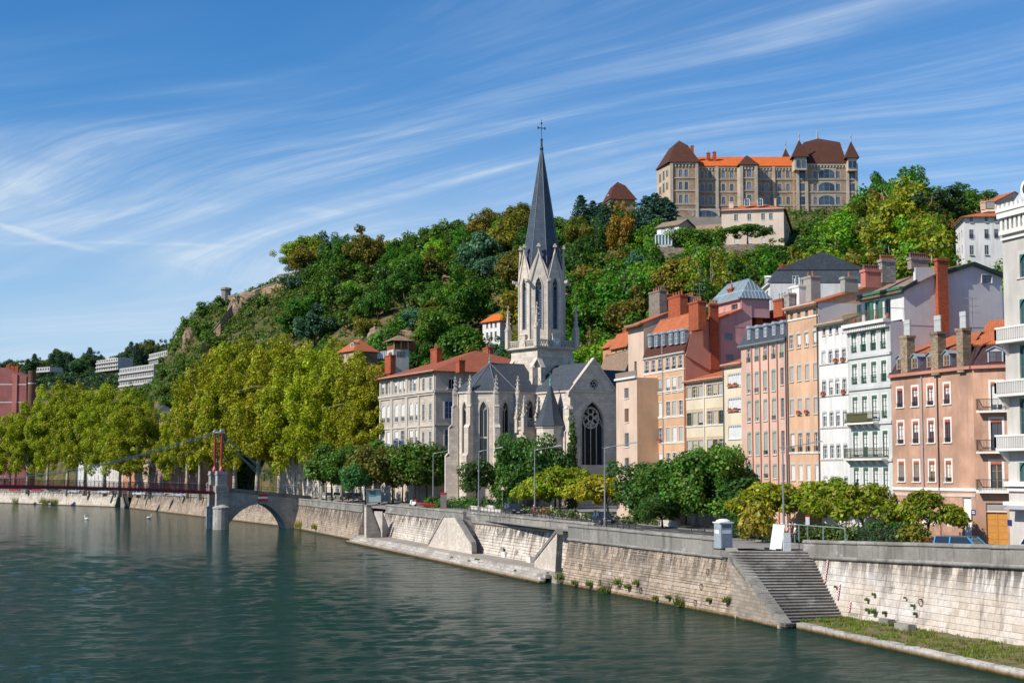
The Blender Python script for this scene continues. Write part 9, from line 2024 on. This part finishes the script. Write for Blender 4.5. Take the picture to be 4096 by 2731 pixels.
for lab,Y,of,top,bot,pk,hm,col_ in(('cyclist in pink clothes with a grey backpack riding away',216,10.2,(.55,.03,.10),(.5,.02,.10),(.12,.13,.16),(.6,.62,.65),(.1,.1,.1)),('cyclist in red shirt and black shorts with a green backpack',213,11.8,(.6,.05,.02),(.02,.02,.02),(.16,.5,.04),(.7,.7,.7),(.2,.2,.2))):
 q=street(Y,of);bike('touring_bicycle','bicycle under the '+lab.split(' riding')[0].split(' and')[0],q,away,col_,fender=False);person(lab,q,away,top,bot,pose='ride',pack=pk,helmet=hm)
for lab,p,Y,rz,top,bot,kw in(('pedestrian in dark blue standing beside the tall lamp post',cR(1262,560),141,.5,(.02,.03,.08),(.03,.03,.04),{}),('pedestrian in a pale pink shirt behind the white panel',cR(1350,560),140,2.0,(.66,.40,.34),(.10,.10,.13),{}),('person in white with a black hat behind the temporary fence',cR(1412,580),139,3.0,(.7,.7,.7),(.15,.15,.18),dict(hat=(.015,.015,.02))),('seated person in violet under the largest silk tree',cR(2000,570),146,4.0,(.40,.25,.5),(.08,.08,.12),{}),('seated man in pale shirt under the largest silk tree',cR(2050,570),145,4.0,(.6,.62,.66),(.1,.1,.12),dict(hair=(.3,.2,.15)))):
 q=aty(p,Y);person(lab,(q.x,q.y,5.3),rz,top,bot,**kw)
for lab,u,top,bot in(('walker in white at the pier end of the footbridge',U0-1.2,(.7,.7,.7),(.5,.45,.4)),('walker with tan bag beside the stone pillar on the footbridge',U0-.5,(.5,.3,.2),(.3,.2,.15)),('walker in orange at the left end of the footbridge',U0-42.5,(.7,.25,.04),(.6,.6,.6)),('dark clothed walker on the footbridge near the left edge',U0-41.6,(.03,.02,.02),(.04,.04,.05))):
 q=F_b.p(u,zdk(u)+.02,-1.6);person(lab,q,2.5,top,bot)
 # --- things around the stairs
q=Vector((17.35,129.6,5.3));pt=thing('portable_toilet','grey portable toilet cabin with white domed roof beside the stairs','portable toilet',q,.35);GB=plain('cabin_grey',(.30,.34,.38),.5);m=MB();m.prism([(-.58,-.5),(-.5,-.58),(.5,-.58),(.58,-.5),(.58,.5),(.5,.58),(-.5,.58),(-.58,.5)],.1,2.15);m.build('cabin',GB,pt,O3);m=MB();m.prism([(-.64,-.64),(.64,-.64),(.64,.64),(-.64,.64)],2.15,2.25);m.lathe([(.62,2.25),(.55,2.38),(.3,2.48),(.05,2.5)],14);m.build('roof',plain('dome_white',(.72,.73,.74),.5),pt,O3)
m=MB();m.box(-.46,-.6,.2,.46,-.585,2.05);m.build('door',plain('cabin_door',(.22,.26,.30),.5),pt,O3);m=MB();m.box(-.42,-.612,1.3,.42,-.601,1.6);m.box(-.592,-.4,1.3,-.581,.4,1.6);m.build('notice',plain('notice_white',(.66,.66,.72),.6),pt,O3);m=MB();m.box(-.6,-.6,0,.6,.6,.1);m.build('base',IRON,pt,O3);m=MB()
for i in range(5):m.box(-.4,-.605,1.78+i*.06,.4,-.59,1.81+i*.06)
m.build('vent',IRON,pt,O3)
a,b=atz(cR(1115,868),5.32),atz(cR(1300,888),5.32);d=(b-a);d.z=0;d=d.normalized();b=a+d*2.2;cp_=thing('corrugated_panel','leaning white corrugated site panel at the head of the stairs','panel',a);m=MB();n=16;nn=Vector((d.y,-d.x,0))
for i in range(n):x0=a+d*(2.2*i/n);x1=a+d*(2.2*(i+.5)/n);x2=a+d*(2.2*(i+1)/n);l=Vector((.35,.1,2.05));m.quad(x0,x1+nn*.05,x1+nn*.05+l,x0+l);m.quad(x1+nn*.05,x2,x2+l,x1+nn*.05+l)
m.build('sheet',plain('sheet_white',(.74,.75,.77),.45),cp_);m=MB();l=Vector((.35,.1,2.05));
for p_,q_ in((a,a+l),(b,b+l),(a,b),(a+l,b+l)):m.bar(p_,q_,.06)
m.build('frame',GREYMETAL,cp_);m=MB();m.obox(a+Vector((0,.2,.06)),(.4,0,0),(0,.2,0),(0,0,.06));m.obox(b+Vector((0,.2,.06)),(.4,0,0),(0,.2,0),(0,0,.06));m.build('foot',IRON,cp_)
q=atz(cR(1300,888),5.3)+Vector((.1,-.1,0));ub=thing('utility_box','pale grey stacked utility boxes at the end of the right parapet','box',q);
for i,(z0_,z1_,s_)in enumerate(((0,.7,.29),(.72,1.45,.27))):m=MB();m.box(q.x-s_,q.y-.2,q.z+z0_,q.x+s_,q.y+.2,q.z+z1_);m.build('box_half',plain('box_grey',(.5,.52,.53),.6),ub)
tf=thing('temporary_fence','light blue grey temporary fence rail along the right parapet','fence',street(125,2.5));FB=plain('fence_blue',(.28,.36,.42),.5)
pp=[aty(cR(x,y),Y)for x,y,Y in((1150,572,131),(1455,580,129),(1740,602,127.5),(1998,620,126))];m=MB()
for a_,b_ in zip(pp,pp[1:]):m.bar(a_,b_,.05)
m.build('top_rail',FB,tf)
for p_ in pp:m=MB();m.bar(Vector((p_.x,p_.y,5.3)),p_,.06);m.build('post',FB,tf)
q=aty(cR(1558,600),130);sg=thing('post_sign','white post sign with red tip behind the temporary fence','sign',(q.x,q.y,5.3));m=MB();m.box(q.x-.05,q.y-.05,5.3,q.x+.05,q.y+.05,aty(cR(1558,600),130).z);m.build('post',GREYMETAL,sg);z0_,z1_=aty(cR(0,580),130).z,aty(cR(0,490),130).z;m=MB();m.box(q.x-.16,q.y-.08,z0_,q.x+.16,q.y-.05,z1_);m.build('board',WHITE,sg);m=MB();m.box(q.x-.16,q.y-.082,z1_,q.x+.16,q.y-.05,z1_+.16);m.build('red_tip',plain('tip_red',(.5,.02,.02),.5),sg)
def trellis(label,p0,p1,z0,h,name='trellis_fence',sp=.22):
 t=thing(name,label,'fence',(p0[0],p0[1],z0));a,b=Vector((p0[0],p0[1],z0)),Vector((p1[0],p1[1],z0));L_=(b-a).length;d=(b-a)/L_;m=MB();n=int(L_/sp)
 for i in range(n+1):m.bar(a+d*(L_*i/n),a+d*(L_*i/n)+Vector((0,0,h)),.035)
 for i in range(int(h/sp)+1):m.bar(a+Vector((0,0,i*sp)),b+Vector((0,0,i*sp)),.035)
 m.build('lattice',IRON,t);m=MB()
 for i in range(int(L_/2)+1):q=a+d*min(L_,2*i);m.bar(q,q+Vector((0,0,h+.08)),.09)
 m.build('post',IRON,t)
trellis('black square trellis around the hedge at the head of the stairs',pl(cM(1800,700),147.5),pl(cM(2010,700),145.5),5.3,1.55);trellis('long black square trellis in front of the hedge by the salmon house',pl(cN(1240,420),133.5),pl(cN(1690,420),130.5),5.3,1.75);trellis('black trellis beyond the big evergreen clump',pl(cM(1500,600),172),pl(cM(2100,600),163),5.3,1.9)
q=aty(cQ(690,1240),129);be=thing('bench','brown slatted bench behind the parapet near the salmon house','bench',(q.x,q.y,5.3),.1)
for z_,y_ in((.45,0),(.45,.2),(.45,-.2),(.7,.3),(.9,.33)):m=MB();m.box(-1.0,y_-.07,z_-.02,1.0,y_+.07,z_+.02 if z_<.6 else z_+.1);m.build('slat',WOOD,be,O3)
for x in(-.8,.8):m=MB();m.box(x-.04,-.25,0,x+.04,.3,.43);m.build('leg',IRON,be,O3)
q=aty(cQ(1740,1100),137);bu=thing('bust','dark bronze bust on a white stone pedestal before the ochre gate','statue',(q.x,q.y,5.3));zt_=aty(cQ(0,1040),137).z;m=MB();m.box(q.x-.45,q.y-.45,5.3,q.x+.45,q.y+.45,5.6);m.box(q.x-.34,q.y-.34,5.6,q.x+.34,q.y+.34,zt_);m.box(q.x-.40,q.y-.40,zt_,q.x+.40,q.y+.40,zt_+.12);m.build('pedestal',TRIMW,bu);m=MB();m.lathe([(.3,zt_+.12),(.22,zt_+.22),(.1,zt_+.34),(.11,zt_+.4),(.19,zt_+.5),(.21,zt_+.65),(.17,zt_+.8),(.04,zt_+.86)],12,(q.x,q.y));m.obox((q.x,q.y-.21,zt_+.58),(.03,0,0),(0,.05,0),(0,0,.06));m.build('head',plain('bronze',(.10,.08,.055),.5,.5),bu,smooth=True)
q=aty(cQ(435,1040),131);gb=thing('litter_bin','green litter bin on the trunk side by the trellis','bin',(q.x,q.y,5.3));m=MB();m.lathe([(.2,6.2),(.24,6.9),(.2,6.95)],10,(q.x,q.y));m.build('bin',plain('bin_green',(.02,.28,.07),.5),gb);m=MB();m.tube([(q.x,q.y,5.3),(q.x,q.y,6.25)],.03,5);m.build('post',IRON,gb)
# school-side furniture
q=aty(cC(875,1300),262);pb_=thing('info_column','grey information column with a red cap by the hedge','column',(q.x,q.y,5.9));m=MB();m.box(q.x-.5,q.y-.2,5.6,q.x+.5,q.y+.2,8.1);m.build('panel',plain('panel_grey',(.2,.17,.17),.5),pb_);m=MB();m.box(q.x-.56,q.y-.25,8.1,q.x+.56,q.y+.25,8.35);m.build('cap',plain('tip_red',(0,0,0)),pb_)
q=aty(cC(360,1300),292);sh_=thing('bus_shelter','glass bus shelter with grey frame among the street trees','shelter',(q.x,q.y,5.9));m=MB();
for dx in(-1.3,1.3):m.bar((q.x+dx,q.y,5.6),(q.x+dx,q.y,8.6),.12)
m.box(q.x-1.5,q.y-.5,8.5,q.x+1.5,q.y+1.2,8.65);m.build('frame',GREYMETAL,sh_);m=MB();m.box(q.x-1.25,q.y+.1,6.2,q.x+1.25,q.y+.14,8.4);m.build('glass_panel',plain('shelter_glass',(.28,.36,.38),.15,.6),sh_);m=MB();m.box(q.x-.9,q.y+.06,7.3,q.x+.4,q.y+.098,8.3);m.build('poster',plain('poster_teal',(.10,.22,.25),.4),sh_)
for k,(x,y0_,y1_,Y)in enumerate(((cS(765,0)[0],265,480,250),(cS(955,0)[0],262,470,243))):
 z0_,z1_=street(Y,12).z,aty((x,1850+y0_/2.94),Y).z;q=aty((x,2000),Y);t=thing('sign_post',('grey post with a triangular warning sign','plain thin grey post right of the triangular sign')[k],'sign',(q.x,q.y,z0_));m=MB();m.tube([(q.x,q.y,z0_),(q.x,q.y,z1_)],.05,6);m.build('post',GREYMETAL,t)
 if k==0:m=MB();m.ext([(q.x-.4,q.y-.08,z1_-.75),(q.x+.4,q.y-.08,z1_-.75),(q.x,q.y-.08,z1_-.02)],(0,.03,0));m.build('sign_border',plain('tip_red',(0,0,0)),t);m=MB();m.ext([(q.x-.26,q.y-.095,z1_-.67),(q.x+.26,q.y-.095,z1_-.67),(q.x,q.y-.095,z1_-.19)],(0,.01,0));m.build('sign_face',WHITE,t)
for k,x in enumerate((505,545)):
 q=aty(cC(x,872),306);t=thing('flag',('dark blue flag at the school entrance, left one','dark blue flag at the school entrance, right one')[k],'flag',q);m=MB();m.tube([q-Vector((0,0,2)),q+Vector((0,0,.8))],.04,5);m.build('pole',GREYMETAL,t);m=MB();m.ext([q+Vector((0,0,.7)),q+Vector((.9,-.2,.2)),q+Vector((.8,-.3,-1.3)),q+Vector((0,0,-.6))],(0,.02,0));m.build('cloth',plain('flag_blue',(.01,.04,.22),.7),t)
 # terrace furniture
for k,(x,yb)in enumerate(((988,590),(1126,612))):
 q=atz(cL(x,yb),1.1);t=thing('litter_bin','grey litter bin on the terrace, %s'%('left one','right one')[k],'bin',q);m=MB();m.lathe([(.26,1.12),(.3,1.9),(.32,2.05),(.2,2.1)],12,(q.x,q.y));m.build('bin',plain('bin_grey',(.08,.09,.10),.5),t);m=MB();m.tube([(q.x+.4,q.y+.1,1.1),(q.x+.4,q.y+.1,2.2)],.04,5);m.build('post',IRON,t)
for k,(p,lab)in enumerate(((cL(1042,603),'concrete trough on the terrace between the bins'),(cS(795,1112),'concrete trough under the barred opening'),(cS(1092,1172),'concrete trough by the near terrace stairs'))):
 q=atz(p,1.1);t=thing('stone_trough',lab,'planter',q,terr_d and rz_t);m=MB();m.add([(-.75,-.25,0),(.75,-.25,0),(.75,.25,0),(-.75,.25,0),(-.9,-.35,.75),(.9,-.35,.75),(.9,.35,.75),(-.9,.35,.75)],[(0,3,2,1),(0,1,5,4),(1,2,6,5),(2,3,7,6),(3,0,4,7)]);m.build('trough',TRIMW,t,O3);m=MB();m.box(-.85,-.3,.68,.85,.3,.72);m.build('soil',BARK,t,O3)
u,z=F3 .off(-.4).uv(cS(797,1060));q=F3 .p(u,z,-(.1+.0));g=thing('barred_opening','small barred opening in the terrace wall','grate',q);z2=F3 .off(-.4).uv(cS(797,987))[1];yb=yt3*(z-1.1)/3.6-.12;m=MB();m.ext([F3 .p(u-.6,z,-yb),F3 .p(u+.6,z,-yb),F3 .p(u+.6,z2,-yb),F3 .p(u-.6,z2,-yb)],(F3 .n.x*.03,F3 .n.y*.03,0));m.build('recess',DARK,g)
for i in range(4):m=MB();uu=u-.5+i*.33;m.bar(F3 .p(uu,z,-yb+.08),F3 .p(uu,z2,-yb+.08),.09);m.build('bar',Q_PALE,g)
# water gauges on the near wall, red and white
for k,(x,yt,ybp,lab)in enumerate(((1001,515,720,'tallest red and white water gauge on the wall by the stairs'),(1105,726,838,'middle red and white water gauge on the wall'),(1194,846,918,'lowest red and white water gauge near the stone block'))):
 Fg_=Fn.off(-.35);u,z1_=Fg_.uv(cN(x,yt));z0_=Fg_.uv(cN(x,ybp))[1];q=Fn.p(u,z0_,.1);t=thing('water_gauge',lab,'gauge',q);lean_=.8/4.3;P_=lambda a_,z_,w_:Fn.p(u+a_,z_,-lean_*(z_-.35)+w_)
 m=MB();m.ext([P_(-.11,z0_,.12),P_(.11,z0_,.12),P_(.11,z1_,.12),P_(-.11,z1_,.12)],(F.n.x*0,0,0.0001));m.build('board',WHITE,t);n=int((z1_-z0_)/.1);m=MB()
 for i in range(n):s_=-1 if i%2 else 1;za_=z0_+.1*i;m.add([P_(0 if s_>0 else-.1,za_,.13),P_(.1 if s_>0 else 0,za_,.13),P_(.1 if s_>0 else 0,za_+.1,.13),P_(0 if s_>0 else-.1,za_+.1,.13)],[(0,1,2,3)])
 m.build('red_marks',plain('gauge_red',(.5,.03,.03),.5),t)
for k,(x0_,x1_,y_,lab)in enumerate(((1168,1300,965,'short stone block on the grass at the wall foot'),(1372,1500,1010,'left of the two long stone blocks at the wall foot'),(1478,1670,1040,'right of the two long stone blocks at the wall foot'))):
 a,b=atz(cN(x0_,y_),.6),atz(cN(x1_,y_+5),.6);b=a+(b-a);t=thing('stone_block',lab,'stone',a);d=Fn.d;L_=(b-a).length*.9;m=MB();m.ext([a,a+Vector((d.x*L_,d.y*L_,0)),a+Vector((d.x*L_-Fn.n.x*.6,d.y*L_-Fn.n.y*.6,0)),a+Vector((-Fn.n.x*.6,-Fn.n.y*.6,0))],(0,0,.5));m.build('block',Q_GREY,t)
 # swans
for k,(x,y)in enumerate(((638,1432),(1100,1424))):
 q=atz(cA(x,y),0);t=thing('swan',('white swan on the river, left one nearer','white swan on the river, right one farther')[k],'swan',q,(2.8,.4)[k]);m=MB();prof=[(-.65,.02,.22),(-.55,.12,.2),(-.2,.26,.2),(.2,.24,.18),(.45,.12,.2),(.55,.04,.24)]
 m.tube([(x_,0,z_)for x_,r_,z_ in prof],[r_ for x_,r_,z_ in prof],10);m.tube([(.42,0,.25),(.58,0,.45),(.55,0,.75),(.5,0,.95),(.62,0,1.02),(.74,0,.97)],[.11,.08,.065,.06,.07,.04],8);m.build('body',plain('swan_white',(.8,.8,.78),.7),t,O3,smooth=True);m=MB();m.tube([(.72,0,.98),(.9,0,.92)],[.04,.015],6);m.build('bill',plain('bill_orange',(.6,.2,.03),.5),t,O3)
 # plants rooted in the walls
def wall_plants(label,Fq,yt,z0,hw,pts,colr,n=130,h_=.55,sp=.4,name='wall_plant'):
 sp_=[]
 for(p,s_)in pts:u,z=Fq.off(-yt*.3).uv(p);y=yt*max(0,z-z0)/hw;q=Fq.p(u,z,-(y-.2));sp_.append((q,s_))
 o=tufts(name,label,sp_,n,h_,colr,'plant',sp,.03);return o
wall_plants('green weeds rooted low in the brown bastion wall',Fb,ytb,0,4.4,[(cM(505,1110),1.5),(cM(620,1150),1.0),(cM(735,1160),1.1),(cM(870,1215),2.2),(cM(950,1150),1.4),(cM(1030,1180),.9),(cM(1085,1150),.9),(cM(1255,1270),.7),(cM(1450,1310),1.6),(cM(1350,1260),.6),(cM(1660,1280),.6),(cM(1800,1290),.9)],(.09,.12,.025));wall_plants('small green tufts on the pale wall over the grass ledge',Fn,ytn,.35,4.3,[(cN(1080,757),.5),(cN(1300,845),.7),(cN(1340,810),.6),(cN(1315,915),.7),(cN(1360,930),1.2),(cN(1430,935),.7),(cN(1610,885),.6),(cN(1633,940),.6),(cN(1550,830),.4)],(.06,.11,.02),90,.35,.22)
wall_plants('yellow green bushes rooted in the far quay wall at the waterline',F7,yt7,0,4,[(cO(205,1500),3),(cO(520,1500),3.2),(cO(560,1510),2.6),(cO(620,1505),2.8),(cO(675,1508),2.8)],(.14,.15,.02),200,.8,.5);wall_plants('yellow green shrubs on the wall right of and inside the arch',F5,yt5,0,4.8,[(cP(1490,1350),2.6),(cP(1670,1365),1.6)],(.17,.16,.02),200,.7,.45)
sp_=[]
for(p,z_)in((cN(1005,735),2.2),(cN(1110,860),1.2),(cN(1140,885),.9),(cN(900,600),3.9),(cN(905,640),3.5),(cN(640,890),.9),(cN(560,660),2.6),(cN(870,985),.5),(cN(990,980),.6),(cN(1020,990),.55)):sp_.append((atz(p,z_),.8))
tufts('stair_weeds','small green weeds in the joints of the river stairs',sp_,80,.3,(.09,.16,.02),'plant',.35,.025)
sp_=[(atz(cS(x,y),1.1 if y<1240 else .6),.6)for x,y in((450,1140),(480,1145),(915,1275),(1180,1235),(1240,1245),(370,1160),(165,1120))];tufts('terrace_weeds','small weeds in the joints of the terrace steps',sp_,70,.35,(.08,.13,.02),'plant',.25,.025)
